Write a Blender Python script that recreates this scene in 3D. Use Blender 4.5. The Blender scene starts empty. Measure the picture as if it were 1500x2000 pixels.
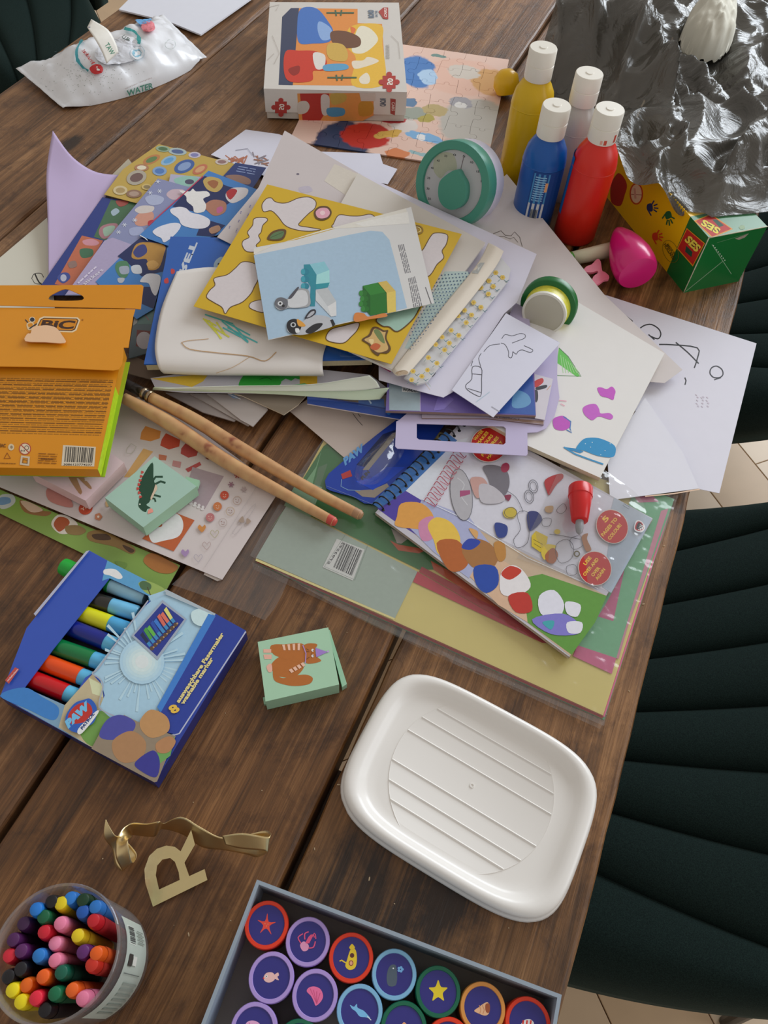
import bpy, bmesh, math, random
from mathutils import Vector, Matrix, noise
from mathutils.geometry import tessellate_polygon
from mathutils.bvhtree import BVHTree
SC = bpy.context.scene
COL = SC.collection
PI = math.pi
random.seed(7)
# ------------------------------------------------------------------ camera, world, lights, exposure
TT = 0.76            # height of the table top above the floor (m)
CH = 0.56            # camera height above the table top
F = 1500.0           # focal length in pixels of the 1500 x 2000 frame
AX = Vector((0.91856245, 0.34890807, -0.1857584))    # table's cross axis, seen in camera axes
AY = Vector((0.39287606, -0.75418172, 0.52617329))   # table's long axis
AZ = Vector((0.04349052, -0.55630306, -0.82984064))  # up
CAM = Vector((0, 0, TT + CH))
cam = bpy.data.objects.new('camera', bpy.data.cameras.new('camera'))
COL.objects.link(cam)
cam.data.sensor_fit = 'VERTICAL'; cam.data.sensor_height = 36; cam.data.lens = 27
cam.data.clip_start = 0.02
cam.matrix_world = Matrix(((AX.x, -AX.y, -AX.z, CAM.x), (AY.x, -AY.y, -AY.z, CAM.y), (AZ.x, -AZ.y, -AZ.z, CAM.z), (0, 0, 0, 1)))
SC.camera = cam
wd = bpy.data.worlds.new('room_light'); SC.world = wd; wd.use_nodes = True
wd.node_tree.nodes['Background'].inputs[0].default_value = (1.0, 0.93, 0.86, 1)
wd.node_tree.nodes['Background'].inputs[1].default_value = 0.46
def area(name, loc, target, sx, sy, power, color):
    l = bpy.data.lights.new(name, 'AREA'); l.shape = 'RECTANGLE'; l.size = sx; l.size_y = sy; l.energy = power; l.color = color
    o = bpy.data.objects.new(name, l); COL.objects.link(o); o.location = loc
    o.rotation_euler = (Vector(target) - Vector(loc)).to_track_quat('-Z', 'Y').to_euler()
    return o
area('window_daylight', (0.9, 3.5, 2.15), (-0.1, 0.6, 0.76), 2.2, 1.7, 95, (0.86, 0.93, 1.0))
area('side_window_daylight', (2.9, 1.0, 1.9), (0.1, 0.7, 0.7), 1.4, 1.4, 16, (0.90, 0.94, 1.0))
SC.view_settings.view_transform = 'Standard'; SC.view_settings.look = 'None'
SC.view_settings.gamma = 1; SC.view_settings.exposure = 0.0
SC.view_settings.use_curve_mapping = False
# ------------------------------------------------------------------ geometry from the calibrated view
def ray(px, py):
    r = Vector((px - 750, py - 1000, F))
    return Vector((AX.dot(r), AY.dot(r), AZ.dot(r)))
def W(px, py, h=0.0):
    """point at height h above the table top that the photograph shows at px, py"""
    r = ray(px, py)
    return CAM + r * ((h - CH) / r.z)
def Z(x0, y0, s):
    return lambda *a: [(x0 + a[i] / s, y0 + a[i + 1] / s) for i in range(0, len(a), 2)]
zA = Z(0, 0, 3); zB = Z(480, 0, 2.8846); zC = Z(950, 0, 2.7273); zD = Z(0, 240, 3); zE = Z(350, 240, 3)
zF = Z(700, 300, 3); zG = Z(1000, 400, 3); zH = Z(250, 600, 2.7273); zI = Z(0, 540, 3.75); zJ = Z(0, 800, 2.5)
zK = Z(600, 720, 3); zL = Z(900, 800, 3); zM = Z(0, 1060, 2.8846); zN = Z(480, 860, 1.7442); zO = Z(0, 1560, 2.6786)
zP = Z(380, 1680, 1.9231); zQ = Z(480, 1200, 1.9737); zS = Z(700, 520, 3.75); zT = Z(150, 280, 3.75)
zU = Z(600, 760, 5); zV = Z(1000, 180, 5); zX = Z(780, 250, 5); zY = Z(1160, 320, 4.4118)
class Pl:
    """a plane in the scene; hit() finds the point of it seen at a pixel"""
    def __init__(s, a, b=None, c=None):
        if b is None:
            s.p = Vector((0, 0, TT + a)); s.n = Vector((0, 0, 1))
        else:
            s.p = a.copy(); s.n = (b - a).cross(c - a).normalized()
            if s.n.dot(CAM - a) < 0: s.n = -s.n
    def hit(s, px, py, off=0.0):
        r = ray(px, py); q = s.p + s.n * off
        return CAM + r * ((q - CAM).dot(s.n) / r.dot(s.n))
class Drape:
    """a curved surface; hit() lays ink onto it"""
    def __init__(s, verts, faces):
        s.t = BVHTree.FromPolygons([tuple(v) for v in verts], faces)
    def hit(s, px, py, off=0.0):
        r = ray(px, py).normalized()
        loc, nor, i, d = s.t.ray_cast(CAM, r)
        if loc is None:
            return None
        if nor.dot(r) > 0: nor = -nor
        return loc + nor * (off + 0.0002)
# ------------------------------------------------------------------ materials
def lin(v): return v / 12.92 if v <= 0.04045 else ((v + 0.055) / 1.055) ** 2.4
GAIN = 1.22
def rgb(h, g=None):
    g = GAIN if g is None else g
    return tuple(min(0.9, lin(int(h[i:i + 2], 16) / 255) * g) for i in (0, 2, 4))
_m = {}
def base_mat(name):
    m = bpy.data.materials.new(name); m.use_nodes = True
    return m, m.node_tree, m.node_tree.nodes['Principled BSDF']
def M(h, rough=0.55, var=0.06, bump=0.05, scale=160, spec=0.5, coat=0.0, sheen=0.0, metal=0.0, g=None, name='surface', trans=0.0, sss=0.0):
    k = (h, rough, var, bump, scale, spec, coat, sheen, metal, g, trans, sss)
    if k in _m: return _m[k]
    m, nt, b = base_mat(name)
    c = rgb(h, g)
    tc = nt.nodes.new('ShaderNodeTexCoord'); no = nt.nodes.new('ShaderNodeTexNoise')
    no.inputs['Scale'].default_value = scale; no.inputs['Detail'].default_value = 4
    nt.links.new(tc.outputs['Object'], no.inputs['Vector'])
    mx = nt.nodes.new('ShaderNodeMix'); mx.data_type = 'RGBA'
    mx.inputs[6].default_value = (*[x * (1 - var) for x in c], 1); mx.inputs[7].default_value = (*[min(0.95, x * (1 + var)) for x in c], 1)
    nt.links.new(no.outputs['Fac'], mx.inputs[0]); nt.links.new(mx.outputs[2], b.inputs['Base Color'])
    if bump:
        bp = nt.nodes.new('ShaderNodeBump'); bp.inputs['Strength'].default_value = bump; bp.inputs['Distance'].default_value = 0.001
        nt.links.new(no.outputs['Fac'], bp.inputs['Height']); nt.links.new(bp.outputs[0], b.inputs['Normal'])
    b.inputs['Roughness'].default_value = rough; b.inputs['Specular IOR Level'].default_value = spec
    b.inputs['Coat Weight'].default_value = coat; b.inputs['Coat Roughness'].default_value = 0.12
    b.inputs['Metallic'].default_value = metal
    if sheen:
        b.inputs['Sheen Weight'].default_value = sheen; b.inputs['Sheen Roughness'].default_value = 0.35
    if trans: b.inputs['Transmission Weight'].default_value = trans
    if sss:
        b.inputs['Subsurface Weight'].default_value = sss; b.inputs['Subsurface Radius'].default_value = (0.01, 0.01, 0.01); b.inputs['Subsurface Scale'].default_value = 0.4
    _m[k] = m
    return m
def paper(h='d8d4da', g=None): return M(h, 0.75, 0.02, 0.12, 60, 0.25, g=g, name='paper')
def card(h, rough=0.35): return M(h, rough, 0.03, 0.04, 90, 0.5, name='printed_card')
def plastic(h, rough=0.3, g=None): return M(h, rough, 0.03, 0.02, 40, 0.5, g=g, name='plastic')
def ink_mat(rough, name):
    m, nt, b = base_mat(name)
    a = nt.nodes.new('ShaderNodeAttribute'); a.attribute_name = 'Col'
    tc = nt.nodes.new('ShaderNodeTexCoord'); no = nt.nodes.new('ShaderNodeTexNoise'); no.inputs['Scale'].default_value = 300
    nt.links.new(tc.outputs['Object'], no.inputs['Vector'])
    mp = nt.nodes.new('ShaderNodeMapRange'); mp.inputs[3].default_value = 0.93; mp.inputs[4].default_value = 1.05
    nt.links.new(no.outputs['Fac'], mp.inputs[0])
    mu = nt.nodes.new('ShaderNodeVectorMath'); mu.operation = 'SCALE'
    nt.links.new(a.outputs['Color'], mu.inputs[0]); nt.links.new(mp.outputs[0], mu.inputs['Scale'])
    nt.links.new(mu.outputs[0], b.inputs['Base Color']); b.inputs['Roughness'].default_value = rough
    return m
INK = ink_mat(0.6, 'print_matte'); INKG = ink_mat(0.3, 'print_gloss')
def clear_mat(name, tint=(1, 1, 1), rough=0.12, gloss=0.10, bump=0.0, bscale=30, haze=0.0):
    m = bpy.data.materials.new(name); m.use_nodes = True; nt = m.node_tree; nt.nodes.clear()
    out = nt.nodes.new('ShaderNodeOutputMaterial'); tr = nt.nodes.new('ShaderNodeBsdfTransparent'); gl = nt.nodes.new('ShaderNodeBsdfGlossy')
    tr.inputs[0].default_value = (*tint, 1); gl.inputs['Roughness'].default_value = rough
    lw = nt.nodes.new('ShaderNodeLayerWeight'); lw.inputs[0].default_value = 0.5      # thin film: the same from both sides
    pw = nt.nodes.new('ShaderNodeMath'); pw.operation = 'POWER'; pw.inputs[1].default_value = 4.0; nt.links.new(lw.outputs['Facing'], pw.inputs[0])
    sc = nt.nodes.new('ShaderNodeMath'); sc.operation = 'MULTIPLY'; sc.inputs[1].default_value = 0.7; nt.links.new(pw.outputs[0], sc.inputs[0])
    ad = nt.nodes.new('ShaderNodeMath'); ad.operation = 'ADD'; ad.inputs[1].default_value = gloss; ad.use_clamp = True
    nt.links.new(sc.outputs[0], ad.inputs[0])
    mx = nt.nodes.new('ShaderNodeMixShader'); nt.links.new(ad.outputs[0], mx.inputs[0]); nt.links.new(tr.outputs[0], mx.inputs[1]); nt.links.new(gl.outputs[0], mx.inputs[2])
    last = mx
    if haze:
        df = nt.nodes.new('ShaderNodeBsdfDiffuse'); df.inputs[0].default_value = (0.8, 0.8, 0.8, 1)
        m2 = nt.nodes.new('ShaderNodeMixShader'); m2.inputs[0].default_value = haze
        nt.links.new(mx.outputs[0], m2.inputs[1]); nt.links.new(df.outputs[0], m2.inputs[2]); last = m2
    if bump:
        tc = nt.nodes.new('ShaderNodeTexCoord'); no = nt.nodes.new('ShaderNodeTexNoise'); no.inputs['Scale'].default_value = bscale; no.inputs['Detail'].default_value = 2.2
        nt.links.new(tc.outputs['Object'], no.inputs['Vector'])
        bp = nt.nodes.new('ShaderNodeBump'); bp.inputs['Strength'].default_value = bump; bp.inputs['Distance'].default_value = 0.01
        nt.links.new(no.outputs['Fac'], bp.inputs['Height']); nt.links.new(bp.outputs[0], gl.inputs['Normal'])
    nt.links.new(last.outputs[0], out.inputs[0])
    return m
CLEAR = clear_mat('clear_plastic', (0.97, 0.97, 0.97), 0.10, 0.09, 0.5, 40, haze=0.05)
FILM = clear_mat('clear_film', (0.96, 0.96, 0.96), 0.16, 0.06, 0.7, 38, haze=0.05)
# ------------------------------------------------------------------ objects
def mk(name, verts, faces, mats, parent=None, fm=None, smooth=False, colors=None):
    if not isinstance(mats, (list, tuple)): mats = [mats]
    if parent is not None:
        o0 = root_loc(parent)
    else:
        n = len(verts)
        o0 = Vector((sum(v[0] for v in verts) / n, sum(v[1] for v in verts) / n, min(v[2] for v in verts)))
    me = bpy.data.meshes.new(name)
    me.from_pydata([tuple(Vector(v) - o0) for v in verts], [], faces)
    for m in mats: me.materials.append(m)
    if fm: me.polygons.foreach_set('material_index', fm)
    if smooth: me.polygons.foreach_set('use_smooth', [True] * len(faces))
    if colors:
        ca = me.color_attributes.new('Col', 'FLOAT_COLOR', 'CORNER')
        buf = []
        for p, c in zip(me.polygons, colors):
            for _ in range(p.loop_total): buf.extend((*c, 1.0))
        ca.data.foreach_set('color', buf)
    me.update()
    o = bpy.data.objects.new(name, me); COL.objects.link(o)
    if parent is not None:
        o.parent = parent
    else:
        o.location = o0
    return o
def root_loc(o):
    v = Vector(o.location)
    while o.parent: o = o.parent; v += Vector(o.location)
    return v
def empty(name, loc):
    o = bpy.data.objects.new(name, None); COL.objects.link(o); o.location = loc; o.empty_display_size = 0.02
    return o
def tag(o, label, cat=None, group=None, kind=None):
    if label: o['label'] = label
    if cat: o['category'] = cat
    if group: o['group'] = group
    if kind: o['kind'] = kind
    return o
def orient(pts):
    """make the polygon run so that its normal faces up"""
    a = 0
    for i in range(len(pts)):
        p, q = pts[i], pts[(i + 1) % len(pts)]; a += p[0] * q[1] - q[0] * p[1]
    return pts if a > 0 else pts[::-1]
def slab(name, px, h, t, mat, parent=None, plane=None, side=None, holes=None, smooth=False):
    """a flat sheet: outline given where the photograph shows it, at height h (number, or three heights of three corners)"""
    if plane is None:
        if isinstance(h, (tuple, list)):
            plane = Pl(*[W(*px[i], hh) for i, hh in h])
        else: plane = Pl(h)
    top = [plane.hit(*p) for p in px]
    top = orient(top)
    n = plane.n
    loops = [top]
    for hl in holes or []:
        q = orient([plane.hit(*p) for p in hl])[::-1]; loops.append(q)
    flat = [v for l in loops for v in l]; k = len(flat)
    V = flat + [v - n * t for v in flat]; Fc = []; fm = []
    tri = tessellate_polygon([[Vector(v) for v in l] for l in loops]) if (holes or len(top) > 4) else None
    if tri:
        for a, b, c in tri:
            nn = (flat[b] - flat[a]).cross(flat[c] - flat[a])
            if nn.dot(n) < 0: a, b, c = a, c, b
            Fc.append((a, b, c)); Fc.append((a + k, c + k, b + k)); fm += [0, 1 if side else 0]
    else:
        Fc.append(tuple(range(k))); Fc.append(tuple(range(2 * k - 1, k - 1, -1))); fm += [0, 1 if side else 0]
    o = 0
    for l in loops:
        m = len(l)
        for i in range(m):
            j = (i + 1) % m
            Fc.append((o + i, o + i + k, o + j + k, o + j)); fm.append(1 if side else 0)
        o += m
    ob = mk(name, V, Fc, [mat, side] if side else mat, parent, fm, smooth)
    return ob, plane
def cr(p, t):
    """Catmull-Rom through a list of vectors"""
    n = len(p) - 1; f = min(max(t, 0), 1) * n; i = min(int(f), n - 1); f -= i
    a = p[max(i - 1, 0)]; b = p[i]; c = p[i + 1]; d = p[min(i + 2, n)]
    return 0.5 * ((2 * b) + (c - a) * f + (2 * a - 5 * b + 4 * c - d) * f * f + (3 * b - a - 3 * c + d) * f ** 3)
def smoothpx(pts, n=6, closed=True):
    P = [Vector((x, y)) for x, y in pts]; out = []
    m = len(P)
    for i in range(m if closed else m - 1):
        a = P[(i - 1) % m] if closed or i > 0 else P[i]; b = P[i]; c = P[(i + 1) % m]; d = P[(i + 2) % m] if closed or i + 2 < m else P[i + 1]
        for k in range(n):
            f = k / n
            v = 0.5 * ((2 * b) + (c - a) * f + (2 * a - 5 * b + 4 * c - d) * f * f + (3 * b - a - 3 * c + d) * f ** 3)
            out.append((v.x, v.y))
    if not closed: out.append(pts[-1])
    return out
def curved(name, grid, mat, t=0.0004, nu=18, nv=18, parent=None, wob=0.0):
    """a bent sheet through a grid of (px, py, h)"""
    G = [[W(*p) for p in row] for row in grid]
    V = []
    for i in range(nu + 1):
        rowp = [cr([G[r][c] for r in range(len(G))], i / nu) for c in range(len(G[0]))]
        for j in range(nv + 1):
            v = cr(rowp, j / nv)
            if wob: v = v + Vector((0, 0, wob * noise.noise(v * 25)))
            V.append(v)
    Fc = []
    for i in range(nu):
        for j in range(nv):
            a = i * (nv + 1) + j
            f = (a, a + 1, a + nv + 2, a + nv + 1)
            Fc.append(f)
    n0 = (V[Fc[0][1]] - V[Fc[0][0]]).cross(V[Fc[0][2]] - V[Fc[0][0]])
    if n0.z < 0: Fc = [f[::-1] for f in Fc]
    d = Drape(V, Fc)
    o = mk(name, V, Fc, mat, parent, smooth=True)
    if mat in (CLEAR, FILM): return o, d
    md = o.modifiers.new('thickness', 'SOLIDIFY'); md.thickness = t; md.offset = -1
    return o, d
_tx = {}
def text_mesh(s, bold=0.0):
    k = (s, bold)
    if k in _tx: return _tx[k]
    cu = bpy.data.curves.new('lettering', 'FONT'); cu.body = s; cu.offset = bold; cu.resolution_u = 3
    ob = bpy.data.objects.new('lettering', cu); COL.objects.link(ob)
    dg = bpy.context.evaluated_depsgraph_get()
    me = bpy.data.meshes.new_from_object(ob.evaluated_get(dg))
    v = [(p.co.x, p.co.y) for p in me.vertices]; f = [tuple(p.vertices) for p in me.polygons]
    bpy.data.objects.remove(ob); bpy.data.meshes.remove(me); bpy.data.curves.remove(cu)
    x0 = min(a for a, b in v); x1 = max(a for a, b in v); y0 = min(b for a, b in v); y1 = max(b for a, b in v)
    v = [((a - x0) / (x1 - x0), (b - y0) / (y1 - y0)) for a, b in v]
    _tx[k] = (v, f)
    return _tx[k]
class Ink:
    """flat print on a surface, drawn as thin coloured shapes"""
    def __init__(s, surf, step=2e-5, gain=None):
        s.s = surf; s.V = []; s.F = []; s.C = []; s.off = 3e-5; s.step = step; s.g = gain; s.curved = isinstance(surf, Drape)
    def _add(s, pts, faces, col):
        s.off += s.step
        c = rgb(col, s.g) if isinstance(col, str) else col
        q = [s.s.hit(*p, s.off) for p in pts]
        k = len(s.V)
        for f in faces:
            if any(q[i] is None for i in f): continue
            a, b, d = q[f[0]], q[f[1]], q[f[2]]
            if (b - a).cross(d - a).dot(CAM - a) < 0: f = tuple(f)[::-1]
            s.F.append(tuple(i + k for i in f)); s.C.append(c)
        s.V += [x if x is not None else Vector((0, 0, TT)) for x in q]
    def poly(s, pts, col):
        T = tessellate_polygon([[Vector((x, y, 0)) for x, y in pts]]); pts = list(pts)
        if s.curved:
            tris = [tuple(t) for t in T]; out = []
            while tris:
                t = tris.pop(); a, b, c = [Vector(pts[i]) for i in t]
                L = [((a - b).length, 0), ((b - c).length, 1), ((c - a).length, 2)]; m = max(L)
                if m[0] > 9 and len(out) + len(tris) < 3000:
                    i = m[1]; p, q, r = t[i], t[(i + 1) % 3], t[(i + 2) % 3]
                    mid = (Vector(pts[p]) + Vector(pts[q])) / 2; pts.append((mid.x, mid.y)); k = len(pts) - 1
                    tris += [(p, k, r), (k, q, r)]
                else: out.append(t)
            T = out
        s._add(pts, T, col)
    def blob(s, pts, col, n=5): s.poly(smoothpx(pts, n), col)
    def ell(s, cx, cy, rx, ry, col, rot=0, n=20):
        c, d = math.cos(rot), math.sin(rot)
        s.poly([(cx + rx * math.cos(t) * c - ry * math.sin(t) * d, cy + rx * math.cos(t) * d + ry * math.sin(t) * c) for t in [2 * PI * i / n for i in range(n)]], col)
    def line(s, pts, w, col, closed=False, sm=0):
        if sm: pts = smoothpx(pts, sm, closed)
        P = [Vector(p) for p in pts]; n = len(P); L = []
        for i in range(n):
            a = P[(i - 1) % n] if closed or i > 0 else P[i]; b = P[(i + 1) % n] if closed or i < n - 1 else P[i]
            d = (b - a); d = d.normalized() if d.length > 0 else Vector((1, 0)); nn = Vector((-d.y, d.x)) * w / 2
            L += [tuple(P[i] + nn), tuple(P[i] - nn)]
        fs = [(2 * i, 2 * i + 1, 2 * ((i + 1) % n) + 1, 2 * ((i + 1) % n)) for i in range(n if closed else n - 1)]
        s._add(L, fs, col)
    def oline(s, pts, w, col, sm=0): s.line(pts, w, col, True, sm)
    def ring(s, cx, cy, rx, ry, w, col, rot=0, n=22):
        c, d = math.cos(rot), math.sin(rot)
        s.line([(cx + rx * math.cos(t) * c - ry * math.sin(t) * d, cy + rx * math.cos(t) * d + ry * math.sin(t) * c) for t in [2 * PI * i / n for i in range(n)]], w, col, True)
    def text(s, st, o, e, up, col, bold=0.02):
        v, f = text_mesh(st, bold)
        s._add([(o[0] + (e[0] - o[0]) * a + up[0] * b, o[1] + (e[1] - o[1]) * a + up[1] * b) for a, b in v], f, col)
    def bars(s, quad, n, col='202020', seed=3):
        rn = random.Random(seed); A, B, C_, D = [Vector(p) for p in quad]; t = 0
        w = [rn.choice((1, 1, 2, 3)) for _ in range(2 * n)]; T = sum(w); s.off += s.step; V = []; Fs = []
        for i in range(n):
            a = t / T; b = (t + w[2 * i]) / T; t += w[2 * i] + w[2 * i + 1]; k = len(V)
            V += [tuple(A.lerp(B, a)), tuple(A.lerp(B, b)), tuple(D.lerp(C_, b)), tuple(D.lerp(C_, a))]; Fs.append((k, k + 1, k + 2, k + 3))
        s._add(V, Fs, col)
    def rows(s, quad, n, col, fill=0.55, seed=1, seg=6):
        """lines of tiny lettering too small to read"""
        rn = random.Random(seed); A, B, C_, D = [Vector(p) for p in quad]; V = []; Fs = []
        for i in range(n):
            y0 = (i + 0.2) / n; y1 = (i + 0.2 + fill) / n; x = 0
            while x < 1:
                l = rn.uniform(0.5, 1.5) / seg; xe = min(1, x + l * 0.85)
                k = len(V)
                for (a, b) in ((x, y0), (xe, y0), (xe, y1), (x, y1)):
                    V.append(tuple(A.lerp(B, a).lerp(D.lerp(C_, a), b)))
                Fs.append((k, k + 1, k + 2, k + 3)); x += l
        s._add(V, Fs, col)
    def build(s, parent, name='print', mat=None):
        if not s.F: return None
        return mk(name, s.V, s.F, mat or INK, parent, colors=s.C)
def frame_of(d):
    d = d.normalized(); a = Vector((0, 0, 1)) if abs(d.z) < 0.9 else Vector((1, 0, 0))
    u = d.cross(a).normalized(); return u, d.cross(u).normalized()
def tube(name, pts, rad, mat, parent=None, n=10, cap=True, smooth=True, flat=None):
    """tube through points; rad a number or list"""
    if not isinstance(rad, (list, tuple)): rad = [rad] * len(pts)
    V = []; Fc = []; u = None
    for i, p in enumerate(pts):
        d = (pts[min(i + 1, len(pts) - 1)] - pts[max(i - 1, 0)]).normalized()
        if u is None: u, _ = frame_of(d)
        u = (u - d * u.dot(d)).normalized(); v = d.cross(u)
        for k in range(n):
            a = 2 * PI * k / n; V.append(p + (u * math.cos(a) + v * math.sin(a)) * rad[i])
    for i in range(len(pts) - 1):
        for k in range(n):
            a = i * n + k; b = i * n + (k + 1) % n; Fc.append((a, b, b + n, a + n))
    if cap: Fc.append(tuple(range(n))[::-1]); Fc.append(tuple(range((len(pts) - 1) * n, len(pts) * n)))
    return mk(name, V, Fc, mat, parent, smooth=smooth)
def lathe(name, base, axis, prof, mat, parent=None, n=28, smooth=True, capb=True, capt=True, fmats=None):
    """profile of (radius, distance along the axis)"""
    axis = axis.normalized(); u, v = frame_of(axis); V = []; Fc = []; fm = []
    for r, z in prof:
        for k in range(n):
            a = 2 * PI * k / n; V.append(base + axis * z + (u * math.cos(a) + v * math.sin(a)) * r)
    for i in range(len(prof) - 1):
        for k in range(n):
            a = i * n + k; b = i * n + (k + 1) % n; Fc.append((a, b, b + n, a + n)); fm.append(fmats[i] if fmats else 0)
    if capb: Fc.append(tuple(range(n))[::-1]); fm.append(fmats[0] if fmats else 0)
    if capt: Fc.append(tuple(range((len(prof) - 1) * n, len(prof) * n))); fm.append(fmats[-1] if fmats else 0)
    o = mk(name, V, Fc, mat, parent, fm, smooth=smooth)
    if smooth:
        try: o.data.set_sharp_from_angle(angle=math.radians(40))
        except Exception: pass
    return o
def boxmesh(name, c, s, mat, parent=None, rz=0.0, bev=0.0):
    bm = bmesh.new(); bmesh.ops.create_cube(bm, size=1)
    for v in bm.verts: v.co = Vector((v.co.x * s[0], v.co.y * s[1], v.co.z * s[2]))
    if bev: bmesh.ops.bevel(bm, geom=bm.edges[:], offset=bev, segments=2, affect='EDGES')
    R = Matrix.Rotation(rz, 3, 'Z')
    V = [R @ v.co + Vector(c) for v in bm.verts]; bm.verts.index_update(); Fc = [tuple(v.index for v in f.verts) for f in bm.faces]; bm.free()
    return mk(name, V, Fc, mat, parent)
def dup(root, loc=None, rz=None):
    r = root.copy(); COL.objects.link(r)
    if loc is not None: r.location = loc
    if rz is not None: r.rotation_euler = (0, 0, rz)
    for ch in list(root.children):
        c = ch.copy(); COL.objects.link(c); c.parent = r
        for g in list(ch.children):
            d = g.copy(); COL.objects.link(d); d.parent = c
    return r
def sheet(name, px, h, label, cat='paper', mat=None, t=0.0004, group=None, side=None, holes=None):
    o, pl = slab(name, px, h, t, mat or paper(), None, side=side, holes=holes)
    tag(o, label, cat, group)
    return o, pl
def prism(name, px, h0, h1, mat, parent=None, side=None):
    """upright block whose top outline is seen at px"""
    return slab(name, px, h1, h1 - h0, mat, parent, side=side)
TOCAM = lambda p: (CAM - p).normalized()
IX = Vector((AX.x, AY.x, AZ.x)); IY = Vector((AX.y, AY.y, AZ.y))     # the picture's right and down, as scene directions
# ------------------------------------------------------------------ wood
def wood(name, light, mid, dark, seed, gloss=0.42, knots=()):
    m, nt, b = base_mat(name); N = nt.nodes; L = nt.links
    tc = N.new('ShaderNodeTexCoord'); g = N.new('ShaderNodeNewGeometry')
    def noi(scale, vec, det=6, dist=0.0, rough=0.6):
        mp = N.new('ShaderNodeMapping'); mp.inputs['Scale'].default_value = vec; mp.inputs['Location'].default_value = (seed, seed * 2.3, 0)
        L.new(g.outputs['Position'], mp.inputs[0]); n = N.new('ShaderNodeTexNoise'); n.inputs['Scale'].default_value = scale
        n.inputs['Detail'].default_value = det; n.inputs['Distortion'].default_value = dist; n.inputs['Roughness'].default_value = rough
        L.new(mp.outputs[0], n.inputs['Vector']); return n.outputs['Fac']
    grain = noi(1, (95, 5, 20), 6, 0.6); fine = noi(1, (520, 11, 40), 4, 0.3, 0.75); patch = noi(1, (9, 3.2, 9), 4, 1.0); dirt = noi(1, (38, 26, 30), 6, 0.4, 0.75)
    def mth(op, a, b_=None):
        n = N.new('ShaderNodeMath'); n.operation = op
        for i, x in enumerate((a, b_)):
            if x is None: continue
            if isinstance(x, (int, float)): n.inputs[i].default_value = x
            else: L.new(x, n.inputs[i])
        return n.outputs[0]
    f = mth('ADD', mth('MULTIPLY', grain, 0.75), mth('MULTIPLY', fine, 0.55)); f = mth('ADD', f, mth('MULTIPLY', patch, 0.40))
    f = mth('SUBTRACT', f, 0.35)
    for (x, y, r, s) in knots:
        sub = N.new('ShaderNodeVectorMath'); sub.operation = 'SUBTRACT'; sub.inputs[1].default_value = (x, y, TT)
        L.new(g.outputs['Position'], sub.inputs[0])
        mp = N.new('ShaderNodeVectorMath'); mp.operation = 'MULTIPLY'; mp.inputs[1].default_value = (1 / r, 0.55 / r, 0)
        L.new(sub.outputs[0], mp.inputs[0]); ln = N.new('ShaderNodeVectorMath'); ln.operation = 'LENGTH'; L.new(mp.outputs[0], ln.inputs[0])
        w = mth('ADD', ln.outputs['Value'], mth('MULTIPLY', dirt, 0.9)); w = mth('SUBTRACT', 1.55, w); n = N.new('ShaderNodeClamp'); L.new(w, n.inputs[0])
        f = mth('SUBTRACT', f, mth('MULTIPLY', n.outputs[0], s))
    cr_ = N.new('ShaderNodeValToRGB'); L.new(f, cr_.inputs[0]); e = cr_.color_ramp.elements
    e[0].position = 0.22; e[0].color = (*rgb(dark, 1), 1); e[1].position = 0.78; e[1].color = (*rgb(light, 1), 1)
    x = e.new(0.5); x.color = (*rgb(mid, 1), 1)
    mx = N.new('ShaderNodeMix'); mx.data_type = 'RGBA'; mx.blend_type = 'MULTIPLY'
    st = N.new('ShaderNodeValToRGB'); L.new(dirt, st.inputs[0]); st.color_ramp.elements[0].position = 0.36; st.color_ramp.elements[0].color = (0.45, 0.4, 0.36, 1); st.color_ramp.elements[1].position = 0.52; st.color_ramp.elements[1].color = (1, 1, 1, 1)
    mx.inputs[0].default_value = 0.8; L.new(cr_.outputs[0], mx.inputs[6]); L.new(st.outputs[0], mx.inputs[7]); L.new(mx.outputs[2], b.inputs['Base Color'])
    bp = N.new('ShaderNodeBump'); bp.inputs['Strength'].default_value = 0.7; bp.inputs['Distance'].default_value = 0.0016
    L.new(mth('ADD', mth('MULTIPLY', grain, 0.7), mth('MULTIPLY', fine, 0.5)), bp.inputs['Height']); L.new(bp.outputs[0], b.inputs['Normal'])
    rr = mth('ADD', mth('MULTIPLY', dirt, 0.3), gloss - 0.1); L.new(rr, b.inputs['Roughness']); b.inputs['Specular IOR Level'].default_value = 0.55
    return m
# ------------------------------------------------------------------ table
tbl = empty('table', (-0.36, 0.8, 0)); tag(tbl, 'rustic brown table of wide old scaffold planks covered with craft things', 'table')
bounds = [(0.122, -0.0665), (-0.071, -0.2555), (-0.2595, -0.4615), (-0.4632, -0.6590), (-0.6615, -0.855)]
wc = [('b78656', '7a532d', '2e1b0c', 1.3), ('a87748', '6d4622', '28170a', 4.1), ('ae8054', '774f2c', '2d1b0d', 7.7), ('ae845c', '7b5634', '332015', 9.2), ('b08458', '7c5634', '2f1d0e', 12.9)]
kn = [[(W(868, 1750)[0], W(868, 1750)[1], 0.022, 0.5), (W(700, 1770)[0], W(700, 1770)[1], 0.05, 0.22), (0.09, 0.20, 0.018, 0.35)], [(-0.16, 0.33, 0.015, 0.4)], [(-0.36, 0.30, 0.02, 0.3)], [(-0.545, 0.93, 0.012, 0.5)], [(-0.70, 0.70, 0.014, 0.45)]]
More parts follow.
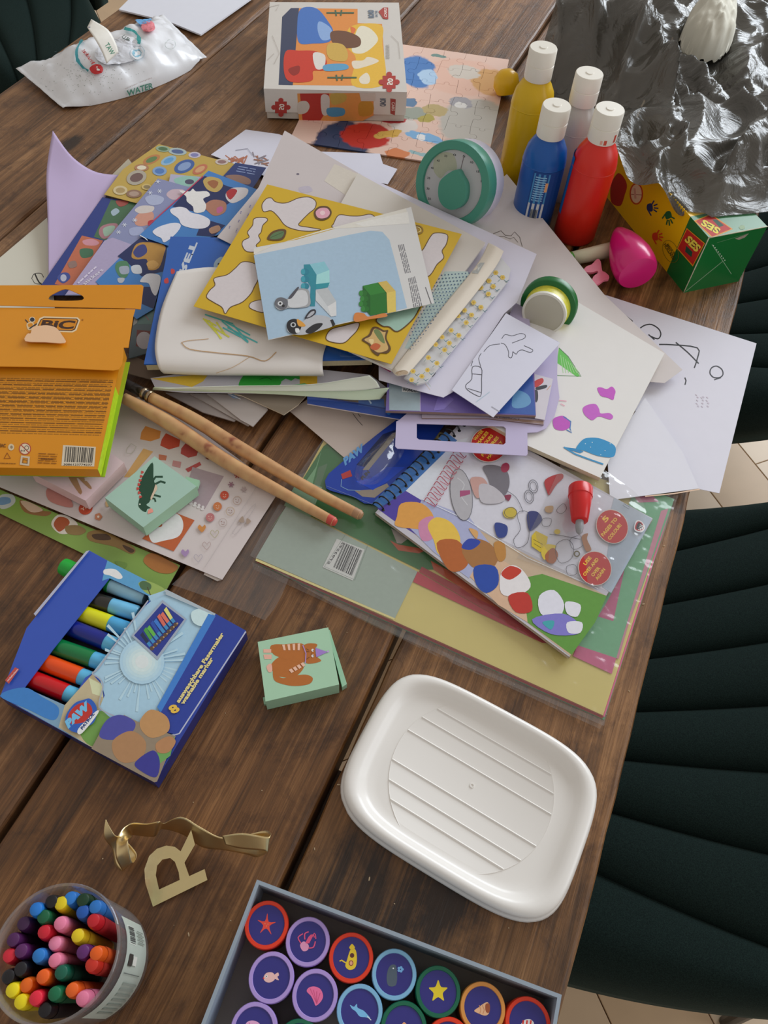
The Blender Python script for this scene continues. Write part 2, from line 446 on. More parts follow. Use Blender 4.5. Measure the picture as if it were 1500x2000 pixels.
def plank(x0, x1, y0, y1, mat, parent, wavy):
    ny = 90; prof = [(0, -0.031), (0, -0.004), (0.0014, -0.0012), (0.004, 0.0)]
    V = []; Fc = []
    for i in range(ny + 1):
        y = y0 + (y1 - y0) * i / ny
        row = []
        for side, x in ((0, x1), (1, x0)):
            wv = wavy * (noise.noise(Vector((x * 9, y * 9, 1.7))) + 0.5 * noise.noise(Vector((x * 9, y * 45, 4))))
            wv = abs(wv) if True else wv
            pr = prof if side == 0 else prof[::-1]
            for dx, z in pr:
                k = wv if z > -0.03 else wv * 0.4
                row.append(Vector((x + dx + k, y, TT + z)) if side == 0 else Vector((x - dx - k, y, TT + z)))
        V += row
    m = 8
    for i in range(ny):
        for k in range(m):
            a = i * m + k; b = i * m + (k + 1) % m; Fc.append((a, a + m, b + m, b))
    Fc.append(tuple(range(m))); Fc.append(tuple(range(ny * m, ny * m + m))[::-1])
    return mk('plank', V, Fc, mat, parent)
for i, (a, b) in enumerate(bounds):
    plank(a, b, -0.32 + 0.004 * (i % 3), 2.02 - 0.005 * (i % 2), wood('plank_wood', *wc[i][:3], wc[i][3], knots=kn[i]), tbl, 0.003 if i == 0 else 0.0012)
dw = wood('frame_wood', '6a4a2e', '4c3320', '2a1a10', 3.0)
for y in (0.1, 0.85, 1.6): boxmesh('crossbar', (-0.36, y, TT - 0.056), (0.86, 0.09, 0.048), dw, tbl)
for x in (-0.76, 0.03):
    for y in (-0.18, 1.88): boxmesh('leg', (x, y, (TT - 0.034) / 2), (0.085, 0.085, TT - 0.034), dw, tbl, bev=0.004)
# ------------------------------------------------------------------ floor: herringbone parquet
fl = boxmesh('floor', (-0.2, 0.9, -0.012), (6.4, 5.6, 0.024), M('9c7f62', 0.5, name='floor_base')); tag(fl, 'pale oak herringbone parquet floor', None, None, 'structure')
fm_ = [M(h, 0.42, 0.10, 0.05, 14, 0.4, g=1.15, name='oak_parquet') for h in ('cdb598', 'c4aa8b', 'd3bda2', 'bda180')]
bm = bmesh.new(); bmesh.ops.create_cube(bm, size=1)
pl_, pw_ = 0.56, 0.14
for v in bm.verts: v.co = Vector((v.co.x * (pl_ - 0.002), v.co.y * (pw_ - 0.002), v.co.z * 0.008))
bmesh.ops.bevel(bm, geom=bm.edges[:], offset=0.0008, segments=1, affect='EDGES')
pms = []
for m in fm_:
    me = bpy.data.meshes.new('parquet_block'); bm.to_mesh(me); me.materials.append(m); pms.append(me)
bm.free()
cands = []
s2 = math.sqrt(0.5)
for k in range(-30, 31):
    for j in range(-12, 13):
        # two blocks of the herringbone cell, stepped by one width along the diagonal
        bx = k * pw_ + j * pl_; by = k * pw_ - j * pl_
        for t in (0, 1):
            if t == 0: cx, cy, an = bx + pl_ / 2, by + pw_ / 2, 0
            else: cx, cy, an = bx + pw_ / 2, by + pw_ + pl_ / 2, PI / 2
            X = (cx * s2 - cy * s2) + 0.5; Y = (cx * s2 + cy * s2) + 0.6
            cands.append((X, Y, an + PI / 4))
def vis(c):
    X, Y = c[0], c[1]
    return min((X - 0.62) ** 2 + (Y - 0.32) ** 2, (X - 0.55) ** 2 + (Y - 1.25) ** 2, (X + 1.9) ** 2 * 1.3 + (Y - 1.6) ** 2)
cands.sort(key=vis)
for n_, (X, Y, an) in enumerate(cands[:290]):
    o = bpy.data.objects.new('parquet_block', pms[(n_ * 7 + int(X * 10)) % 4]); COL.objects.link(o); o.parent = fl
    o.location = Vector((X, Y, 0.0042)) - Vector(fl.location); o.rotation_euler = (0, 0, an)
# ------------------------------------------------------------------ chairs (tufted velvet)
def velvet():
    m, nt, b = base_mat('green_velvet'); tc = nt.nodes.new('ShaderNodeTexCoord'); no = nt.nodes.new('ShaderNodeTexNoise'); no.inputs['Scale'].default_value = 900; no.inputs['Detail'].default_value = 2
    nt.links.new(tc.outputs['Object'], no.inputs['Vector']); r = nt.nodes.new('ShaderNodeValToRGB'); nt.links.new(no.outputs['Fac'], r.inputs[0])
    r.color_ramp.elements[0].position = 0.35; r.color_ramp.elements[1].position = 0.75
    r.color_ramp.elements[0].color = (0.005, 0.012, 0.011, 1); r.color_ramp.elements[1].color = (0.014, 0.030, 0.026, 1)
    nt.links.new(r.outputs[0], b.inputs['Base Color']); b.inputs['Roughness'].default_value = 0.9; b.inputs['Specular IOR Level'].default_value = 0.15
    b.inputs['Sheen Weight'].default_value = 0.10; b.inputs['Sheen Roughness'].default_value = 0.4; b.inputs['Sheen Tint'].default_value = (0.35, 0.6, 0.55, 1)
    bp = nt.nodes.new('ShaderNodeBump'); bp.inputs['Strength'].default_value = 0.25; bp.inputs['Distance'].default_value = 0.0008; nt.links.new(no.outputs['Fac'], bp.inputs['Height']); nt.links.new(bp.outputs[0], b.inputs['Normal'])
    return m
VEL = velvet()
seams = [((.195, .747), (.279, .796)), ((.188, .656), (.286, .740)), ((.193, .572), (.297, .652)), ((.189, .489), (.308, .569)), ((.188, .416), (.318, .486)),
         ((.185, .354), (.328, .408)), ((.185, .293), (.339, .322)), ((.187, .229), (.351, .235)), ((.183, .128), (.340, .168))]
SZ = 0.485
def seam_line(i):
    a, b = [Vector((*p, 0)) for p in seams[i]]; d = (b - a).normalized()
    ext = [0.20, 0.27, 0.31, 0.33, 0.33, 0.32, 0.28, 0.22, 0.12][i]
    return a - d * (0.12 if i < 8 else 0.08), b + d * ext
ch = empty('chair', (0.33, 0.45, 0))
for i in range(8):
    a0, a1 = seam_line(i); b0, b1 = seam_line(i + 1); V = []; Fc = []; nu, nv = 30, 12
    bend = 0.03
    for u in range(nu + 1):
        fu = u / nu; e = min(fu, 1 - fu) * nu / 4.0; er = math.sqrt(max(0, 1 - (1 - min(1, e)) ** 2))
        for v in range(nv + 1):
            fv = v / nv; p = a0.lerp(a1, fu).lerp(b0.lerp(b1, fu), fv)
            p.y -= 0.012 * math.sin(PI * fu)
            gv = i + fv; edge = min(gv, 8 - gv) / 0.55; ee = math.sqrt(max(0, 1 - (1 - min(1, edge)) ** 2)); ee = min(ee, er) if min(ee, er) < 1 else 1
            bul = 0.017 * (math.sin(PI * fv) ** 0.55 if 0 < fv < 1 else 0)
            V.append(Vector((p.x, p.y, SZ - 0.017 + bul - 0.045 * (1 - ee))))
    n1 = nv + 1
    for u in range(nu):
        for v in range(nv):
            a = u * n1 + v; Fc.append((a, a + 1, a + n1 + 1, a + n1)[::-1])
    rim = [u * n1 for u in range(nu + 1)] + [nu * n1 + v for v in range(1, n1)] + [u * n1 + nv for u in range(nu - 1, -1, -1)] + [v for v in range(nv - 1, 0, -1)]
    k = len(V); V += [Vector((V[r].x, V[r].y, SZ - 0.095)) for r in rim]
    for q in range(len(rim)):
        q2 = (q + 1) % len(rim); Fc.append((rim[q], rim[q2], k + q2, k + q))
    Fc.append(tuple(range(k, k + len(rim)))[::-1])
    nn = (V[Fc[0][1]] - V[Fc[0][0]]).cross(V[Fc[0][2]] - V[Fc[0][0]])
    o = mk('seat_channel', V, Fc, VEL, ch, smooth=True)
    bm = bmesh.new(); bm.from_mesh(o.data); bmesh.ops.recalc_face_normals(bm, faces=bm.faces); bm.to_mesh(o.data); bm.free()
# back rest: a curved padded shell standing along the outer end of the seat
ends = [seam_line(i)[1] for i in range(9)]
for i in range(8):
    V = []; Fc = []; c = Vector((0.1, 0.42, 0)); nz, nv = 8, 8
    for z in range(nz + 1):
        for v in range(nv + 1):
            p = ends[i].lerp(ends[i + 1], v / nv); out = (p - c).normalized(); q = p + out * (0.02 + 0.07 * (z / nz) ** 1.3 - 0.014 * math.sin(PI * v / nv) ** 0.55)
            V.append(Vector((q.x, q.y, SZ - 0.06 + 0.38 * z / nz)))
    k = len(V)
    for z in range(nz + 1):
        for v in range(nv + 1):
            p = V[z * (nv + 1) + v]; out = (Vector((p.x, p.y, 0)) - c).normalized(); V.append(p + out * (0.05 if z < nz else 0.03))
    n1 = nv + 1
    for z in range(nz):
        for v in range(nv):
            a = z * n1 + v; Fc.append((a, a + 1, a + n1 + 1, a + n1)); Fc.append((a + k, a + n1 + k, a + n1 + 1 + k, a + 1 + k))
    rim = [z * n1 for z in range(nz + 1)] + [nz * n1 + v for v in range(1, n1)] + [z * n1 + nv for z in range(nz - 1, -1, -1)] + [v for v in range(nv - 1, 0, -1)]
    for q in range(len(rim)):
        q2 = (q + 1) % len(rim); Fc.append((rim[q], rim[q2], rim[q2] + k, rim[q] + k))
    o = mk('back_channel', V, Fc, VEL, ch, smooth=True)
    bm = bmesh.new(); bm.from_mesh(o.data); bmesh.ops.recalc_face_normals(bm, faces=bm.faces); bm.to_mesh(o.data); bm.free()
blk = M('161616', 0.4, name='black_metal')
for x, y in ((0.08, 0.22), (0.14, 0.62), (0.46, 0.26), (0.44, 0.72)):
    tube('leg', [Vector((x, y, SZ - 0.085)), Vector((x + (x - 0.28) * 0.25, y + (y - 0.45) * 0.2, 0.009))], [0.014, 0.009], blk, ch)
tag(ch, 'dark green velvet chair with fanned channels, in the lower right beside the table', 'chair')
def place_copy(rz, a, b, label):
    c = dup(ch); c.rotation_euler = (0, 0, rz); R = Matrix.Rotation(rz, 3, 'Z')
    d = R @ (Vector((*a, 0)) - Vector(ch.location)); c.location = Vector((*b, 0)) - Vector((d.x, d.y, 0)); tag(c, label); return c
place_copy(math.radians(20), (.183, .128), (.208, .930), 'black-green velvet chair at the far right, behind the white drawings')
place_copy(math.radians(122), (.183, .128), (-1.20, 1.40), 'dark green velvet chair at the far left behind the wipes')
# ------------------------------------------------------------------ solid things, right and near side
def label_of(o, l, c, g=None): return tag(o, l, c, g)
# paint bottles --------------------------------------------------------
def bottle(px, py, capc, h, r, body, label, paint, capmat=None, clear=False):
    """axis through the cap top centre seen at px, py at height h"""
    top = W(px, py, h); base = Vector((top.x, top.y, TT))
    t = empty('paint_bottle', base); tag(t, label, 'bottle', 'squeeze bottles of paint')
    hb = h - 0.034
    prof = [(r * 0.90, 0.0), (r, 0.004), (r, hb - 0.026), (r * 0.985, hb - 0.022), (r * 0.9, hb - 0.012), (r * 0.72, hb - 0.004), (r * 0.60, hb), (r * 0.58, hb + 0.003)]
    lathe('body', base, Vector((0, 0, 1)), prof, body, t, 40)
    lathe('seam_ring', base + Vector((0, 0, hb - 0.028)), Vector((0, 0, 1)), [(r * 1.0, 0), (r * 1.012, 0.0007), (r * 1.0, 0.0014)], body, t, 40, capb=False, capt=False)
    c = lathe('cap', base + Vector((0, 0, hb + 0.002)), Vector((0, 0, 1)), [(0.0149, 0), (0.0153, 0.001), (0.0153, 0.0155), (0.0147, 0.016), (0.0153, 0.0165), (0.0151, 0.031), (0.0144, 0.032), (0.0045, 0.032), (0.004, 0.0328), (0.0, 0.0328)], capmat or plastic('e0dbd0', 0.35), t, 32)
    tag(c, 'white flip cap', None)
    return t, base
red = M('e02a1c', 0.32, 0.03, 0.02, 30, 0.5, g=1.0, sss=0.1, name='red_paint_bottle'); blue = M('0d5aae', 0.3, 0.05, 0.02, 20, g=1.0, sss=0.1, name='blue_paint_bottle'); yel = M('dcb40a', 0.32, 0.03, 0.02, 30, g=1.05, sss=0.1, name='yellow_paint_bottle')
clr = M('c9c6bf', 0.25, 0.1, 0.02, 30, trans=0.35, name='empty_clear_bottle')
b1, p1 = bottle(1192, 212, 0, 0.150, 0.0240, red, 'red paint bottle in front, red smears on its cap', 1)
b2, p2 = bottle(1088, 205, 0, 0.140, 0.0240, blue, 'blue paint bottle with barcode label', 1)
b3, p3 = bottle(1062, 92, 0, 0.160, 0.0240, yel, 'tall yellow paint bottle at the back left', 1)
b4, p4 = bottle(1152, 142, 0, 0.145, 0.0215, clr, 'almost empty clear bottle behind the blue and red bottles', 1)
def wrap(base, r, a0, a1, z0, z1, mat, parent, name, n=14, top=None):
    V = []; Fc = []
    for i in range(n + 1):
        a = a0 + (a1 - a0) * i / n
        for z in (z0, z1): V.append(base + Vector((math.cos(a) * r, math.sin(a) * r, z)))
    for i in range(n): Fc.append((2 * i, 2 * i + 2, 2 * i + 3, 2 * i + 1))
    return mk(name, V, Fc, mat, parent, smooth=True)
def wrapink(base, r, parent, items, name='label_print'):
    """items: (a0, a1, z0, z1, colour) patches on a cylinder"""
    V = []; Fc = []; C = []; off = 0
    for a0, a1, z0, z1, col in items:
        off += 3e-5; n = max(1, int(abs(a1 - a0) / 0.2)); k = len(V)
        for i in range(n + 1):
            a = a0 + (a1 - a0) * i / n
            for z in (z0, z1): V.append(base + Vector((math.cos(a) * (r + off), math.sin(a) * (r + off), z)))
        for i in range(n): Fc.append((k + 2 * i, k + 2 * i + 2, k + 2 * i + 3, k + 2 * i + 1)); C.append(rgb(col))
    return mk(name, V, Fc, INK, parent, colors=C)
it = [(-1.75, -0.1, .018, .078, '0d3f86'), (-1.70, -0.95, .040, .076, '3f86bd'), (-1.70, -0.95, .014, .040, 'c2c6cc'), (-1.10, -0.97, .055, .066, 'e0a070')]
for k in range(11): it.append((-1.6, -1.1, .0435 + .0028 * k, .0448 + .0028 * k, '86b4d8'))
rn = random.Random(4); a = -1.5
while a < -1.18:
    w_ = rn.uniform(.012, .04); it.append((a, a + w_, .018, .033, '404448')); a += w_ + rn.uniform(.012, .03)
wrapink(p2, 0.0242, b2, it)
wrapink(p1, 0.0242, b1, [(2.6, 3.75, .030, .098, '1060a8'), (2.7, 3.5, .040, .070, '16407c')])
ic = [(-1.25, -1.05, hb_, hb_ + .005, 'c04a38') for hb_ in (.1195,)] + [(-0.55, -0.35, .121, .129, 'b84030'), (-1.5, -1.35, .12, .124, 'd8a090')]
wrapink(p1, 0.01535, b1, ic, 'paint_smear')
o = lathe('lump', W(990, 185, 0.004), Vector((-0.3, 0.2, 1)), [(0.001, 0), (0.014, 0.002), (0.018, 0.012), (0.016, 0.024), (0.008, 0.031), (0.001, 0.032)], plastic('d8a80a'), None, 24)
o.name = 'round_cap'; tag(o, 'round yellow plastic cap half hidden behind the yellow bottle', 'cap')
# finger paint carton --------------------------------------------------
A = W(1335, 572); A.z = TT; B = W(1430, 535); B.z = TT; D = W(1190, 391); D.z = TT
dl = (D - A).normalized(); wv = (B - A); wv -= dl * wv.dot(dl); wv = wv.normalized() * 0.072; Ln = 0.225; Hh = 0.072
box = empty('finger_paint_box', A + dl * Ln / 2 + wv / 2); tag(box, 'yellow and green finger paint carton with printed little hands', 'carton')
GRN = card('11692f', 0.35); YLW = card('e0b40c', 0.35)
def seg(t0, t1, mat, name):
    c = [A + dl * t0, A + wv + dl * t0, A + wv + dl * t1, A + dl * t1]; V = c + [v + Vector((0, 0, Hh)) for v in c]
    return mk(name, V, [(0, 3, 2, 1), (4, 5, 6, 7), (0, 1, 5, 4), (1, 2, 6, 5), (2, 3, 7, 6), (3, 0, 4, 7)], mat, box)
seg(0, 0.037, GRN, 'end_sleeve'); seg(0.037, Ln, YLW, 'carton_body')
up = Vector((0, 0, Hh))
pf = Pl(A, A + dl, A + up); pt = Pl(A + up, A + up + dl, A + up + wv); pe = Pl(A, A + wv, A + up)
i1 = Ink(pf)
i1.blob(zY(215, 80, 260, 120, 285, 190, 265, 270, 235, 355, 190, 360, 150, 330, 140, 250, 150, 170, 180, 110), 'a32418')
i1.ring(*zY(365, 258)[0], 12, 20, 2.6, 'b8401c'); i1.ell(*zY(365, 258)[0], 10.5, 18, 'd9c4a0'); i1.line(zY(320, 262, 415, 268), 1.2, '8a3a20'); i1.line(zY(350, 210, 358, 300), 4, 'c89a80')
def hand(ink, c, col, rot, s):
    cx, cy = c
    cc, ss = math.cos(rot), math.sin(rot)
    T = lambda x, y: (cx + (x * cc - y * ss) * s, cy + (x * ss + y * cc) * s * 1.25)
    ink.blob([T(-5, -5), T(3, -6), T(5, 0), T(4, 6), T(-4, 6), T(-7, 1)], col)
    for a_, l0, l1 in ((-0.95, 6, 13), (-0.35, 7, 15), (0.1, 7, 16), (0.5, 7, 15)):
        ink.line([T(l0 * math.cos(a_), l0 * math.sin(a_)), T(l1 * math.cos(a_), l1 * math.sin(a_))], 2.6 * s, col)
    ink.line([T(-4, 5), T(2, 13)], 2.4 * s, col)
hand(i1, zY(485, 375)[0], '1d2c5e', 0, 1.0); hand(i1, zY(642, 445)[0], '14592c', 1.35, 1.0); hand(i1, zY(530, 625)[0], 'cf3a1c', 0.0, 0.95)
i1.ring(*zY(660, 755)[0], 14, 23, 0.8, '7a6a10', -0.4)
i1.text('MADE IN', *zY(625, 700, 690, 790), (3.5, -3.5), '5a5010'); i1.text('HOLLAND', *zY(598, 700, 682, 835), (5.2, -4.6), '4a4410')
i1.poly(zY(800, 553, 957, 685, 852, 885, 716, 730), 'd7921c'); i1.poly(zY(802, 563, 948, 687, 852, 872, 724, 728), 'b4231a')
def emb(ink, o_, e_, u_, b_):
    ink.text('SES', o_, e_, u_, '20180c', 0.13); ink.text('SES', o_, e_, u_, 'ecd04a', 0.045)
i1.poly(zY(795, 705, 850, 760, 840, 805, 785, 755), '144a34')
emb(i1, zY(775, 660)[0], zY(880, 765)[0], (11, -10.5), 0)
i1.build(box, 'side_print')
i2 = Ink(pt)
i2.poly(zY(862, 490, 1010, 432, 1198, 562, 1018, 637), 'd7921c'); i2.poly(zY(878, 492, 1008, 440, 1184, 560, 1020, 626), 'b4231a')
i2.poly(zY(1020, 480, 1060, 480, 1120, 530, 1080, 545), '144a34')
i2.text('SES', zY(1095, 560)[0], zY(945, 475)[0], (-6.5, 11), '20180c', 0.13); i2.text('SES', zY(1095, 560)[0], zY(945, 475)[0], (-6.5, 11), 'ecd04a', 0.04)
i2.blob(zY(1250, 540, 1290, 530, 1300, 555, 1265, 565), '8fa884')
i2.build(box, 'top_print')
i3 = Ink(pe)
i3.line(zY(1018, 695, 1185, 950), 1.1, '8fb090'); i3.line(zY(790, 1100, 1110, 840), 1.2, '7fa080'); i3.line(zY(1060, 680, 1330, 600), 1, '4f8058'); i3.poly(zY(1215, 645, 1335, 600, 1300, 635, 1250, 655), '9a8f80')
for k in range(8): i3.ell(*zY(1030 + 14 * k, 705 + 18 * k)[0], 1.1, 1.3, 'c9d6c4', n=8)
i3.build(box, 'end_print')
wornm = card('c4bfa8', 0.6)
for a_, b_ in ((A + up, A), (A + up, A + up + wv)):
    pts = [a_.lerp(b_, k / 12) for k in range(13)]
    tube('worn_edge', pts, [0.0005 + 0.0004 * abs(noise.noise(p * 90)) for p in pts], wornm, box, 6)
# pink toy -------------------------------------------------------------
toy = empty('pink_toy', W(1215, 520)); tag(toy, 'magenta egg-shaped toy with pale stick and pink butterfly', 'toy')
mag = M('dd1478', 0.28, 0.03, 0.02, 30, coat=0.3, g=1.0, name='magenta_plastic')
e0 = W(1192, 492, 0.022); ea = (W(1250, 515, 0.03) - e0); ea = (W(1260, 525, 0.03) - W(1195, 450, 0.03)).normalized()
base = W(1205, 447, 0.030)
ea = (W(1246, 535, 0.026) - base); Lg = ea.length
pr = [(0.0008, 0.0), (0.0040, 0.001), (0.0085, 0.005), (0.0142, 0.012), (0.0192, 0.021), (0.0228, 0.031), (0.0232, 0.038), (0.0222, 0.044), (0.0205, 0.046), (0.001, 0.0465)]
pr = [(r * 1.0, z * Lg / 0.0465) for r, z in pr]
lathe('dome', base, ea, pr, mag, toy, 32)
hn = tube('handle', [W(1116, 505, 0.0082), W(1150, 498, 0.0095), W(1200, 486, 0.014)], [0.0075, 0.0082, 0.0085], plastic('cdc8ac'), toy, 16); tag(hn, 'cream stick handle')
tube('handle_tip', [W(1108, 507, 0.0080), W(1117, 505, 0.0083)], [0.0075, 0.0078], plastic('4f9a40'), toy, 16)
pk = M('e8748c', 0.4, name='pink_plastic')
bf, _ = slab('butterfly', smoothpx(zV(830, 1630, 865, 1650, 880, 1740, 905, 1755, 945, 1790, 945, 1825, 900, 1835, 850, 1870, 800, 1885, 778, 1865, 795, 1800, 840, 1765, 830, 1745, 780, 1760, 715, 1755, 700, 1735, 730, 1700, 780, 1680), 3), 0.012, 0.0025, pk, toy)
# kitchen timer --------------------------------------------------------
ctr = W(882, 362, 0.05); tc_ = TOCAM(ctr); nr = (tc_ * math.cos(0.50) - (IX * 0.96 - IY * 0.22).normalized() * math.sin(0.50)).normalized()
TR = 0.0455; TD = 0.045
low = lambda c: min((c - nr * d).z - TR * math.sqrt(1 - nr.z ** 2) for d in (0, TD))
hh = 0.05
for _ in range(20):
    ctr = W(882, 362, hh); tc_ = TOCAM(ctr); nr = (tc_ * math.cos(0.50) - (IX * 0.96 - IY * 0.22).normalized() * math.sin(0.50)).normalized(); hh -= (low(ctr) - TT - 0.0008)
tm = empty('kitchen_timer', Vector((ctr.x, ctr.y, TT))); tag(tm, 'round teal and white kitchen timer leaning behind the papers', 'timer')
teal = M('469480', 0.4, 0.03, 0.02, 30, g=1.05, name='teal_plastic'); tealL = teal
lathe('body', ctr - nr * TD, nr, [(TR * 0.93, 0), (TR * 0.98, 0.003), (TR * 0.98, TD * 0.55)], plastic('c8c8da', 0.3), tm, 48)
lathe('rim', ctr - nr * TD * 0.45, nr, [(TR * 0.985, 0), (TR, 0.001), (TR, TD * 0.45 - 0.002), (TR * 0.985, TD * 0.45), (TR * 0.80, TD * 0.45), (TR * 0.785, TD * 0.45 - 0.001), (TR * 0.78, TD * 0.45 - 0.003)], teal, tm, 56, capb=True, capt=False)
df = lathe('dial', ctr - nr * 0.006, nr, [(TR * 0.79, 0), (TR * 0.79, 0.0031)], plastic('aeb0b4', 0.35), tm, 48, smooth=False)
dp = Pl(ctr - nr * 0.0029, ctr - nr * 0.0029 + nr.cross(IX), ctr - nr * 0.0029 + nr.cross(nr.cross(IX)))
i4 = Ink(dp, gain=1.0)
i4.blob(zX(370, 260, 520, 250, 560, 400, 470, 420, 400, 490, 330, 400), 'b3b8a4')
for s_, x, y in (('5', 630, 275), ('0', 538, 262), ('50', 452, 272), ('45', 378, 318), ('40', 320, 390), ('35', 285, 488), ('30', 278, 592), ('25', 292, 690), ('10', 705, 335), ('15', 765, 425), ('20', 805, 520)):
    q = zX(x - 14, y + 8, x + 14, y + 14); i4.text(s_, q[0], q[1], (0.6, -4.2), '454a4e')
i4.line(zX(630, 275, 600, 400), 0.9, '5a4048'); i4.build(tm, 'dial_print')
kp = smoothpx(zX(548, 408, 600, 470, 645, 560, 640, 690, 590, 770, 510, 800, 430, 765, 385, 690, 380, 580, 415, 495), 4)
kpl = Pl(ctr + nr * 0.008, ctr + nr * 0.008 + nr.cross(IX), ctr + nr * 0.008 + nr.cross(nr.cross(IX)))
slab('knob', kp, 0, 0.011, teal, tm, plane=kpl)
# dough tub lying on the papers -----------------------------------------
c0 = W(1062, 613, 0.034); tcm = TOCAM(c0); ax = (tcm * math.cos(0.62) + (-IX * 0.50 + IY * 0.86) * math.sin(0.62)).normalized()
tb = empty('dough_tub', Vector((c0.x, c0.y, TT + 0.012))); tag(tb, 'small tub with green lid and yellow label lying on its side', 'tub')
rb = 0.0225
lathe('cup', c0, -ax, [(rb * 0.9, 0.0016), (rb * 0.9, 0.0), (rb, 0.0), (rb, 0.004)], plastic('dddccf', 0.35), tb, 40, capb=True, capt=False)
lathe('base_disc', c0 - ax * 0.0014, ax, [(rb * 0.91, 0), (rb * 0.91, 0.0005)], plastic('b9b6a4', 0.4), tb, 40)
lathe('label_band', c0 - ax * 0.004, -ax, [(rb * 1.0, 0), (rb * 1.05, 0.012)], M('c6c040', 0.35, 0.35, 0.0, 260, name='yellow_green_label'), tb, 40, capb=False, capt=False)
lathe('lid', c0 - ax * 0.016, -ax, [(rb * 1.05, -0.001), (rb * 1.26, 0), (rb * 1.29, 0.001), (rb * 1.29, 0.009), (rb * 1.2, 0.0105), (0.001, 0.0105)], plastic('15642c', 0.35), tb, 44)
# puzzle box ----------------------------------------------------------
top = [(527, 4), (779, 5), (795, 180), (515, 173)]
HB = 0.042
bx, pb = slab('lid', top, HB, 0.030, card('c9c4bd', 0.4), None)
pbx = bx; pbx.name = 'puzzle_box'; tag(pbx, 'white children\'s puzzle box with orange desert picture, 50 on its corner', 'box')
tw = [W(*p, HB) for p in top]; cen = sum(tw, Vector()) / 4
lo = [cen + (p - cen) * 0.985 for p in tw]; lo = orient([Vector((p.x, p.y, TT + HB - 0.0295)) for p in lo])
V = lo + [Vector((p.x, p.y, TT + 0.0028)) for p in lo]
mk('bottom_tray', V, [(0, 1, 2, 3), (7, 6, 5, 4)] + [(i, i + 4, (i + 1) % 4 + 4, (i + 1) % 4) for i in range(4)], card('bdb6ac', 0.5), pbx)
i = Ink(pb)
i.poly(zB(255, 45, 630, 50, 630, 130, 768, 135, 790, 485, 185, 478, 205, 95), 'd98a42')
i.poly(zB(255, 45, 300, 45, 265, 480, 185, 478, 205, 95), '323c58')
i.blob(zB(590, 150, 760, 140, 770, 250, 780, 470, 600, 480, 620, 330, 570, 260), 'e6b23e'); i.blob(zB(640, 150, 700, 160, 745, 215, 720, 260, 660, 300, 600, 290, 610, 220), 'ebd9c4')
i.blob(zB(600, 345, 660, 340, 690, 320, 750, 345, 660, 380, 610, 385), 'e6d3be'); i.blob(zB(640, 440, 680, 410, 700, 440, 690, 470, 650, 470), 'e8d5c0')
i.blob(zB(590, 150, 620, 165, 600, 195), 'd9703a')
i.blob(zB(310, 50, 400, 48, 470, 130, 492, 180, 470, 235, 380, 245, 300, 240, 290, 140), '3f6fb8'); i.blob(zB(415, 120, 480, 160, 480, 215, 430, 225, 405, 170), '88a8d6')
i.blob(zB(480, 180, 560, 175, 640, 210, 640, 260, 560, 270, 490, 240), '6b4632'); i.blob(zB(470, 245, 545, 250, 575, 300, 560, 345, 480, 335, 455, 290), 'c9a54e')
i.blob(zB(225, 290, 300, 285, 400, 290, 455, 340, 440, 395, 380, 400, 370, 455, 250, 460, 215, 400), 'c43422'); i.blob(zB(380, 300, 445, 310, 440, 380, 395, 385), 'd9d3cc')
i.blob(zB(240, 390, 300, 370, 300, 410, 265, 425), '8e1f16'); i.blob(zB(445, 365, 560, 360, 570, 390, 450, 400), '5a9ac0')
for cy_, x0_, x1_ in ((72, 455, 610), (437, 460, 625)):
    i.line(zB(x0_, cy_, x1_, cy_), 3, '43604a'); i.line(zB(x0_ + 50, cy_ - 16, x0_ + 55, cy_ + 18), 3, '43604a'); i.line(zB(x0_ + 85, cy_ - 16, x0_ + 80, cy_ + 16), 3, '43604a')
def jig(ink, cx, cy, s, col):
    ink.poly([(cx - s, cy - s), (cx + s, cy - s), (cx + s, cy + s), (cx - s, cy + s)], col)
    for dx, dy in ((1.2, 0), (-1.2, 0), (0, 1.2), (0, -1.2)): ink.ell(cx + dx * s, cy + dy * s, s * 0.45, s * 0.42, col, n=12)
jig(i, *zB(808, 462)[0], 12.5, 'a83832'); i.text('50', zB(795, 478)[0], zB(800, 440)[0], (11, 1), 'e8dcd0', 0.03)
i.poly(zB(748, 65, 775, 42, 802, 42, 803, 108, 775, 105), 'a8423c'); i.text('CARS', zB(795, 98)[0], zB(795, 48)[0], (-5.5, -1.5), 'e0d0c8', 0.03)
i.text('ROAD', zB(725, 100)[0], zB(722, 55)[0], (-12, 0), '6a7888', 0.05); i.text('ON THE', zB(745, 95)[0], zB(743, 60)[0], (-5, 0), '6a7888', 0.03)
i.rows([zB(790, 330)[0], zB(790, 250)[0], zB(810, 250)[0], zB(812, 330)[0]], 3, 'a8a49e')
for q in (zB(130, 40, 190, 25, 170, 60), zB(150, 200, 190, 300, 160, 360), zB(820, 200, 860, 240, 870, 330), zB(120, 340, 160, 300)): i.line(q, 0.7, 'a89f96')
i.build(pbx, 'lid_print', INKG)
ff = Pl(W(515, 173, HB), W(795, 180, HB), W(515, 173, HB) - Vector((0, 0, 0.02)))
i = Ink(ff)
jig(i, *zB(198, 605)[0], 11.5, 'a83832'); i.text('50', zB(186, 618)[0], zB(190, 584)[0], (10, 1), 'e8dcd0', 0.03)
i.poly(zB(290, 527, 640, 524, 720, 560, 720, 650, 660, 680, 300, 682), 'cf8a44'); i.poly(zB(305, 527, 470, 527, 470, 600, 420, 680, 320, 680), 'a82c22'); i.blob(zB(425, 540, 470, 545, 465, 640, 430, 640), 'c4bab2')
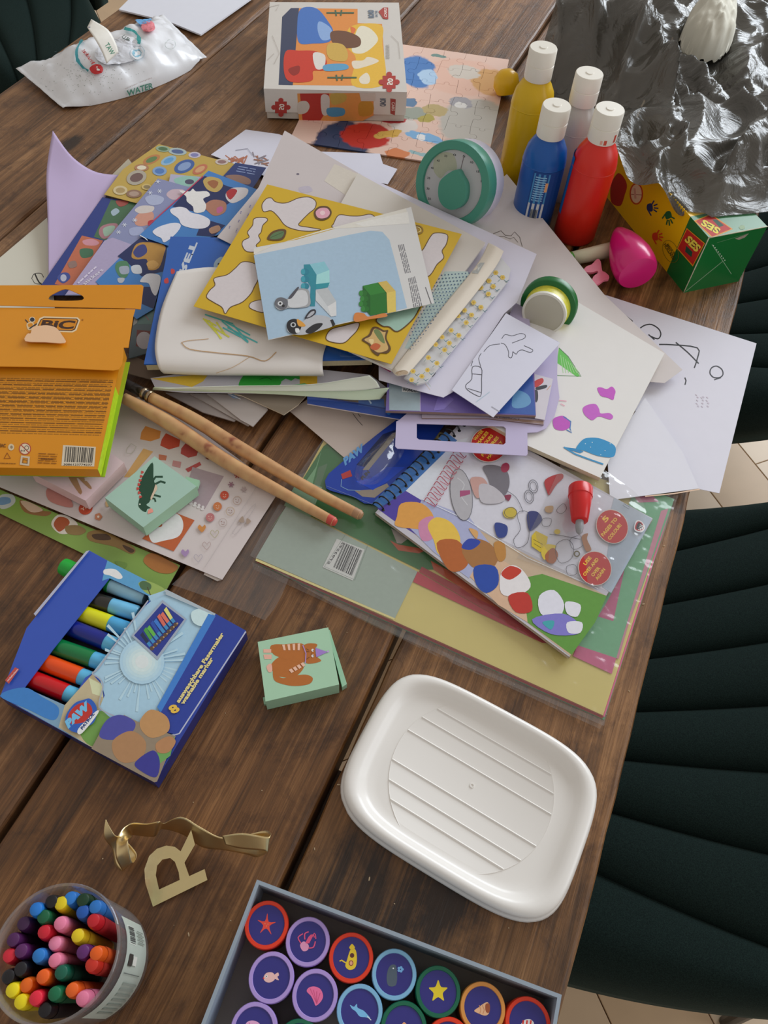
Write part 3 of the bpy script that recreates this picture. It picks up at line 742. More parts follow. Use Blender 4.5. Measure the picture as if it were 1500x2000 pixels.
i.blob(zB(295, 580, 340, 570, 360, 600, 340, 635, 295, 640), 'bdb5ab'); i.blob(zB(480, 530, 560, 530, 560, 570, 490, 590), 'b99a48'); i.blob(zB(460, 610, 550, 610, 550, 650, 470, 655), '4f88aa'); i.blob(zB(640, 580, 700, 570, 722, 610, 700, 650, 640, 650), 'b8862e')
i.poly(zB(640, 524, 730, 524, 730, 570, 650, 570), 'c4b9ae'); i.text('ROAD', zB(790, 555)[0], zB(790, 600)[0], (-12, 0), '5c6470', 0.05); i.poly(zB(815, 555, 845, 560, 840, 650, 815, 640), '963a34'); i.text('CARS', zB(822, 575)[0], zB(822, 625)[0], (6, 0), 'd0c0b8', 0.03)
i.build(pbx, 'front_print')
# assembled puzzle ------------------------------------------------------
def world_picture(ref, items, basec):
    """material with a printed picture: items (cx, cy, rx, ry, rot, colour) in the puzzle's own coordinates"""
    m, nt, b = base_mat('puzzle_picture'); N = nt.nodes; L = nt.links
    tc = N.new('ShaderNodeTexCoord'); tc.object = ref; no = N.new('ShaderNodeTexNoise'); no.inputs['Scale'].default_value = 60
    L.new(tc.outputs['Object'], no.inputs['Vector'])
    ds = N.new('ShaderNodeVectorMath'); ds.operation = 'SCALE'; ds.inputs['Scale'].default_value = 0.016; L.new(no.outputs['Color'], ds.inputs[0])
    ps = N.new('ShaderNodeVectorMath'); L.new(tc.outputs['Object'], ps.inputs[0]); L.new(ds.outputs[0], ps.inputs[1])
    last = None
    for cx, cy, rx, ry, rot, col in items:
        mp = N.new('ShaderNodeMapping'); mp.vector_type = 'TEXTURE'; mp.inputs['Location'].default_value = (cx + 0.008, cy + 0.008, 0); mp.inputs['Rotation'].default_value = (0, 0, rot); mp.inputs['Scale'].default_value = (rx, ry, 1)
        L.new(ps.outputs[0], mp.inputs[0]); fl_ = N.new('ShaderNodeVectorMath'); fl_.operation = 'MULTIPLY'; fl_.inputs[1].default_value = (1, 1, 0); L.new(mp.outputs[0], fl_.inputs[0])
        ln = N.new('ShaderNodeVectorMath'); ln.operation = 'LENGTH'; L.new(fl_.outputs[0], ln.inputs[0])
        mr = N.new('ShaderNodeMapRange'); mr.inputs[1].default_value = 0.94; mr.inputs[2].default_value = 1.06; mr.inputs[3].default_value = 1; mr.inputs[4].default_value = 0; L.new(ln.outputs['Value'], mr.inputs[0])
        mx = N.new('ShaderNodeMix'); mx.data_type = 'RGBA'; L.new(mr.outputs[0], mx.inputs[0]); mx.inputs[7].default_value = (*rgb(col), 1)
        if last: L.new(last, mx.inputs[6])
        else: mx.inputs[6].default_value = (*rgb(basec), 1)
        last = mx.outputs[2]
    L.new(last, b.inputs['Base Color']); b.inputs['Roughness'].default_value = 0.38
    return m
q0 = W(810, 86); q1 = W(1003, 118); q3 = W(740, 318); q2 = W(948, 336)
q3 = W(752, 312)
ex = (q1 - q0) + (q2 - q3); ex.normalize(); ey = Vector((-ex.y, ex.x, 0))
pz = empty('jigsaw_puzzle', W(640, 285)); ang = math.atan2(ex.y, ex.x); pz.rotation_euler = (0, 0, ang)
tag(pz, 'assembled jigsaw puzzle of orange desert sticking out from under its box', 'puzzle')
O2 = q3; mw = (q2 - q3).length; hh_ = (q0 - q3).length
# extend leftwards under the box
Wd = 0.255; Hd = (W(995, 118) - W(955, 335)).length
org = q2 - ex * Wd       # lower left corner
Mi = Matrix.Rotation(-ang, 3, 'Z'); pz.location = Vector((org.x, org.y, TT))
loc = lambda px, py: Mi @ (W(px, py, 0.002) - Vector(pz.location))
its = []
def pic(px, py, rx, ry, rot, col):
    v = loc(px, py); its.append((v.x, v.y, rx, ry, rot, col))
pic(905, 150, .060, .05, 0, 'd9b2a0'); pic(930, 240, .05, .06, 0, 'b4b0a8'); pic(960, 160, .03, .035, 0.3, 'c99a62'); pic(905, 140, .024, .02, 0, 'c8bfb4'); pic(915, 290, .05, .018, 0, 'c4a9a0')
pic(665, 285, .035, .06, 0.1, '2f3c5c'); pic(712, 265, .032, .030, 0.2, 'b32a22'); pic(790, 245, .018, .018, 0, 'cfc6c0'); pic(770, 230, .02, .012, 0.5, 'a82a30'); pic(760, 262, .020, .008, .6, 'c8a04c')
pic(815, 140, .026, .045, .2, '4878b4'); pic(838, 150, .014, .022, .2, 'a8c4de'); pic(800, 200, .012, .012, 0, '5a7898'); pic(810, 222, .022, .016, .3, '93998e'); pic(850, 215, .016, .016, .2, 'b3a070'); pic(835, 232, .012, .01, .2, 'a89a4c'); pic(900, 200, .016, .014, 0, '9c9aa0'); pic(898, 205, .007, .009, 0, 'd4d2cf')
pic(830, 268, .024, .009, -.1, '78a9d2'); pic(822, 268, .007, .007, 0, 'dfe6ea'); pic(855, 110, .012, .004, 0, '6d8a84'); pic(820, 300, .016, .004, 0, '8fb0b4'); pic(775, 300, .015, .012, 0, 'cd7d50')
PM = world_picture(pz, its, 'd9b9aa')  # pale base and upper-right tones carry window glare in the picture colours
nx, ny = 8, 6
def knob(a, b, sgn):
    """edge of a jigsaw piece from a to b with a knob"""
    d = b - a; n = Vector((-d.y, d.x)) * sgn; pts = [a]
    for t, w in ((.36, .02), (.41, .06), (.38, .14), (.42, .21), (.5, .24), (.58, .21), (.62, .14), (.59, .06), (.64, .02)): pts.append(a + d * t + n * w)
    return pts
def gp(i_, j_):
    jx = 0.0018 * noise.noise(Vector((i_ * 3.1, j_ * 2.7, 5))) if 0 < i_ < nx else 0; jy = 0.0018 * noise.noise(Vector((i_ * 1.7, j_ * 4.7, 9))) if 0 < j_ < ny else 0
    return Vector((i_ * Wd / nx + jx, j_ * Hd / ny + jy))
rs = random.Random(5); hs = {(i_, j_): rs.choice((-1, 1)) for i_ in range(nx + 1) for j_ in range(ny + 1)}; vs = {(i_, j_): rs.choice((-1, 1)) for i_ in range(nx + 1) for j_ in range(ny + 1)}
for i_ in range(nx):
    for j_ in range(ny):
        c = [gp(i_, j_), gp(i_ + 1, j_), gp(i_ + 1, j_ + 1), gp(i_, j_ + 1)]; pts = []
        pts += knob(c[0], c[1], hs[i_, j_]) if j_ > 0 else [c[0]]
        pts += knob(c[1], c[2], vs[i_ + 1, j_]) if i_ < nx - 1 else [c[1]]
        k2 = (knob(c[3], c[2], hs[i_, j_ + 1])[::-1] if j_ < ny - 1 else [c[3]]); pts += [c[2]] + (k2[:-1] if j_ < ny - 1 else [])
        k3 = (knob(c[0], c[3], vs[i_, j_])[::-1] if i_ > 0 else []); pts += [c[3]] + (k3[:-1] if i_ > 0 else [])
        m_ = sum(pts, Vector((0, 0))) / len(pts); inn = []
        for k in range(len(pts)):
            a_, b_, d_ = pts[k - 1], pts[k], pts[(k + 1) % len(pts)]; t_ = (d_ - a_).normalized() if (d_ - a_).length else Vector((1, 0)); inn.append(b_ + Vector((-t_.y, t_.x)) * 0.00022)
        zt = 0.0020 + 0.00025 * rs.random(); n_ = len(inn)
        T = tessellate_polygon([[Vector((p.x, p.y, 0)) for p in inn]]); V = [(p.x, p.y, zt) for p in inn] + [(p.x, p.y, 0.0002) for p in inn]; Fc = []
        for a_, b_, d_ in T:
            if (inn[b_] - inn[a_]).cross(inn[d_] - inn[a_]) < 0: a_, d_ = d_, a_
            Fc.append((a_, b_, d_))
        Fc += [(k, k + n_, (k + 1) % n_ + n_, (k + 1) % n_) for k in range(n_)]
        me = bpy.data.meshes.new('puzzle_piece'); me.from_pydata(V, [], Fc); me.materials.append(PM); o = bpy.data.objects.new('puzzle_piece', me); COL.objects.link(o); o.parent = pz
# wipes pack -----------------------------------------------------------
L0, L1, R1, R0 = W(25, 128, 0.012), W(123, 211, 0.003), W(404, 112, 0.004), W(318, 28, 0.012)
L0 += (L1 - L0) * 0.06
nb = (L1 - L0).normalized(); nu, nv = 60, 26; V = []; Fc = []
def wz(u, v):
    e = min(u, 1 - u); bu = min(1, max(0, (e - 0.035) / 0.22)) ** 0.7; bv = math.sin(PI * min(1, max(0, v))) ** 0.45
    return 0.040 * bu * bv
for u in range(nu + 1):
    fu = u / nu
    for v in range(nv + 1):
        fv = v / nv; p = L0.lerp(R0, fu).lerp(L1.lerp(R1, fu), fv); e = min(fu, 1 - fu); pin = 0.10 * math.exp(-((e - 0.05) / 0.04) ** 2) * 0 ; z = wz(fu, fv)
        shrink = 0.16 * min(1, max(0, (e - 0.03) / 0.25)) * (1 - fv)      # far edge pulled in where the pack swells
        p = p.lerp(L1.lerp(R1, fu), shrink); p = p + nb * (0.022 * math.sin(PI * min(1, max(0, (fu - 0.02) / 0.93))) ** 0.7 * fv)
        cz = noise.noise(Vector((p.x * 38, p.y * 38, 3))) * 0.0055 + abs(noise.noise(Vector((p.x * 90, p.y * 70, 8)))) * 0.004
        cz *= 1 if 0.08 < e else 0.6; cz += 0.003 * math.sin(fv * 40) * math.exp(-((e - 0.05) / 0.05) ** 2)
        base_z = p.z * (1 if e < 0.08 else max(0, 1 - (e - 0.08) * 12)) + TT * (0 if e < 0.08 else min(1, (e - 0.08) * 12))
        V.append(Vector((p.x, p.y, max(TT + 0.001, base_z + z + cz * (0.3 + min(1, z / 0.02))))))
for u in range(nu):
    for v in range(nv): a = u * (nv + 1) + v; Fc.append((a, a + 1, a + nv + 2, a + nv + 1))
n0 = (V[Fc[200][1]] - V[Fc[200][0]]).cross(V[Fc[200][2]] - V[Fc[200][0]])
if n0.z < 0: Fc = [f[::-1] for f in Fc]
DW = Drape(V, Fc); k = len(V)
rim = [u * (nv + 1) for u in range(nu + 1)] + [nu * (nv + 1) + v for v in range(1, nv + 1)] + [u * (nv + 1) + nv for u in range(nu - 1, -1, -1)] + [v for v in range(nv - 1, 0, -1)]
V2 = V + [Vector((V[r].x, V[r].y, max(TT + 0.0003, min(V[r].z - 0.0006, TT + 0.012)))) for r in rim]; F2 = list(Fc)
for q in range(len(rim)): q2 = (q + 1) % len(rim); F2.append((rim[q], rim[q2], k + q2, k + q))
F2.append(tuple(range(k, k + len(rim))))
wp = mk('wipes_pack', V2, F2, M('d9dbe2', 0.33, 0.03, 0.1, 60, coat=0.3, name='soft_white_film'), None, smooth=True); tag(wp, 'crumpled white packet of wet wipes with teal ring', 'wipes pack')
i = Ink(DW)
for x, y in [(rn.gauss(175, 42), rn.gauss(148, 16)) for _ in range(170)]: i.ell(x, y, 0.9, 0.7, 'a3a8a2', n=6)
i.ell(232, 105, 46, 24, 'c8cad0', -0.2)
i.line(zA(495, 240, 455, 290, 450, 340, 480, 395, 530, 425), 5, '2e8088', sm=4); i.line(zA(735, 180, 790, 200, 815, 240, 810, 265), 6, '2e8a88', sm=4)
i.ell(*zA(570, 415)[0], 11, 9.5, 'b8292c'); i.ell(*zA(563, 412)[0], 2, 1.6, 'e8dcd8'); i.ell(*zA(577, 418)[0], 2, 1.6, 'e8dcd8'); i.ell(*zA(574, 406)[0], 1.6, 1.4, 'e8dcd8')
i.text('Kruidvat', *zA(545, 390, 485, 310), (6, -4), 'b84848', 0.01)
i.ell(*zA(805, 322)[0], 13, 12, 'd4d8dc'); i.blob(zA(770, 325, 790, 300, 830, 305, 830, 340, 795, 350), '7fb0c4'); i.ring(*zA(805, 322)[0], 15, 14, 1, 'a8b8c0')
i.text('WATER', *zA(740, 565, 893, 518), (-1.5, -12), '3f7a68', 0.03); i.text('UP', *zA(715, 235, 745, 258), (5, -5), '5c6a64'); i.text('U', *zA(650, 355, 675, 345), (2, -7), '5f9a8c')
i.text('water wipes', *zA(725, 525, 885, 460), (-0.5, -3), 'b8aaa8'); i.blob(zA(800, 135, 860, 110, 890, 130, 860, 155, 820, 160), '5f9ccc'); i.blob(zA(830, 160, 885, 140, 905, 185, 850, 200), 'd07880')
i.blob(zA(310, 305, 360, 290, 350, 315, 320, 320), 'b8cce0'); i.ring(*zA(995, 275)[0], 10, 8, 1.2, 'b8bfbf')
i.build(wp, 'packet_print')
fo, fd = curved('opened_flap', [[(208, 122, .044), (232, 104, .046)], [(198, 98, .056), (226, 84, .056)], [(184, 74, .068), (210, 56, .070)], [(170, 52, .074), (178, 36, .078)]], M('dcd9d0', 0.4, name='flap_film'), 0.0006, 12, 6, wp, 0.003)
i = Ink(fd); i.text('WAT', *zA(650, 325, 612, 262), (8, -5), '4f8a70', 0.02); i.blob(zA(510, 150, 520, 145, 530, 160, 515, 165), '38447a'); i.build(wp, 'flap_print')
# ------------------------------------------------------------------ near things
# plastic lid -----------------------------------------------------------
def li(p, q, r, s):
    x1, y1 = p; x2, y2 = q; x3, y3 = r; x4, y4 = s; d = (x1 - x2) * (y3 - y4) - (y1 - y2) * (x3 - x4)
    a = x1 * y2 - y1 * x2; b = x3 * y4 - y3 * x4
    return ((a * (x3 - x4) - (x1 - x2) * b) / d, (a * (y3 - y4) - (y1 - y2) * b) / d)
T1, T2 = (845, 1311), (1134, 1466); R1_, R2_ = (1174, 1555), (1103, 1758); B1_, B2_ = (990, 1790), (698, 1612); L1_, L2_ = (665, 1514), (762, 1332)
cs = [li(L1_, L2_, T1, T2), li(T1, T2, R1_, R2_), li(R1_, R2_, B1_, B2_), li(B1_, B2_, L1_, L2_)]
HL = 0.013
Wc = [W(*p, HL) for p in cs]
def lidpt(a, s, z):
    n = 4.6; c, d = math.cos(a), math.sin(a); r = (abs(c) ** n + abs(d) ** n) ** (-1 / n); x = c * r; y = d * r
    bl = 1 + 0.022 * (1 - abs(x) ** 2 if abs(y) > abs(x) else 1 - abs(y) ** 2)
    x *= s * (bl if abs(x) > abs(y) else 1) * 0.985; y *= s * (bl if abs(y) >= abs(x) else 1) * 0.985
    x, y = (x + 1) / 2, (y + 1) / 2
    p = Wc[0].lerp(Wc[1], x).lerp(Wc[3].lerp(Wc[2], x), y); p.z = TT + z; return p
half = ((Wc[1] - Wc[0]).length + (Wc[3] - Wc[0]).length) / 4
prof = [(0.012, 0.0004), (0.013, 0.001), (0.012, 0.004), (0.0015, 0.0055), (0.0005, 0.008), (0, 0.011), (-0.001, 0.0133), (-0.003, 0.0145), (-0.006, 0.0143), (-0.009, 0.0125), (-0.012, 0.0095), (-0.0155, 0.0078), (-0.020, 0.0072)]
prof = [(-0.0025, 0.0004), (0.0008, 0.0008), (0.0016, 0.0022), (0.0008, 0.004), (-0.0008, 0.0052), (0.0, 0.0085), (0.0, 0.0115), (-0.0015, 0.0136), (-0.004, 0.0145), (-0.007, 0.0140), (-0.0095, 0.0120), (-0.0115, 0.0092), (-0.0145, 0.0074), (-0.020, 0.0068), (-0.030, 0.0068)]
na = 120; V = []; Fc = []
for d, z in prof:
    for k in range(na): V.append(lidpt(2 * PI * k / na, 1 + d / half, z))
for i_ in range(len(prof) - 1):
    for k in range(na): a = i_ * na + k; b = i_ * na + (k + 1) % na; Fc.append((a, a + na, b + na, b))
Fc.append(tuple(range((len(prof) - 1) * na, len(prof) * na))[::-1]); Fc.append(tuple(range(na)))
WP = M('dcd9d4', 0.34, 0.015, 0.05, 30, coat=0.15, name='white_tub_plastic')
lid = mk('tub_lid', V, Fc, WP, None, smooth=True); tag(lid, 'white plastic tub lid with ribbed circle lying at the table edge', 'lid')
bm = bmesh.new(); bm.from_mesh(lid.data); bmesh.ops.recalc_face_normals(bm, faces=bm.faces); bm.to_mesh(lid.data); bm.free()
zl = 0.0068
cp = [W(*p, zl) for p in zQ(690, 388, 1210, 770, 1010, 965, 538, 520, 600, 432, 1120, 590, 640, 790, 1160, 910)]
cx = sum((p.x for p in cp)) / len(cp); cy = sum((p.y for p in cp)) / len(cp)
import itertools
best = None
for dx in range(-8, 9):
    for dy in range(-8, 9):
        x, y = cx + dx * .002, cy + dy * .002; rr = [math.hypot(p.x - x, p.y - y) for p in cp]; sp = max(rr) - min(rr)
        if best is None or sp < best[0]: best = (sp, x, y, sum(rr) / len(rr))
_, cx, cy, cr_l = best
lathe('round_panel', Vector((cx, cy, TT + zl - 0.0002)), Vector((0, 0, 1)), [(cr_l, 0), (cr_l - 0.0003, 0.0006), (cr_l - 0.0008, 0.0003)], WP, lid, 72)
dirr = (W(*zQ(1150, 915)[0], zl) - W(*zQ(540, 545)[0], zl)).normalized(); nrm_ = Vector((-dirr.y, dirr.x, 0)); cc_ = Vector((cx, cy, TT + zl + 0.0001))
for pts_ in (zQ(540, 545, 1155, 915), zQ(600, 430, 1210, 792), zQ(680, 398, 1185, 690), zQ(790, 396, 1115, 580), zQ(552, 637, 1075, 958), zQ(612, 745, 955, 960)):
    d_ = nrm_.dot((W(*pts_[0], zl) + W(*pts_[1], zl)) / 2 - cc_); hl_ = math.sqrt(max(0.0001, (cr_l - 0.0006) ** 2 - d_ ** 2))
    a_ = cc_ + nrm_ * d_ - dirr * hl_; b_ = cc_ + nrm_ * d_ + dirr * hl_
    w_ = 0.0007
    mk('rib', [a_ - nrm_ * w_, b_ - nrm_ * w_, b_ + nrm_ * w_, a_ + nrm_ * w_, a_ + Vector((0, 0, .0008)), b_ + Vector((0, 0, .0008))], [(0, 1, 5, 4), (3, 4, 5, 2), (0, 4, 3), (1, 2, 5)], WP, lid)
lathe('moulding_mark', W(*zQ(872, 660)[0], zl) , Vector((0, 0, 1)), [(0.0018, 0), (0.0016, 0.0006), (0.0010, 0.0006), (0.0008, 0.0)], WP, lid, 20, capb=False, capt=False)
# stamp box -------------------------------------------------------------
HS = 0.036; RZ = Vector((0, 0, 1))
sa = W(502, 1718, HS); sb = W(1097, 1943, HS); ux = (sb - sa).normalized(); uy = Vector((ux.y, -ux.x, 0)); WX = (sb - sa).length; WY = 0.125; th = 0.0022
bxs = empty('stamp_box', Vector((sa.x, sa.y, TT)) + ux * WX / 2 + uy * WY / 2); tag(bxs, 'open pale blue cardboard box full of round toy stamps', 'box')
cb = M('8b98a4', 0.55, 0.04, 0.05, 60, name='blue_grey_card'); ci = M('6f6964', 0.6, name='brown_grey_inner_card')
def wall(p, d, l, n_, name):
    """wall from p along d, thickness towards n_"""
    s0 = Vector((p.x, p.y, TT + 0.0003)); q = [s0, s0 + d * l, s0 + d * l + n_ * th, s0 + n_ * th]; V = q + [v + Vector((0, 0, HS)) for v in q]
    nn = (q[1] - q[0]).cross(q[2] - q[1]); Fs = [(0, 1, 2, 3)[::-1], (4, 5, 6, 7), (0, 1, 5, 4), (1, 2, 6, 5), (2, 3, 7, 6), (3, 0, 4, 7)]
    if nn.z < 0: Fs = [f[::-1] for f in Fs]
    return mk(name, V, Fs, cb, bxs)
wall(sa, ux, WX, uy, 'wall'); wall(sa + uy * th, uy, WY - 2 * th, ux, 'wall'); wall(sa + ux * (WX - th) + uy * th, uy, WY - 2 * th, ux, 'wall'); wall(sa + uy * (WY - th), ux, WX, uy, 'wall')
c4 = [sa + ux * th + uy * th, sa + ux * (WX - th) + uy * th, sa + ux * (WX - th) + uy * (WY - th), sa + ux * th + uy * (WY - th)]
V = [Vector((p.x, p.y, TT + 0.0004)) for p in c4] + [Vector((p.x, p.y, TT + 0.002)) for p in c4]
mk('bottom', V, [(0, 1, 2, 3), (7, 6, 5, 4), (0, 4, 5, 1), (1, 5, 6, 2), (2, 6, 7, 3), (3, 7, 4, 0)], ci, bxs)
SR = 0.01335; HT = 0.030
RED, LIL, LBL, GRNs, ORA = 'e03a1c', 'ad94d6', '7fb6da', '0e6448', 'd99448'
def motif(ink, kind, x, y):
    P = lambda *a: [(x + a[k], y + a[k + 1]) for k in range(0, len(a), 2)]
    if kind == 'starfish':
        p = []
        for k in range(10):
            a = -PI / 2 + 0.1 + k * PI / 5; r = 24 if k % 2 == 0 else 8; p.append((x + r * 0.85 * math.cos(a), y + r * math.sin(a)))
        ink.blob(p, 'e0483a', 3)
        for q in P(-3, -2, 3, -1, 0, 3): ink.ell(*q, 1, 1, 'f09a70', n=8)
    elif kind == 'flower':
        p = []
        for k in range(10):
            a = -PI / 2 + k * PI / 5; r = 24 if k % 2 == 0 else 12; p.append((x + r * 0.85 * math.cos(a), y + r * math.sin(a)))
        ink.blob(p, 'ecc828', 4)
    elif kind == 'crab':
        ink.blob(P(-16, 8, -8, 0, 2, 8, 0, 18, -10, 20), 'd890b4')
        for k in range(4): ink.line(P(-4 + k * 2, 4, 2 + k * 4, -8 - 3 * k, 8 + 3 * k, -14 + k * 3), 2, 'd8507c', sm=3)
        ink.line(P(-14, 4, -20, -8, -10, -16), 2.2, 'd8507c', sm=3); ink.line(P(-6, -4, -6, -16, 2, -20), 2.4, 'd8507c', sm=3); ink.line(P(2, 14, 12, 12, 16, 0), 2.4, 'd8507c', sm=3)
    elif kind == 'submarine':
        ink.blob(P(2, -20, 10, -14, 12, 6, 8, 22, -4, 26, -12, 18, -8, 4, -4, -10), 'e8c030'); ink.line(P(-10, 12, -20, 6, -24, 8), 2.6, 'e8c030'); ink.ell(x + 2, y - 4, 4.5, 5, '5a2c28'); ink.ell(x, y + 12, 5, 6, 'e0a080'); ink.ring(x, y + 12, 4, 5, 1.4, '803020'); ink.blob(P(-4, -20, 2, -28, 8, -20, 2, -16), 'e8c030')
    elif kind == 'whale':
        ink.blob(P(-12, -12, -4, -20, 4, -16, 6, 10, 2, 24, -12, 24, -16, 8), '4c5a68'); ink.ell(x - 2, y - 12, 1.6, 1.8, 'd8e0e4', n=8)
        for k in range(5): a = k * 1.256; ink.ell(x + 13 + 4 * math.cos(a), y - 10 + 4 * math.sin(a), 3, 3, '6fa8dc', n=8)
    elif kind == 'shell':
        ink.blob(P(-18, 6, -8, -2, 0, -8, 10, -12, 14, 0, 12, 12, 4, 16, -8, 12), 'ecb088'); ink.blob(P(6, -8, 14, -8, 14, 8, 8, 10, 5, 2), '9a5030')
        for k in (-8, -1): ink.line(P(k, -6, k + 4, 4, k + 1, 13), 1.2, 'c88860')
    elif kind in ('scallop', 'palescallop'):
        c = 'ea6a9a' if kind == 'scallop' else 'd8a0c8'
        ink.blob(P(-17, -8, -12, -16, 0, -18, 12, -12, 17, 2, 12, 14, 2, 22, -2, 14, -8, 2), c)
        for k in range(4): ink.line(P(4, 18, -10 + k * 7, -14 + k * 3), 1, 'c04878')
    elif kind == 'fish':
        ink.blob(P(-16, 0, -10, -9, 2, -10, 8, -3, 6, 6, -4, 11, -13, 8), 'e8b4b0'); ink.blob(P(6, -4, 14, -10, 16, -4, 13, -1, 16, 6, 8, 3), 'e8b4b0'); ink.ell(x - 10, y - 2, 2.6, 2.8, 'f0f0f0', n=10); ink.ell(x - 10, y - 2, 1.2, 1.3, '202030', n=8); ink.ell(x - 16, y + 2, 1.6, 1.8, 'd02828', n=8)
    elif kind == 'dolphin':
        ink.blob(P(-20, -12, -12, -8, -6, -14, -4, -6, 8, 0, 16, 8, 22, 16, 12, 14, 0, 12, -8, 2, -16, -4), '74b4e2'); ink.line(P(16, 12, 24, 20), 1.6, 'd8e8f4')
    elif kind == 'snail': ink.blob(P(-8, 0, 0, -12, 8, -4, 12, 6, -10, 6), 'e8a070')
    elif kind == 'stripefish':
        ink.blob(P(-16, 6, -8, -6, 4, -8, 12, 0, 8, 12, -8, 12), 'f0e4e0')
        for k in (-10, -2, 6): ink.line(P(k, -6, k - 2, 10), 3, 'd83428')
    else: ink.ell(x, y, 8, 8, 'e8a070')
st = [(270, 242, RED, 'starfish', 'red stamp with orange starfish'), (425, 305, LIL, 'crab', 'lilac stamp with pink hermit crab'), (588, 365, RED, 'submarine', 'red stamp with yellow submarine'),
      (750, 428, LBL, 'whale', 'light blue stamp with grey whale'), (915, 493, GRNs, 'flower', 'green stamp with yellow starfish'), (1083, 555, ORA, 'shell', 'orange stamp with whelk shell'), (1253, 612, RED, 'stripefish', 'red stamp with striped fish at the box corner'),
      (288, 440, LIL, 'fish', 'lilac stamp with small pink fish'), (452, 507, LIL, 'scallop', 'lilac stamp with bright pink scallop shell'), (620, 565, LBL, 'dolphin', 'light blue stamp with blue narwhal'), (786, 630, GRNs, 'snail', 'green stamp below the whale stamp'), (955, 692, RED, 'x', 'red stamp cut by the lower photo edge'),
      (222, 635, LIL, 'palescallop', 'lilac stamp with pale shell near the lower left of the box'), (390, 700, GRNs, 'x', 'green stamp between two lilac stamps at the photo\'s lower edge')]
for x, y, col, kind, lab in st:
    px, py = zP(x, y)[0]; c = W(px, py, HT); b = Vector((c.x, c.y, TT + 0.0021))
    s = empty('stamp', b); tag(s, lab, 'stamp', 'round toy stamps in the box')
    rm = M(col, 0.35, 0.02, 0.02, 30, g=1.1, name='stamp_plastic')
    hH = HT - 0.0021
    lathe('barrel', b, RZ, [(SR * 0.93, 0), (SR * 0.95, 0.001), (SR * 0.95, hH - 0.008)], rm, s, 36, capt=False)
    lathe('rim', b, RZ, [(SR * 0.955, hH - 0.008), (SR, hH - 0.0075), (SR, hH - 0.001), (SR * 0.97, hH), (SR * 0.83, hH), (SR * 0.81, hH - 0.0006)], rm, s, 40, capb=False, capt=False)
    lathe('disc', b, RZ, [(SR * 0.83, hH - 0.002), (SR * 0.83, hH - 0.0006)], M('2e2c78', 0.4, name='indigo_disc'), s, 36, smooth=False)
    i = Ink(Pl(HT - 0.0006)); motif(i, kind, px, py) if False else None
    i = Ink(Pl(HT - 0.0006))
    sc_ = 0.52
    class SI:   # motif drawn at its own scale around the disc centre
        def __getattr__(s_, nme):
            f_ = getattr(i, nme)
            def g_(*a, **k_):
                a = list(a)
                T_ = lambda p: (px + (p[0] - px) * sc_ * 1.8, py + (p[1] - py) * sc_ * 1.8)
                if nme in ('blob', 'poly', 'line', 'oline'): a[0] = [T_(p) for p in a[0]]
                else:
                    a[0], a[1] = T_((a[0], a[1])); a[2] *= 0.94; a[3] *= 0.94
                return f_(*a, **k_)
            return g_
    motif(SI(), kind, px, py); i.build(s, 'picture')
# crayon tub -------------------------------------------------------------
HC = 0.082; cc2 = W(108, 1859, HC); RC = 0.0335; cb0 = Vector((cc2.x, cc2.y, TT))
tub = empty('crayon_tub', cb0); tag(tub, 'clear round plastic tub crammed with wax crayons', 'tub')
PET = clear_mat('clear_tub_plastic', (0.96, 0.96, 0.97), 0.06, 0.05, 0, haze=0.09)
lathe('wall', cb0, RZ, [(RC * 0.93, 0.0006), (RC * 0.97, 0.004), (RC * 0.975, HC - 0.006), (RC * 1.0, HC - 0.005), (RC * 1.0, HC - 0.0005), (RC * 0.985, HC), (RC * 0.955, HC - 0.0005), (RC * 0.95, HC - 0.006), (RC * 0.945, 0.004), (RC * 0.90, 0.0018)], PET, tub, 64)
wrl = []
ang0 = math.atan2((W(290, 1850, 0.04) - cb0).y, (W(290, 1850, 0.04) - cb0).x)
LBM = M('b3bdb4', 0.4, name='pale_label')
wrap(cb0, RC * 0.978, ang0 - 1.25, ang0 + 0.50, 0.012, 0.062, LBM, tub, 'paper_label', 20)
it = [(ang0 + 0.05, ang0 + 0.36, .040, .056, 'c8ccc4')]
for k in range(9): it.append((ang0 + 0.07 + 0.031 * k, ang0 + 0.07 + 0.031 * k + (0.02 if k % 3 else 0.011), .041, .054, '4a4c4c'))
it += [(ang0 - 0.28, ang0 - 0.10, .046, .055, '3a3634'), (ang0 - 0.26, ang0 - 0.12, .036, .045, 'd0cfc8'), (ang0 - 0.4, ang0 - 0.385, .02, .058, '6a706c')]
for k in range(7): it.append((ang0 - 1.1 + 0.09 * k, ang0 - 1.06 + 0.09 * k, .018, .05, '8e968e'))
for k in range(4): it.append((ang0 + 0.1 + 0.06 * k, ang0 + 0.12 + 0.06 * k, .02, .036, '7e867e'))
wrapink(cb0, RC * 0.98, tub, it)
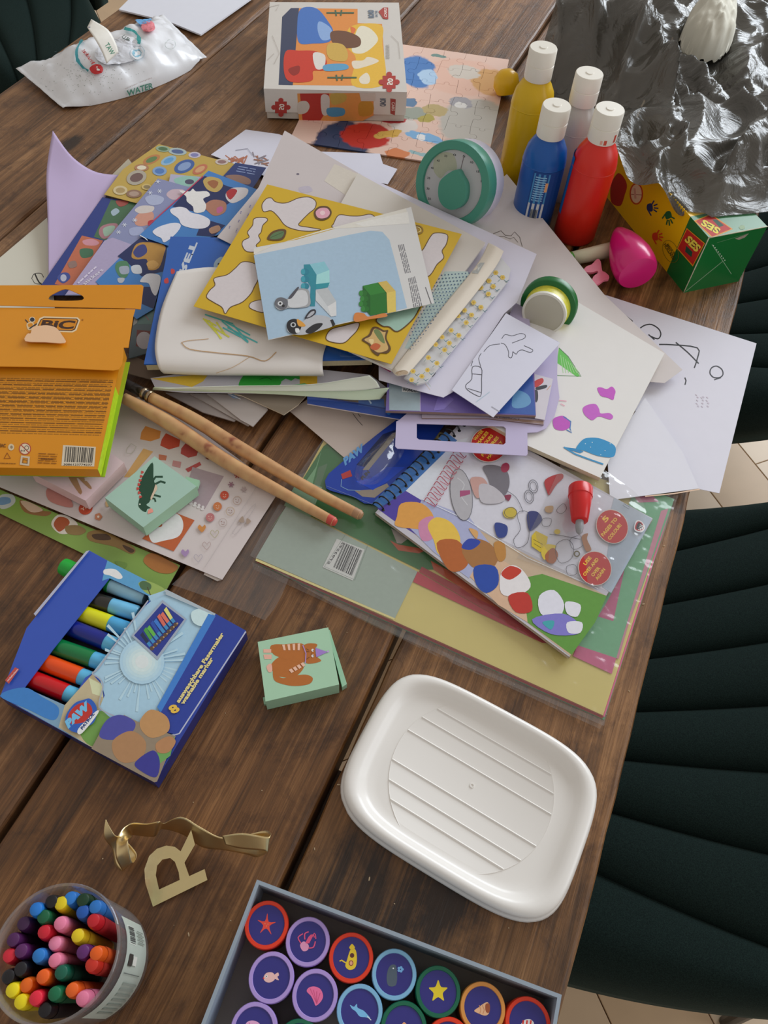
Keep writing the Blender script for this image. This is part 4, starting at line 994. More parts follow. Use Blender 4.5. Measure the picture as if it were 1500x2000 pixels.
CR = [(372, 490, '2c7cd0', 'blue', 'at the far rim of'), (262, 505, '17151a', 'black', 'at the far left rim of'), (440, 510, '123a22', 'dark green', 'sunk at the far rim of'), (315, 545, 'e8c81c', 'yellow', 'standing tall among blues and blacks in'),
      (180, 565, '2074c8', 'blue', 'near the upper left of'), (225, 615, '0f5a38', 'green', 'beside the upper blue tip in'), (430, 590, '1a55a8', 'blue', 'sunk right of the tall yellow tip in'), (508, 550, '2a76c4', 'blue', 'against the right rim of'),
      (118, 650, '3c1c44', 'purple', 'in the left of'), (313, 650, 'e87c9c', 'pink', 'just above the centre of'), (487, 635, 'c01c28', 'red', 'high at the right rim of'), (228, 695, 'c41c30', 'red', 'left of the centre of'),
      (405, 715, 'ecc41c', 'yellow', 'right of the centre of'), (62, 735, '4a1c50', 'purple', 'far left in'), (285, 755, 'ec84a4', 'pink', 'at the very centre of'), (108, 795, '542058', 'purple', 'above the blue tip in the left of'),
      (432, 800, '5a2266', 'purple', 'right of centre in'), (502, 808, 'ec5c14', 'orange', 'at the right rim of'), (200, 820, '2472bc', 'blue', 'at the lower left of centre in'), (25, 820, 'd02438', 'red', 'at the photo\'s left edge in'),
      (285, 845, 'e47a98', 'pink', 'just under the centre of'), (105, 890, '16141a', 'black', 'lower left in'), (318, 908, '0c5844', 'green', 'large below the centre of'), (222, 930, 'e85c18', 'orange', 'below the centre of'), (40, 930, '141216', 'black', 'in the lower far left of'),
      (135, 975, 'ec6414', 'orange', 'lower left in'), (375, 1000, 'f0601c', 'orange', 'large at the lower right of'), (55, 1005, 'e8cc14', 'yellow', 'at the lower left rim of'), (185, 1043, 'd8243c', 'red', 'near the lower rim of'), (283, 1020, '0c6440', 'green', 'near the lower rim of'),
      (95, 1075, 'e4cc10', 'yellow', 'lowest at the near rim of'), (232, 1105, '121014', 'black', 'lowest at the near rim of'), (478, 868, 'c02c1c', 'dark red', 'under the orange one at the right of'), (430, 1045, 'dc7898', 'pink', 'leaning at the lower right wall of')]
for x, y, col, cn, where in CR:
    px, py = zO(x, y)[0]; top = W(px, py, HC - 0.006 + 0.004 * noise.noise(Vector((x * .1, y * .1, 0)))); d = Vector((top.x - cb0.x, top.y - cb0.y, 0)); 
    if d.length > RC * 0.80: top -= d.normalized() * (d.length - RC * 0.80); d = Vector((top.x - cb0.x, top.y - cb0.y, 0))
    bt = cb0 + d * 0.90 + Vector((0, 0, 0.006)); axc = (top - bt).normalized(); Lc = (top - bt).length
    cro = empty('crayon', bt); tag(cro, '%s wax crayon %s the clear tub' % (cn, where), 'crayon', 'wax crayons in the clear tub')
    wx = M(col, 0.42, 0.06, 0.15, 200, name='wax'); rC = 0.0042
    lathe('wax_stick', bt, axc, [(rC * 0.9, 0), (rC, 0.001), (rC, Lc - 0.006), (rC * 0.92, Lc - 0.003), (rC * 0.80, Lc - 0.0006), (rC * 0.6, Lc)], wx, cro, 14)
    lathe('paper_sleeve', bt, axc, [(rC * 1.06, 0.006), (rC * 1.06, Lc - 0.010)], M(col, 0.7, 0.12, 0.1, 300, g=0.85, name='sleeve_paper'), cro, 14, capb=False, capt=False)
# gold ribbon and letter -------------------------------------------------
GOLD = M('f4dca6', 0.34, 0.06, 0.2, 45, 0.5, metal=1.0, g=1.0, name='gold_foil')
segs = [zO(555, 110, 545, 200, 580, 265, 610, 190), zO(600, 190, 695, 130, 715, 290, 640, 380, 595, 345)]
R_ = zO
rows_ = [[(*R_(553, 110)[0], .030), (*R_(556, 112)[0], .030)], [(*R_(545, 200)[0], .022), (*R_(600, 190)[0], .024)], [(*R_(585, 262)[0], .012), (*R_(640, 205)[0], .020)], [(*R_(600, 345)[0], .006), (*R_(712, 285)[0], .016)], [(*R_(640, 378)[0], .010), (*R_(690, 330)[0], .024)], [(*R_(605, 300)[0], .022), (*R_(670, 225)[0], .030)], [(*R_(620, 190)[0], .020), (*R_(690, 200)[0], .016)],
         [(*R_(685, 128)[0], .016), (*R_(690, 188)[0], .003)], [(*R_(770, 130)[0], .020), (*R_(775, 198)[0], .006)], [(*R_(835, 120)[0], .026), (*R_(815, 195)[0], .010)], [(*R_(860, 130)[0], .016), (*R_(850, 160)[0], .008)], [(*R_(950, 97)[0], .024), (*R_(960, 190)[0], .004)], [(*R_(1050, 150)[0], .020), (*R_(1060, 255)[0], .003)],
         [(*R_(1150, 200)[0], .016), (*R_(1170, 268)[0], .003)], [(*R_(1250, 195)[0], .016), (*R_(1290, 290)[0], .006)], [(*R_(1395, 165)[0], .026), (*R_(1345, 305)[0], .012)], [(*R_(1405, 200)[0], .034), (*R_(1398, 275)[0], .026)], [(*R_(1270, 180)[0], .030), (*R_(1255, 260)[0], .018)], [(*R_(1160, 195)[0], .022), (*R_(1180, 240)[0], .018)]]
rb_, _ = curved('gold_ribbon', rows_, GOLD, 0.0002, 110, 6, None, 0.002); tag(rb_, 'twisted gold foil ribbon curling on the table', 'ribbon')
let = [zO(800, 565)[0]] + zO(760, 440, 755, 370, 780, 300, 820, 262, 870, 245, 915, 252, 945, 275, 1000, 163, 1020, 240, 965, 335, 990, 405, 1070, 368, 1085, 425)
hole = zO(815, 400, 822, 350, 850, 318, 890, 310, 915, 330, 935, 385, 940, 425, 832, 475)
ltr, lp = slab('gold_letter', let, ((0, .002), (8, .016), (13, .004)), 0.0004, M('e2d09c', 0.22, 0.1, 0.3, 60, 0.5, metal=1.0, g=1.0, name='gold_foil_letter'), None, holes=[hole]); tag(ltr, 'gold foil letter R cut-out beside the ribbon', 'letter')
# marker box ---------------------------------------------------------------
HM = 0.0158
zz = zM
outer = zz(485, 38, 600, 78, 830, 210, 935, 268, 1385, 495, 870, 1340, 520, 1150, 0, 862, 5, 850, 60, 600, 200, 400)
outer = [zz(500, 42)[0]] + zz(605, 100, 935, 268, 1385, 495, 870, 1350, 520, 1155, 0, 868, 150, 480)
win = zz(618, 200, 835, 298, 840, 330, 800, 365, 735, 450, 660, 545, 580, 665, 520, 735, 480, 760, 440, 830, 365, 915, 140, 815, 300, 600)
mbx = empty('marker_box', W(240, 1300)); tag(mbx, 'blue box of felt markers, its window torn open', 'box')
NAV = card('2440a0', 0.3); 
panel, mp_ = slab('front_panel', outer, HM, 0.0006, card('3452ae', 0.3), mbx, holes=[win])
lowo = orient([W(*p, HM) for p in outer]); n_ = len(lowo)
V = [Vector((p.x, p.y, TT + HM - 0.0006)) for p in lowo] + [Vector((p.x, p.y, TT + 0.0004)) for p in lowo]
mk('side_walls', V, [(k, k + n_, (k + 1) % n_ + n_, (k + 1) % n_) for k in range(n_)], card('182668', 0.3), mbx)
mk('back_panel', V[n_:] + [v + Vector((0, 0, 0.0005)) for v in V[n_:]], [tuple(range(n_, 2 * n_)), tuple(range(n_))[::-1]] + [(k, (k + 1) % n_, (k + 1) % n_ + n_, k + n_) for k in range(n_)], card('20242e', 0.5), mbx)
i = Ink(mp_)
i.poly(zz(605, 100, 935, 268, 920, 300, 840, 330, 835, 298, 618, 200, 575, 215, 590, 150), '5a9cc8'); i.blob(zz(590, 150, 650, 150, 690, 190, 670, 205, 620, 185, 585, 175), 'dfe2e4')
i.blob(zz(780, 230, 830, 215, 920, 255, 930, 285, 880, 300, 820, 280), '93ab5c'); i.blob(zz(785, 230, 810, 215, 850, 235, 845, 265, 800, 262), '4c6a48'); i.line(zz(830, 250, 850, 300), 1.5, '4a3a2a')
i.poly(zz(0, 862, 135, 815, 365, 915, 440, 830, 520, 740, 560, 790, 590, 900, 620, 985, 520, 1155), '7a9cb4')
i.poly(zz(365, 915, 440, 830, 520, 740, 575, 800, 585, 900, 560, 950, 620, 985, 520, 1155, 330, 1040), 'bcae8c'); i.poly(zz(500, 760, 575, 800, 580, 870, 520, 850), 'cfd4ac'); i.blob(zz(450, 1060, 560, 950, 620, 985, 530, 1145), '6f9a4c')
i.blob(zz(0, 862, 135, 815, 240, 870, 330, 930, 300, 1000, 160, 940), '3c7cc0')
i.poly(zz(835, 300, 930, 268, 1215, 410, 905, 950, 950, 1080, 870, 1340, 520, 1155, 620, 985, 560, 930, 590, 860, 560, 760, 520, 735, 800, 370, 850, 330), 'a3c6da')
cxr, cyr = zz(800, 670)[0]
for k in range(44):
    a = 2 * PI * k / 44 + 0.1
    if (k * 7) % 5 == 0: continue
    l = 62 + 12 * ((k * 5) % 4) 
    p = [(cxr + 14 * math.cos(a), cyr + 14 * math.sin(a)), (cxr + l * math.cos(a - .03), cyr + l * math.sin(a - .03)), (cxr + l * math.cos(a + .03), cyr + l * math.sin(a + .03))]
    p = [(min(max(x, 205), 405), y) for x, y in p]
    i.poly(p, 'b2d1e2')
[i.ell(cxr, cyr, r_, r_, c_) for r_, c_ in ((44, 'aaccdf'), (38, 'b2d1e2'), (32, 'bad6e6'), (26, 'c4dbe8'), (20, 'cde0ea'), (13, 'd6e4ec'))]; i.blob(zz(1080, 390, 1150, 370, 1200, 420, 1150, 470, 1090, 450), 'c4dcec')
i.poly(zz(840, 330, 935, 285, 925, 268, 935, 262, 1215, 400, 1215, 412, 930, 290), 'a8b4bc')
i.line(zz(835, 325, 790, 385, 700, 500, 560, 700, 520, 735, 560, 765, 580, 810, 560, 925, 640, 975), 2.6, 'a4a8b4', sm=4); i.line(zz(640, 975, 740, 1030, 960, 1085, 1010, 1075), 2.4, 'a4a8b4')
i.poly(zz(1215, 400, 1385, 495, 870, 1350, 880, 1150, 990, 1080, 945, 1070, 905, 955), '2a3f96'); i.poly(zz(1175, 400, 1215, 412, 905, 958, 885, 925), '3f7cc8')
i.line(zz(1385, 500, 1010, 1075, 960, 1090), 2.6, 'b4b8cc')
i.poly(zz(915, 322, 1052, 430, 888, 662, 740, 525), '9ca8b8'); i.poly(zz(915, 340, 1037, 432, 885, 640, 755, 522), '2a3a8c')
for k, cl in enumerate(('22304c', '4c9a44', '62b04c', '2c50a8', '3c78c8', 'd06a5c', 'd8705c', 'd8d478')):
    x0_, y0_ = 790 + k * 19, 520 - k * 19
    p = zz(x0_, y0_ - 8 * (k % 2), x0_ + 14, y0_ - 18 - 8 * (k % 2), x0_ + 50, y0_ + 35, x0_ + 36, y0_ + 48); i.poly(p, cl)
    p = zz(x0_ + 36, y0_ + 48, x0_ + 50, y0_ + 35, x0_ + 66, y0_ + 56, x0_ + 52, y0_ + 68); i.poly(p, '3f88bc'); i.ell(*zz(x0_ + 66, y0_ + 75)[0], 4.2, 4.2, '5c4638', n=10); i.ell(*zz(x0_ + 76, y0_ + 68)[0], 2, 2, 'b09470', n=8)
i.text('auswaschbare Fasermaler', *zz(1010, 905, 1265, 515), (-7.5, -4.5), 'e8d08a', 0.045); i.text('washable marker', *zz(1035, 915, 1205, 655), (-7.5, -4.5), 'e8d08a', 0.045); i.text('8', *zz(975, 968, 1020, 945), (-12, -14), 'eab84a', 0.05)
# crest and its lettering
i.blob(zz(375, 965, 420, 905, 470, 885, 510, 880, 545, 930, 530, 1010, 470, 1045, 450, 1070, 400, 1060, 370, 1020), '2c5cb4'); i.blob(zz(385, 970, 430, 915, 490, 900, 520, 940, 500, 1000, 400, 1020), 'b8332c'); i.blob(zz(440, 1050, 540, 950, 550, 965, 460, 1075), 'dde2e8')
i.text('PAW', zz(385, 1050)[0], zz(508, 930)[0], (-7, -15), '6fb8e4', 0.08); i.text('PATROL', *zz(465, 1055, 535, 965), (-4.5, -4), '1c3878', 0.05)
# plain soft patches of the printed picture's colours (the cartoon figures are left out)
i.poly(zz(515, 1160, 590, 1020, 700, 970, 800, 1020, 990, 1090, 885, 1345, 870, 1350), '8e7f6c'); i.poly(zz(870, 1200, 985, 1090, 960, 1200, 880, 1260), '6aa058'); i.blob(zz(560, 1090, 600, 1000, 680, 970, 760, 1010, 740, 1070, 640, 1110), '4a4c9c')
i.blob(zz(640, 1110, 740, 1060, 820, 1120, 800, 1210, 700, 1240, 640, 1190), 'a87e58'); i.blob(zz(790, 1000, 850, 940, 940, 980, 950, 1060, 860, 1100, 800, 1060), 'b98c5c'); i.blob(zz(760, 1240, 860, 1170, 900, 1230, 880, 1320, 800, 1290), '38388c')
i.blob(zz(880, 1130, 950, 1090, 990, 1120, 950, 1180, 890, 1180), 'b08058')
# nickel-red tag with small lettering
i.poly(zz(28, 775, 85, 702, 108, 712, 50, 795), 'b84a44'); i.text('nickelodeon', *zz(45, 782, 103, 715), (-2.4, -2), 'e0d0d0', 0.02)
i.poly(zz(485, 48, 505, 42, 200, 412, 190, 400), 'aeb2c8')
i.build(mbx, 'panel_print', INKG)
# the light blue slip of the torn window, and the markers
mk_ = [((600, 232), (820, 312), '18803c', '8cb8cc', 'dark green-tipped marker with pale blue picture barrel, top of the row', .12), ((520, 322), (780, 400), '2a2824', '6cb4dc', 'light blue marker whose cap is missing', .42),  # second marker: its dark front end stands in for a shaded empty slot
       ((400, 375), (760, 505), 'e0e018', '4aa0d0', 'yellow marker in the blue box window', .62), ((340, 455), (700, 600), '0e1f86', '62b4d8', 'navy blue marker in the blue box window', .72), ((260, 565), (620, 690), '0e7a40', '5ab0dc', 'green marker in the blue box window', .74),
       ((190, 650), (540, 785), 'f0500e', '5cb0d8', 'orange marker in the blue box window', .76), ((120, 745), (460, 880), 'c8121c', '5cb4d8', 'red marker nearest the near end of the blue box window', .76)]
R5 = 0.0066
for (a_, b_, cA, cB, lab, sp) in mk_:
    p0 = W(*zz(*a_)[0], 0.0076); p1 = W(*zz(*b_)[0], 0.0076); d = (p1 - p0).normalized(); L_ = (p1 - p0).length
    m_ = empty('marker', p0); tag(m_, lab, 'marker', 'felt markers in the blue box')
    rr_ = R5 if sp < .5 else R5
    lathe('cap', p0, d, [(rr_ * 0.7, 0), (rr_ * 0.98, 0.001), (rr_, 0.003), (rr_, L_ * sp)], M(cA, 0.28, 0.02, 0.02, 30, g=1.05, coat=0.2, name='marker_cap'), m_, 22)
    lathe('barrel', p0 + d * L_ * sp, d, [(rr_ * 0.9, -0.001), (rr_ * 0.94, 0.0), (rr_ * 0.94, L_ * (1 - sp) - 0.002), (rr_ * 0.8, L_ * (1 - sp))], M(cB, 0.32, 0.12 if sp < .5 else 0.03, 0.02, 120, name='marker_barrel'), m_, 22)
sg = W(*zz(355, 150)[0], 0.0085); sgd = (W(*zz(440, 90)[0], 0.0085) - sg).normalized()
o = lathe('marker', W(*zz(352, 130)[0], 0.0075), (W(*zz(450, 178)[0], 0.0075) - W(*zz(352, 130)[0], 0.0075)), [(0.0055, 0), (0.0068, 0.001), (0.0072, 0.003), (0.0072, 0.012)], M('22b040', 0.3, g=1.0, name='green_marker_cap'), None, 24)
tag(o, 'bright green marker end poking out of the blue box corner', 'marker')
# little flat matchbox boxes ------------------------------------------------
def minibox(px, h, t, mat, label, side=None):
    o, p = slab('matchbox', px, h, t, mat, None, side=side); tag(o, label, 'box', 'little picture matchboxes'); return o, p
GB = card('9fc4a6', 0.45); GBs = card('93b89c', 0.5)
cat, cpl = minibox(zQ(46, 106, 318, 50, 360, 270, 76, 336), 0.0175, 0.017, GB, 'mint green matchbox with an orange party-hat cat', GBs)
tb_, _ = slab('inner_tray', zQ(314, 58, 324, 60, 390, 268, 372, 280), 0.008, 0.0074, GBs, cat); slab('corner_flap', zQ(66, 320, 76, 318, 85, 345, 70, 345), 0.004, 0.0035, GBs, cat)
i = Ink(cpl)
OR = 'ab6426'
i.blob(zQ(100, 190, 140, 160, 200, 170, 225, 200, 190, 240, 130, 240, 105, 220), OR); i.blob(zQ(104, 118, 150, 115, 215, 112, 235, 140, 225, 185, 180, 180, 130, 165, 104, 150), OR); i.blob(zQ(100, 118, 150, 128, 150, 140, 100, 148), OR)
i.blob(zQ(105, 200, 112, 225, 140, 245, 180, 238, 230, 232, 258, 245, 245, 268, 190, 276, 140, 268, 108, 250), OR); i.blob(zQ(222, 125, 240, 112, 275, 115, 268, 135, 272, 160, 290, 180, 240, 190, 225, 170), OR)
for q in (zQ(68, 134, 98, 134, 98, 148, 68, 148), zQ(68, 155, 100, 155, 100, 172, 72, 172)): i.poly(q, 'dcaa96')
i.blob(zQ(80, 200, 98, 190, 102, 218, 88, 222), 'dcaa96')
for k in range(4): i.poly(zQ(140 + k * 20, 117 - k * 1.5, 150 + k * 20, 116 - k * 1.5, 154 + k * 18, 138, 146 + k * 18, 138), 'dfb49c')
for k in range(4): i.poly(zQ(166 + k * 15, 214 - k * 8, 176 + k * 15, 208 - k * 8, 186 + k * 15, 220 - k * 8, 176 + k * 15, 226 - k * 8), 'dfb49c')
i.poly(zQ(268, 128, 316, 145, 272, 165), '9a78c0'); i.ell(*zQ(317, 143)[0], 1.8, 2, 'b898d4'); i.line(zQ(220, 118, 232, 150, 230, 188), 2, 'a888c0')
for y in (138, 160): i.ell(*zQ(258, y)[0], 2.6, 2.8, 'e4e4e0', n=10); i.ell(*zQ(260, y)[0], 1.2, 1.3, '202020', n=8)
for q in (zQ(232, 132, 245, 138), zQ(232, 142, 246, 144), zQ(234, 172, 246, 164), zQ(252, 148, 256, 156)): i.line(q, 0.7, '3c2414')
i.build(cat, 'cat_picture')
din, dpl = minibox(zJ(755, 228, 960, 375, 700, 575, 512, 430), 0.0215, 0.013, card('9dbcae', 0.45), 'pale green matchbox with a fire-breathing green dinosaur', GBs)
slab('inner_tray', zJ(905, 325, 975, 345, 965, 375, 930, 400), 0.0125, 0.004, GBs, din); slab('inner_tray', zJ(515, 440, 700, 572, 712, 592, 690, 585, 535, 465), 0.011, 0.002, GBs, din)
i = Ink(dpl)
DG = '17402c'
i.blob(zJ(745, 258, 700, 320, 680, 370, 680, 400, 700, 430, 720, 440, 745, 420, 765, 385, 750, 340), DG, 4); i.blob(zJ(690, 420, 735, 420, 730, 450, 715, 465, 735, 480, 720, 485, 712, 500, 690, 490, 675, 465), DG)
i.line(zJ(745, 350, 760, 328, 795, 328), 4, DG); i.line(zJ(755, 365, 785, 350, 808, 358), 4, DG); i.line(zJ(745, 415, 785, 425), 3.6, DG); i.line(zJ(735, 430, 755, 435, 760, 450), 3.4, DG)
for k in range(7): i.blob(zJ(704 - k * 5.5 + (k > 4) * 12 * (k - 4), 305 + 20 * k, 690 - k * 5.5 + (k > 4) * 12 * (k - 4), 298 + 20 * k, 690 - k * 5.5 + (k > 4) * 12 * (k - 4), 314 + 20 * k), 'b8423a', 2)
i.blob(zJ(725, 490, 740, 482, 748, 498, 735, 505, 722, 508), 'e09080'); i.blob(zJ(760, 365, 768, 385, 755, 410, 740, 440, 735, 430, 750, 395), 'c9b49c'); i.ell(*zJ(683, 462)[0], 1.6, 1.6, 'c8d0c0', n=8)
i.build(din, 'dinosaur_picture')
pkb, ppl = minibox(zJ(150, 308, 430, 130, 605, 258, 418, 445), 0.0215, 0.013, card('cfb6bc', 0.45), 'pale pink matchbox with giraffe, half under the orange pack', card('cdb0b0', 0.5))
i = Ink(ppl)
for q in (zJ(335, 290, 430, 285, 425, 330, 340, 330), zJ(330, 320, 360, 310, 395, 385, 400, 405, 385, 408), zJ(370, 320, 395, 320, 445, 375, 435, 385), zJ(420, 300, 470, 295, 480, 325, 455, 325)): i.blob(q, 'a07858', 3)
for k in range(9): i.ell(*zJ(345 + (k * 37) % 110, 298 + (k * 23) % 70)[0], 2.6, 2.2, 'd2bcb8', n=7)
i.build(pkb, 'giraffe_picture')
# paint brushes ----------------------------------------------------------------
def brush(pts, rad, label, tip, ferr=None):
    P = [W(x, y, h) for x, y, h in pts]; n = 26; Q = [cr(P, k / n) for k in range(n + 1)]; rr = [cr([Vector((r, 0)) for r in rad], k / n).x for k in range(n + 1)]
    b = empty('paint_brush', P[-1]); tag(b, label, 'paintbrush')
    tube('handle', Q, rr, WH, b, 18)
    d = (P[-1] - P[-2]).normalized()
    lathe('dipped_end', P[-1] - d * 0.006, d, [(rad[-1] * 1.03, 0), (rad[-1] * 1.02, 0.0055), (rad[-1] * 0.7, 0.008), (0.0005, 0.0088)], plastic(tip, 0.5), b, 18)
    if ferr:
        a, c, e = [W(*q) for q in ferr]; tube('ferrule', [a, c], [0.0050, 0.0053], M('3a3430', 0.3, metal=0.6, name='dark_ferrule'), b, 18)
        dd = (c - a).normalized()
        for t in (0.0, -0.006): lathe('ferrule_ring', c + dd * (t - 0.001), dd, [(0.0054, 0), (0.0061, 0.001), (0.0061, 0.0024), (0.0054, 0.0034)], M('a8957c', 0.3, metal=1.0, g=1.0, name='brass'), b, 20)
        tube('bristles', [e, a], [0.004, 0.005], M('241a14', 0.8, name='dark_bristle'), b, 12)
    return b
WH, wnt, wb = base_mat('stained_brush_wood'); tc = wnt.nodes.new('ShaderNodeTexCoord'); n1 = wnt.nodes.new('ShaderNodeTexNoise'); n1.inputs['Scale'].default_value = 70; wnt.links.new(tc.outputs['Object'], n1.inputs[0])
rp = wnt.nodes.new('ShaderNodeValToRGB'); wnt.links.new(n1.outputs[0], rp.inputs[0]); e = rp.color_ramp.elements
e[0].position = 0.22; e[0].color = (*rgb('8a4a34', 1.1), 1); e[1].position = 0.66; e[1].color = (*rgb('c39c6c'), 1); x = e.new(0.33); x.color = (*rgb('b3845a'), 1); x = e.new(0.50); x.color = (*rgb('be9366'), 1)
wnt.links.new(rp.outputs[0], wb.inputs['Base Color']); wb.inputs['Roughness'].default_value = 0.42
brush([(243, 778, .021), (330, 826, .017), (440, 900, .014), (560, 968, .0135), (652, 1019, .013)], [.0052, .0068, .0065, .0052, .0042], 'pale wooden paintbrush with red-dipped end, nearest the cards', 'b8443a')
brush([(296, 777, .0215), (380, 820, .019), (480, 882, .016), (600, 952, .014), (703, 1006, .013)], [.0054, .0062, .0062, .0052, .0044], 'wooden paintbrush with brass ferrule, behind the red-dipped one', 'a07a5a', [(262, 758, .022), (291, 774, .0215), (232, 742, .0225)])
# ------------------------------------------------------------------ papers on the right
WHT = paper('d3d2dc'); WH2 = paper('cfc8c6'); CREAM = card('c9bfa4', 0.6)
BLK = '1e1e22'
sA, pA = sheet('drawing_sheet', zG(430, 510, 560, 532, 1433, 812, 1215, 1690, 1080, 1662, 560, 1000), 0.0012, 'white drawing with black marker doodles, hanging over the right table edge', 'drawing', WHT)
i = Ink(pA, gain=1.1)
for p in (zG(598, 592, 640, 630, 708, 684), zG(752, 722, 780, 705, 820, 702, 860, 728, 872, 760, 855, 785, 812, 770), zG(835, 790, 800, 760), zG(862, 818, 940, 820, 1086, 838, 1086, 900, 1068, 956), zG(960, 806, 1030, 865, 1094, 930)):
    i.line(p, 2.4, BLK, sm=3)
i.oline(zG(1160, 985, 1170, 955, 1200, 945, 1230, 965, 1236, 995, 1215, 1012, 1180, 1010), 2.2, '24242c', sm=4); i.line(zG(1185, 1025, 1225, 1012), 2, '24242c'); i.line(zG(1013, 1012, 1020, 1030, 1014, 1054), 2.2, BLK)
for k in range(14): i.line(zG(1075 + (k * 31) % 90, 1110 + (k * 17) % 70, 1085 + (k * 31) % 90, 1118 + (k * 17) % 70), 1.3, 'c6b9c4')
i.build(sA, 'marker_drawing')
sB, pB = sheet('blank_sheet', zG(780, 1130, 1000, 1450, 1095, 1662, 575, 1730, 560, 1500, 640, 1330), 0.0085, 'blank white sheet with one orange-edged corner at the table edge', 'paper', paper('d6d6e2'))
i = Ink(pB); i.line(zL(1080, 508, 1250, 492, 1400, 466), 2.2, 'd8b89c'); i.build(sB, 'orange_edge')
sC, pC = sheet('drawing_sheet', [(990, 340), (1180, 575), (1333, 722), (1298, 748), (1150, 735), (960, 640), (890, 420)], ((0, .026), (2, .0095), (5, .016)), 'large cream drawing sheet with shield outline in front of the bottles', 'drawing', paper('c9c2c0'))
i = Ink(pC)
i.line(zF(680, 275, 760, 240, 850, 208), 1.6, 'b0ad78'); i.line(zF(690, 268, 800, 235), 1.2, 'b8b48a')
i.line(zF(790, 470, 810, 462, 835, 452, 860, 478, 895, 482, 915, 458, 945, 490, 960, 545), 1.3, '6c625c'); i.line(zF(800, 490, 850, 485, 890, 500, 910, 490, 935, 520), 1.1, '7c726c')
i.build(sC, 'pencil_drawing')
pad, pd = slab('drawing_pad', [(1298, 690), (1172, 933), (1030, 870), (940, 820), (1070, 560), (1120, 585)], 0.0195, 0.005, paper('d9d7d4'), None, side=CREAM)
tag(pad, 'thick white drawing pad painted with a blue shape and pink hearts', 'drawing pad')
i = Ink(pd)
i.poly(zG(275, 838, 320, 880, 400, 1005, 380, 1008, 262, 925), '5fb84a'); i.line(zG(275, 838, 330, 890, 405, 1005, 265, 1000), 1.5, '4c7a48')
for k in range(7): i.line(zG(285 + k * 14, 880 + k * 12, 300 + k * 16, 985), 1.2, 'a4d494')
i.blob(zG(500, 1075, 525, 1070, 555, 1080, 585, 1065, 606, 1090, 600, 1120, 592, 1143, 560, 1130, 520, 1118), 'b848b4'); i.blob(zG(420, 1185, 450, 1170, 490, 1168, 510, 1195, 520, 1222, 570, 1220, 592, 1240, 575, 1258, 510, 1240, 470, 1262, 430, 1235, 415, 1205), 'b854b8')
i.blob(zG(240, 1260, 270, 1240, 305, 1238, 335, 1265, 340, 1300, 300, 1322, 250, 1310), 'b44ab0'); i.line(zG(300, 1240, 345, 1270, 340, 1310, 350, 1335, 320, 1318), 2, '3a70b0')
i.blob(zG(375, 1430, 410, 1380, 450, 1365, 520, 1370, 600, 1410, 605, 1460, 580, 1480, 500, 1470, 420, 1440), '1484b8'); i.poly(zG(298, 1418, 375, 1428, 420, 1445, 400, 1455, 320, 1430), '1c7cb0'); i.line(zG(305, 1420, 370, 1460, 450, 1490, 535, 1520), 3, '2a86b6')
for p in ((430, 1400), (470, 1392), (520, 1465), (575, 1400), (460, 1420), (545, 1440)): i.ell(*zG(*p)[0], 1.1, 0.9, 'c8dce6', n=6)
i.line(zG(275, 1145, 320, 1150), 1.2, 'd890a4'); i.line(zG(285, 1165, 310, 1178), 1.2, 'd890a4')
i.build(pad, 'marker_drawing')
# coloured paper pack ------------------------------------------------------
pk_ = empty('coloured_paper_pack', W(900, 1150)); tag(pk_, 'pack of coloured paper sheets in a clear sleeve with barcode', 'paper pack')
def shift(P_, d): return [(x + d[0], y + d[1]) for x, y in P_]
Q4 = [(502, 1092), (1178, 1397), (1312, 975), (672, 790)]
for k, (cl, d) in enumerate((('4a8a5c', (2, 9)), ('a8362c', (-1, 6)), ('c45a80', (3, 3)), ('a83c30', (0, 2.5)), ('c8b86c', (0, 0)))):
    slab('sheet', shift(Q4, d), 0.0010 + k * 0.0009, 0.0007, card(cl, 0.5), pk_)
pkp = Pl(0.0050)
i = Ink(pkp)
i.poly(zN(265, 20, 400, -80, 900, 300, 1100, 700, 640, 440, 590, 440, 140, 218), '2c6a34'); i.poly(zN(80, 310, 140, 222, 200, 250, 262, 20, 240, 90), '6c9c70'); i.poly(zN(35, 400, 140, 220, 585, 447, 508, 606), '9aa89c')
i.poly(zN(35, 402, 508, 606, 505, 612, 33, 410), 'd8cc88'); i.poly(zN(130, 222, 180, 130, 260, 160, 220, 262), '86a98c')
i.poly(zN(585, 447, 1010, 690, 570, 482), 'b03444'); i.poly(zN(590, 447, 600, 430, 900, 590, 1040, 690, 1010, 690), 'a02c34')
i.poly(zN(490, 340, 520, 355, 620, 372, 590, 385, 520, 375), 'b4502c'); i.poly(zN(630, 410, 760, 480, 860, 545, 900, 590, 790, 540, 640, 440), 'b44c24'); i.poly(zN(495, 300, 560, 330, 530, 352, 515, 350), 'a8a09c')
i.poly(zN(1130, 700, 1330, 150, 1460, 200, 1262, 742), '6aa37c'); i.poly(zN(1225, 560, 1290, 440, 1252, 616, 1200, 600), 'b05a7c'); i.poly(zN(1115, 735, 1130, 698, 1262, 742, 1247, 796), 'bc5c80'); i.poly(zN(1262, 742, 1415, 240, 1440, 232, 1300, 640, 1270, 745), 'bc8090')
i.poly(zL(1010, 500, 1120, 500, 1160, 540, 1040, 545), 'b8748c')
i.poly(zN(310, 335, 405, 372, 365, 478, 262, 432), 'c9cac6')
i.bars(zN(335, 348, 398, 376, 362, 462, 298, 432), 17, '2a2c30'); i.text('5793592', *zN(276, 420, 330, 345), (4, 2), '3a3c40', 0.02); i.oline(zN(340, 320, 418, 352, 372, 475, 268, 430), 0.7, '7c8a80')
i.build(pk_, 'sheet_colours', INKG)
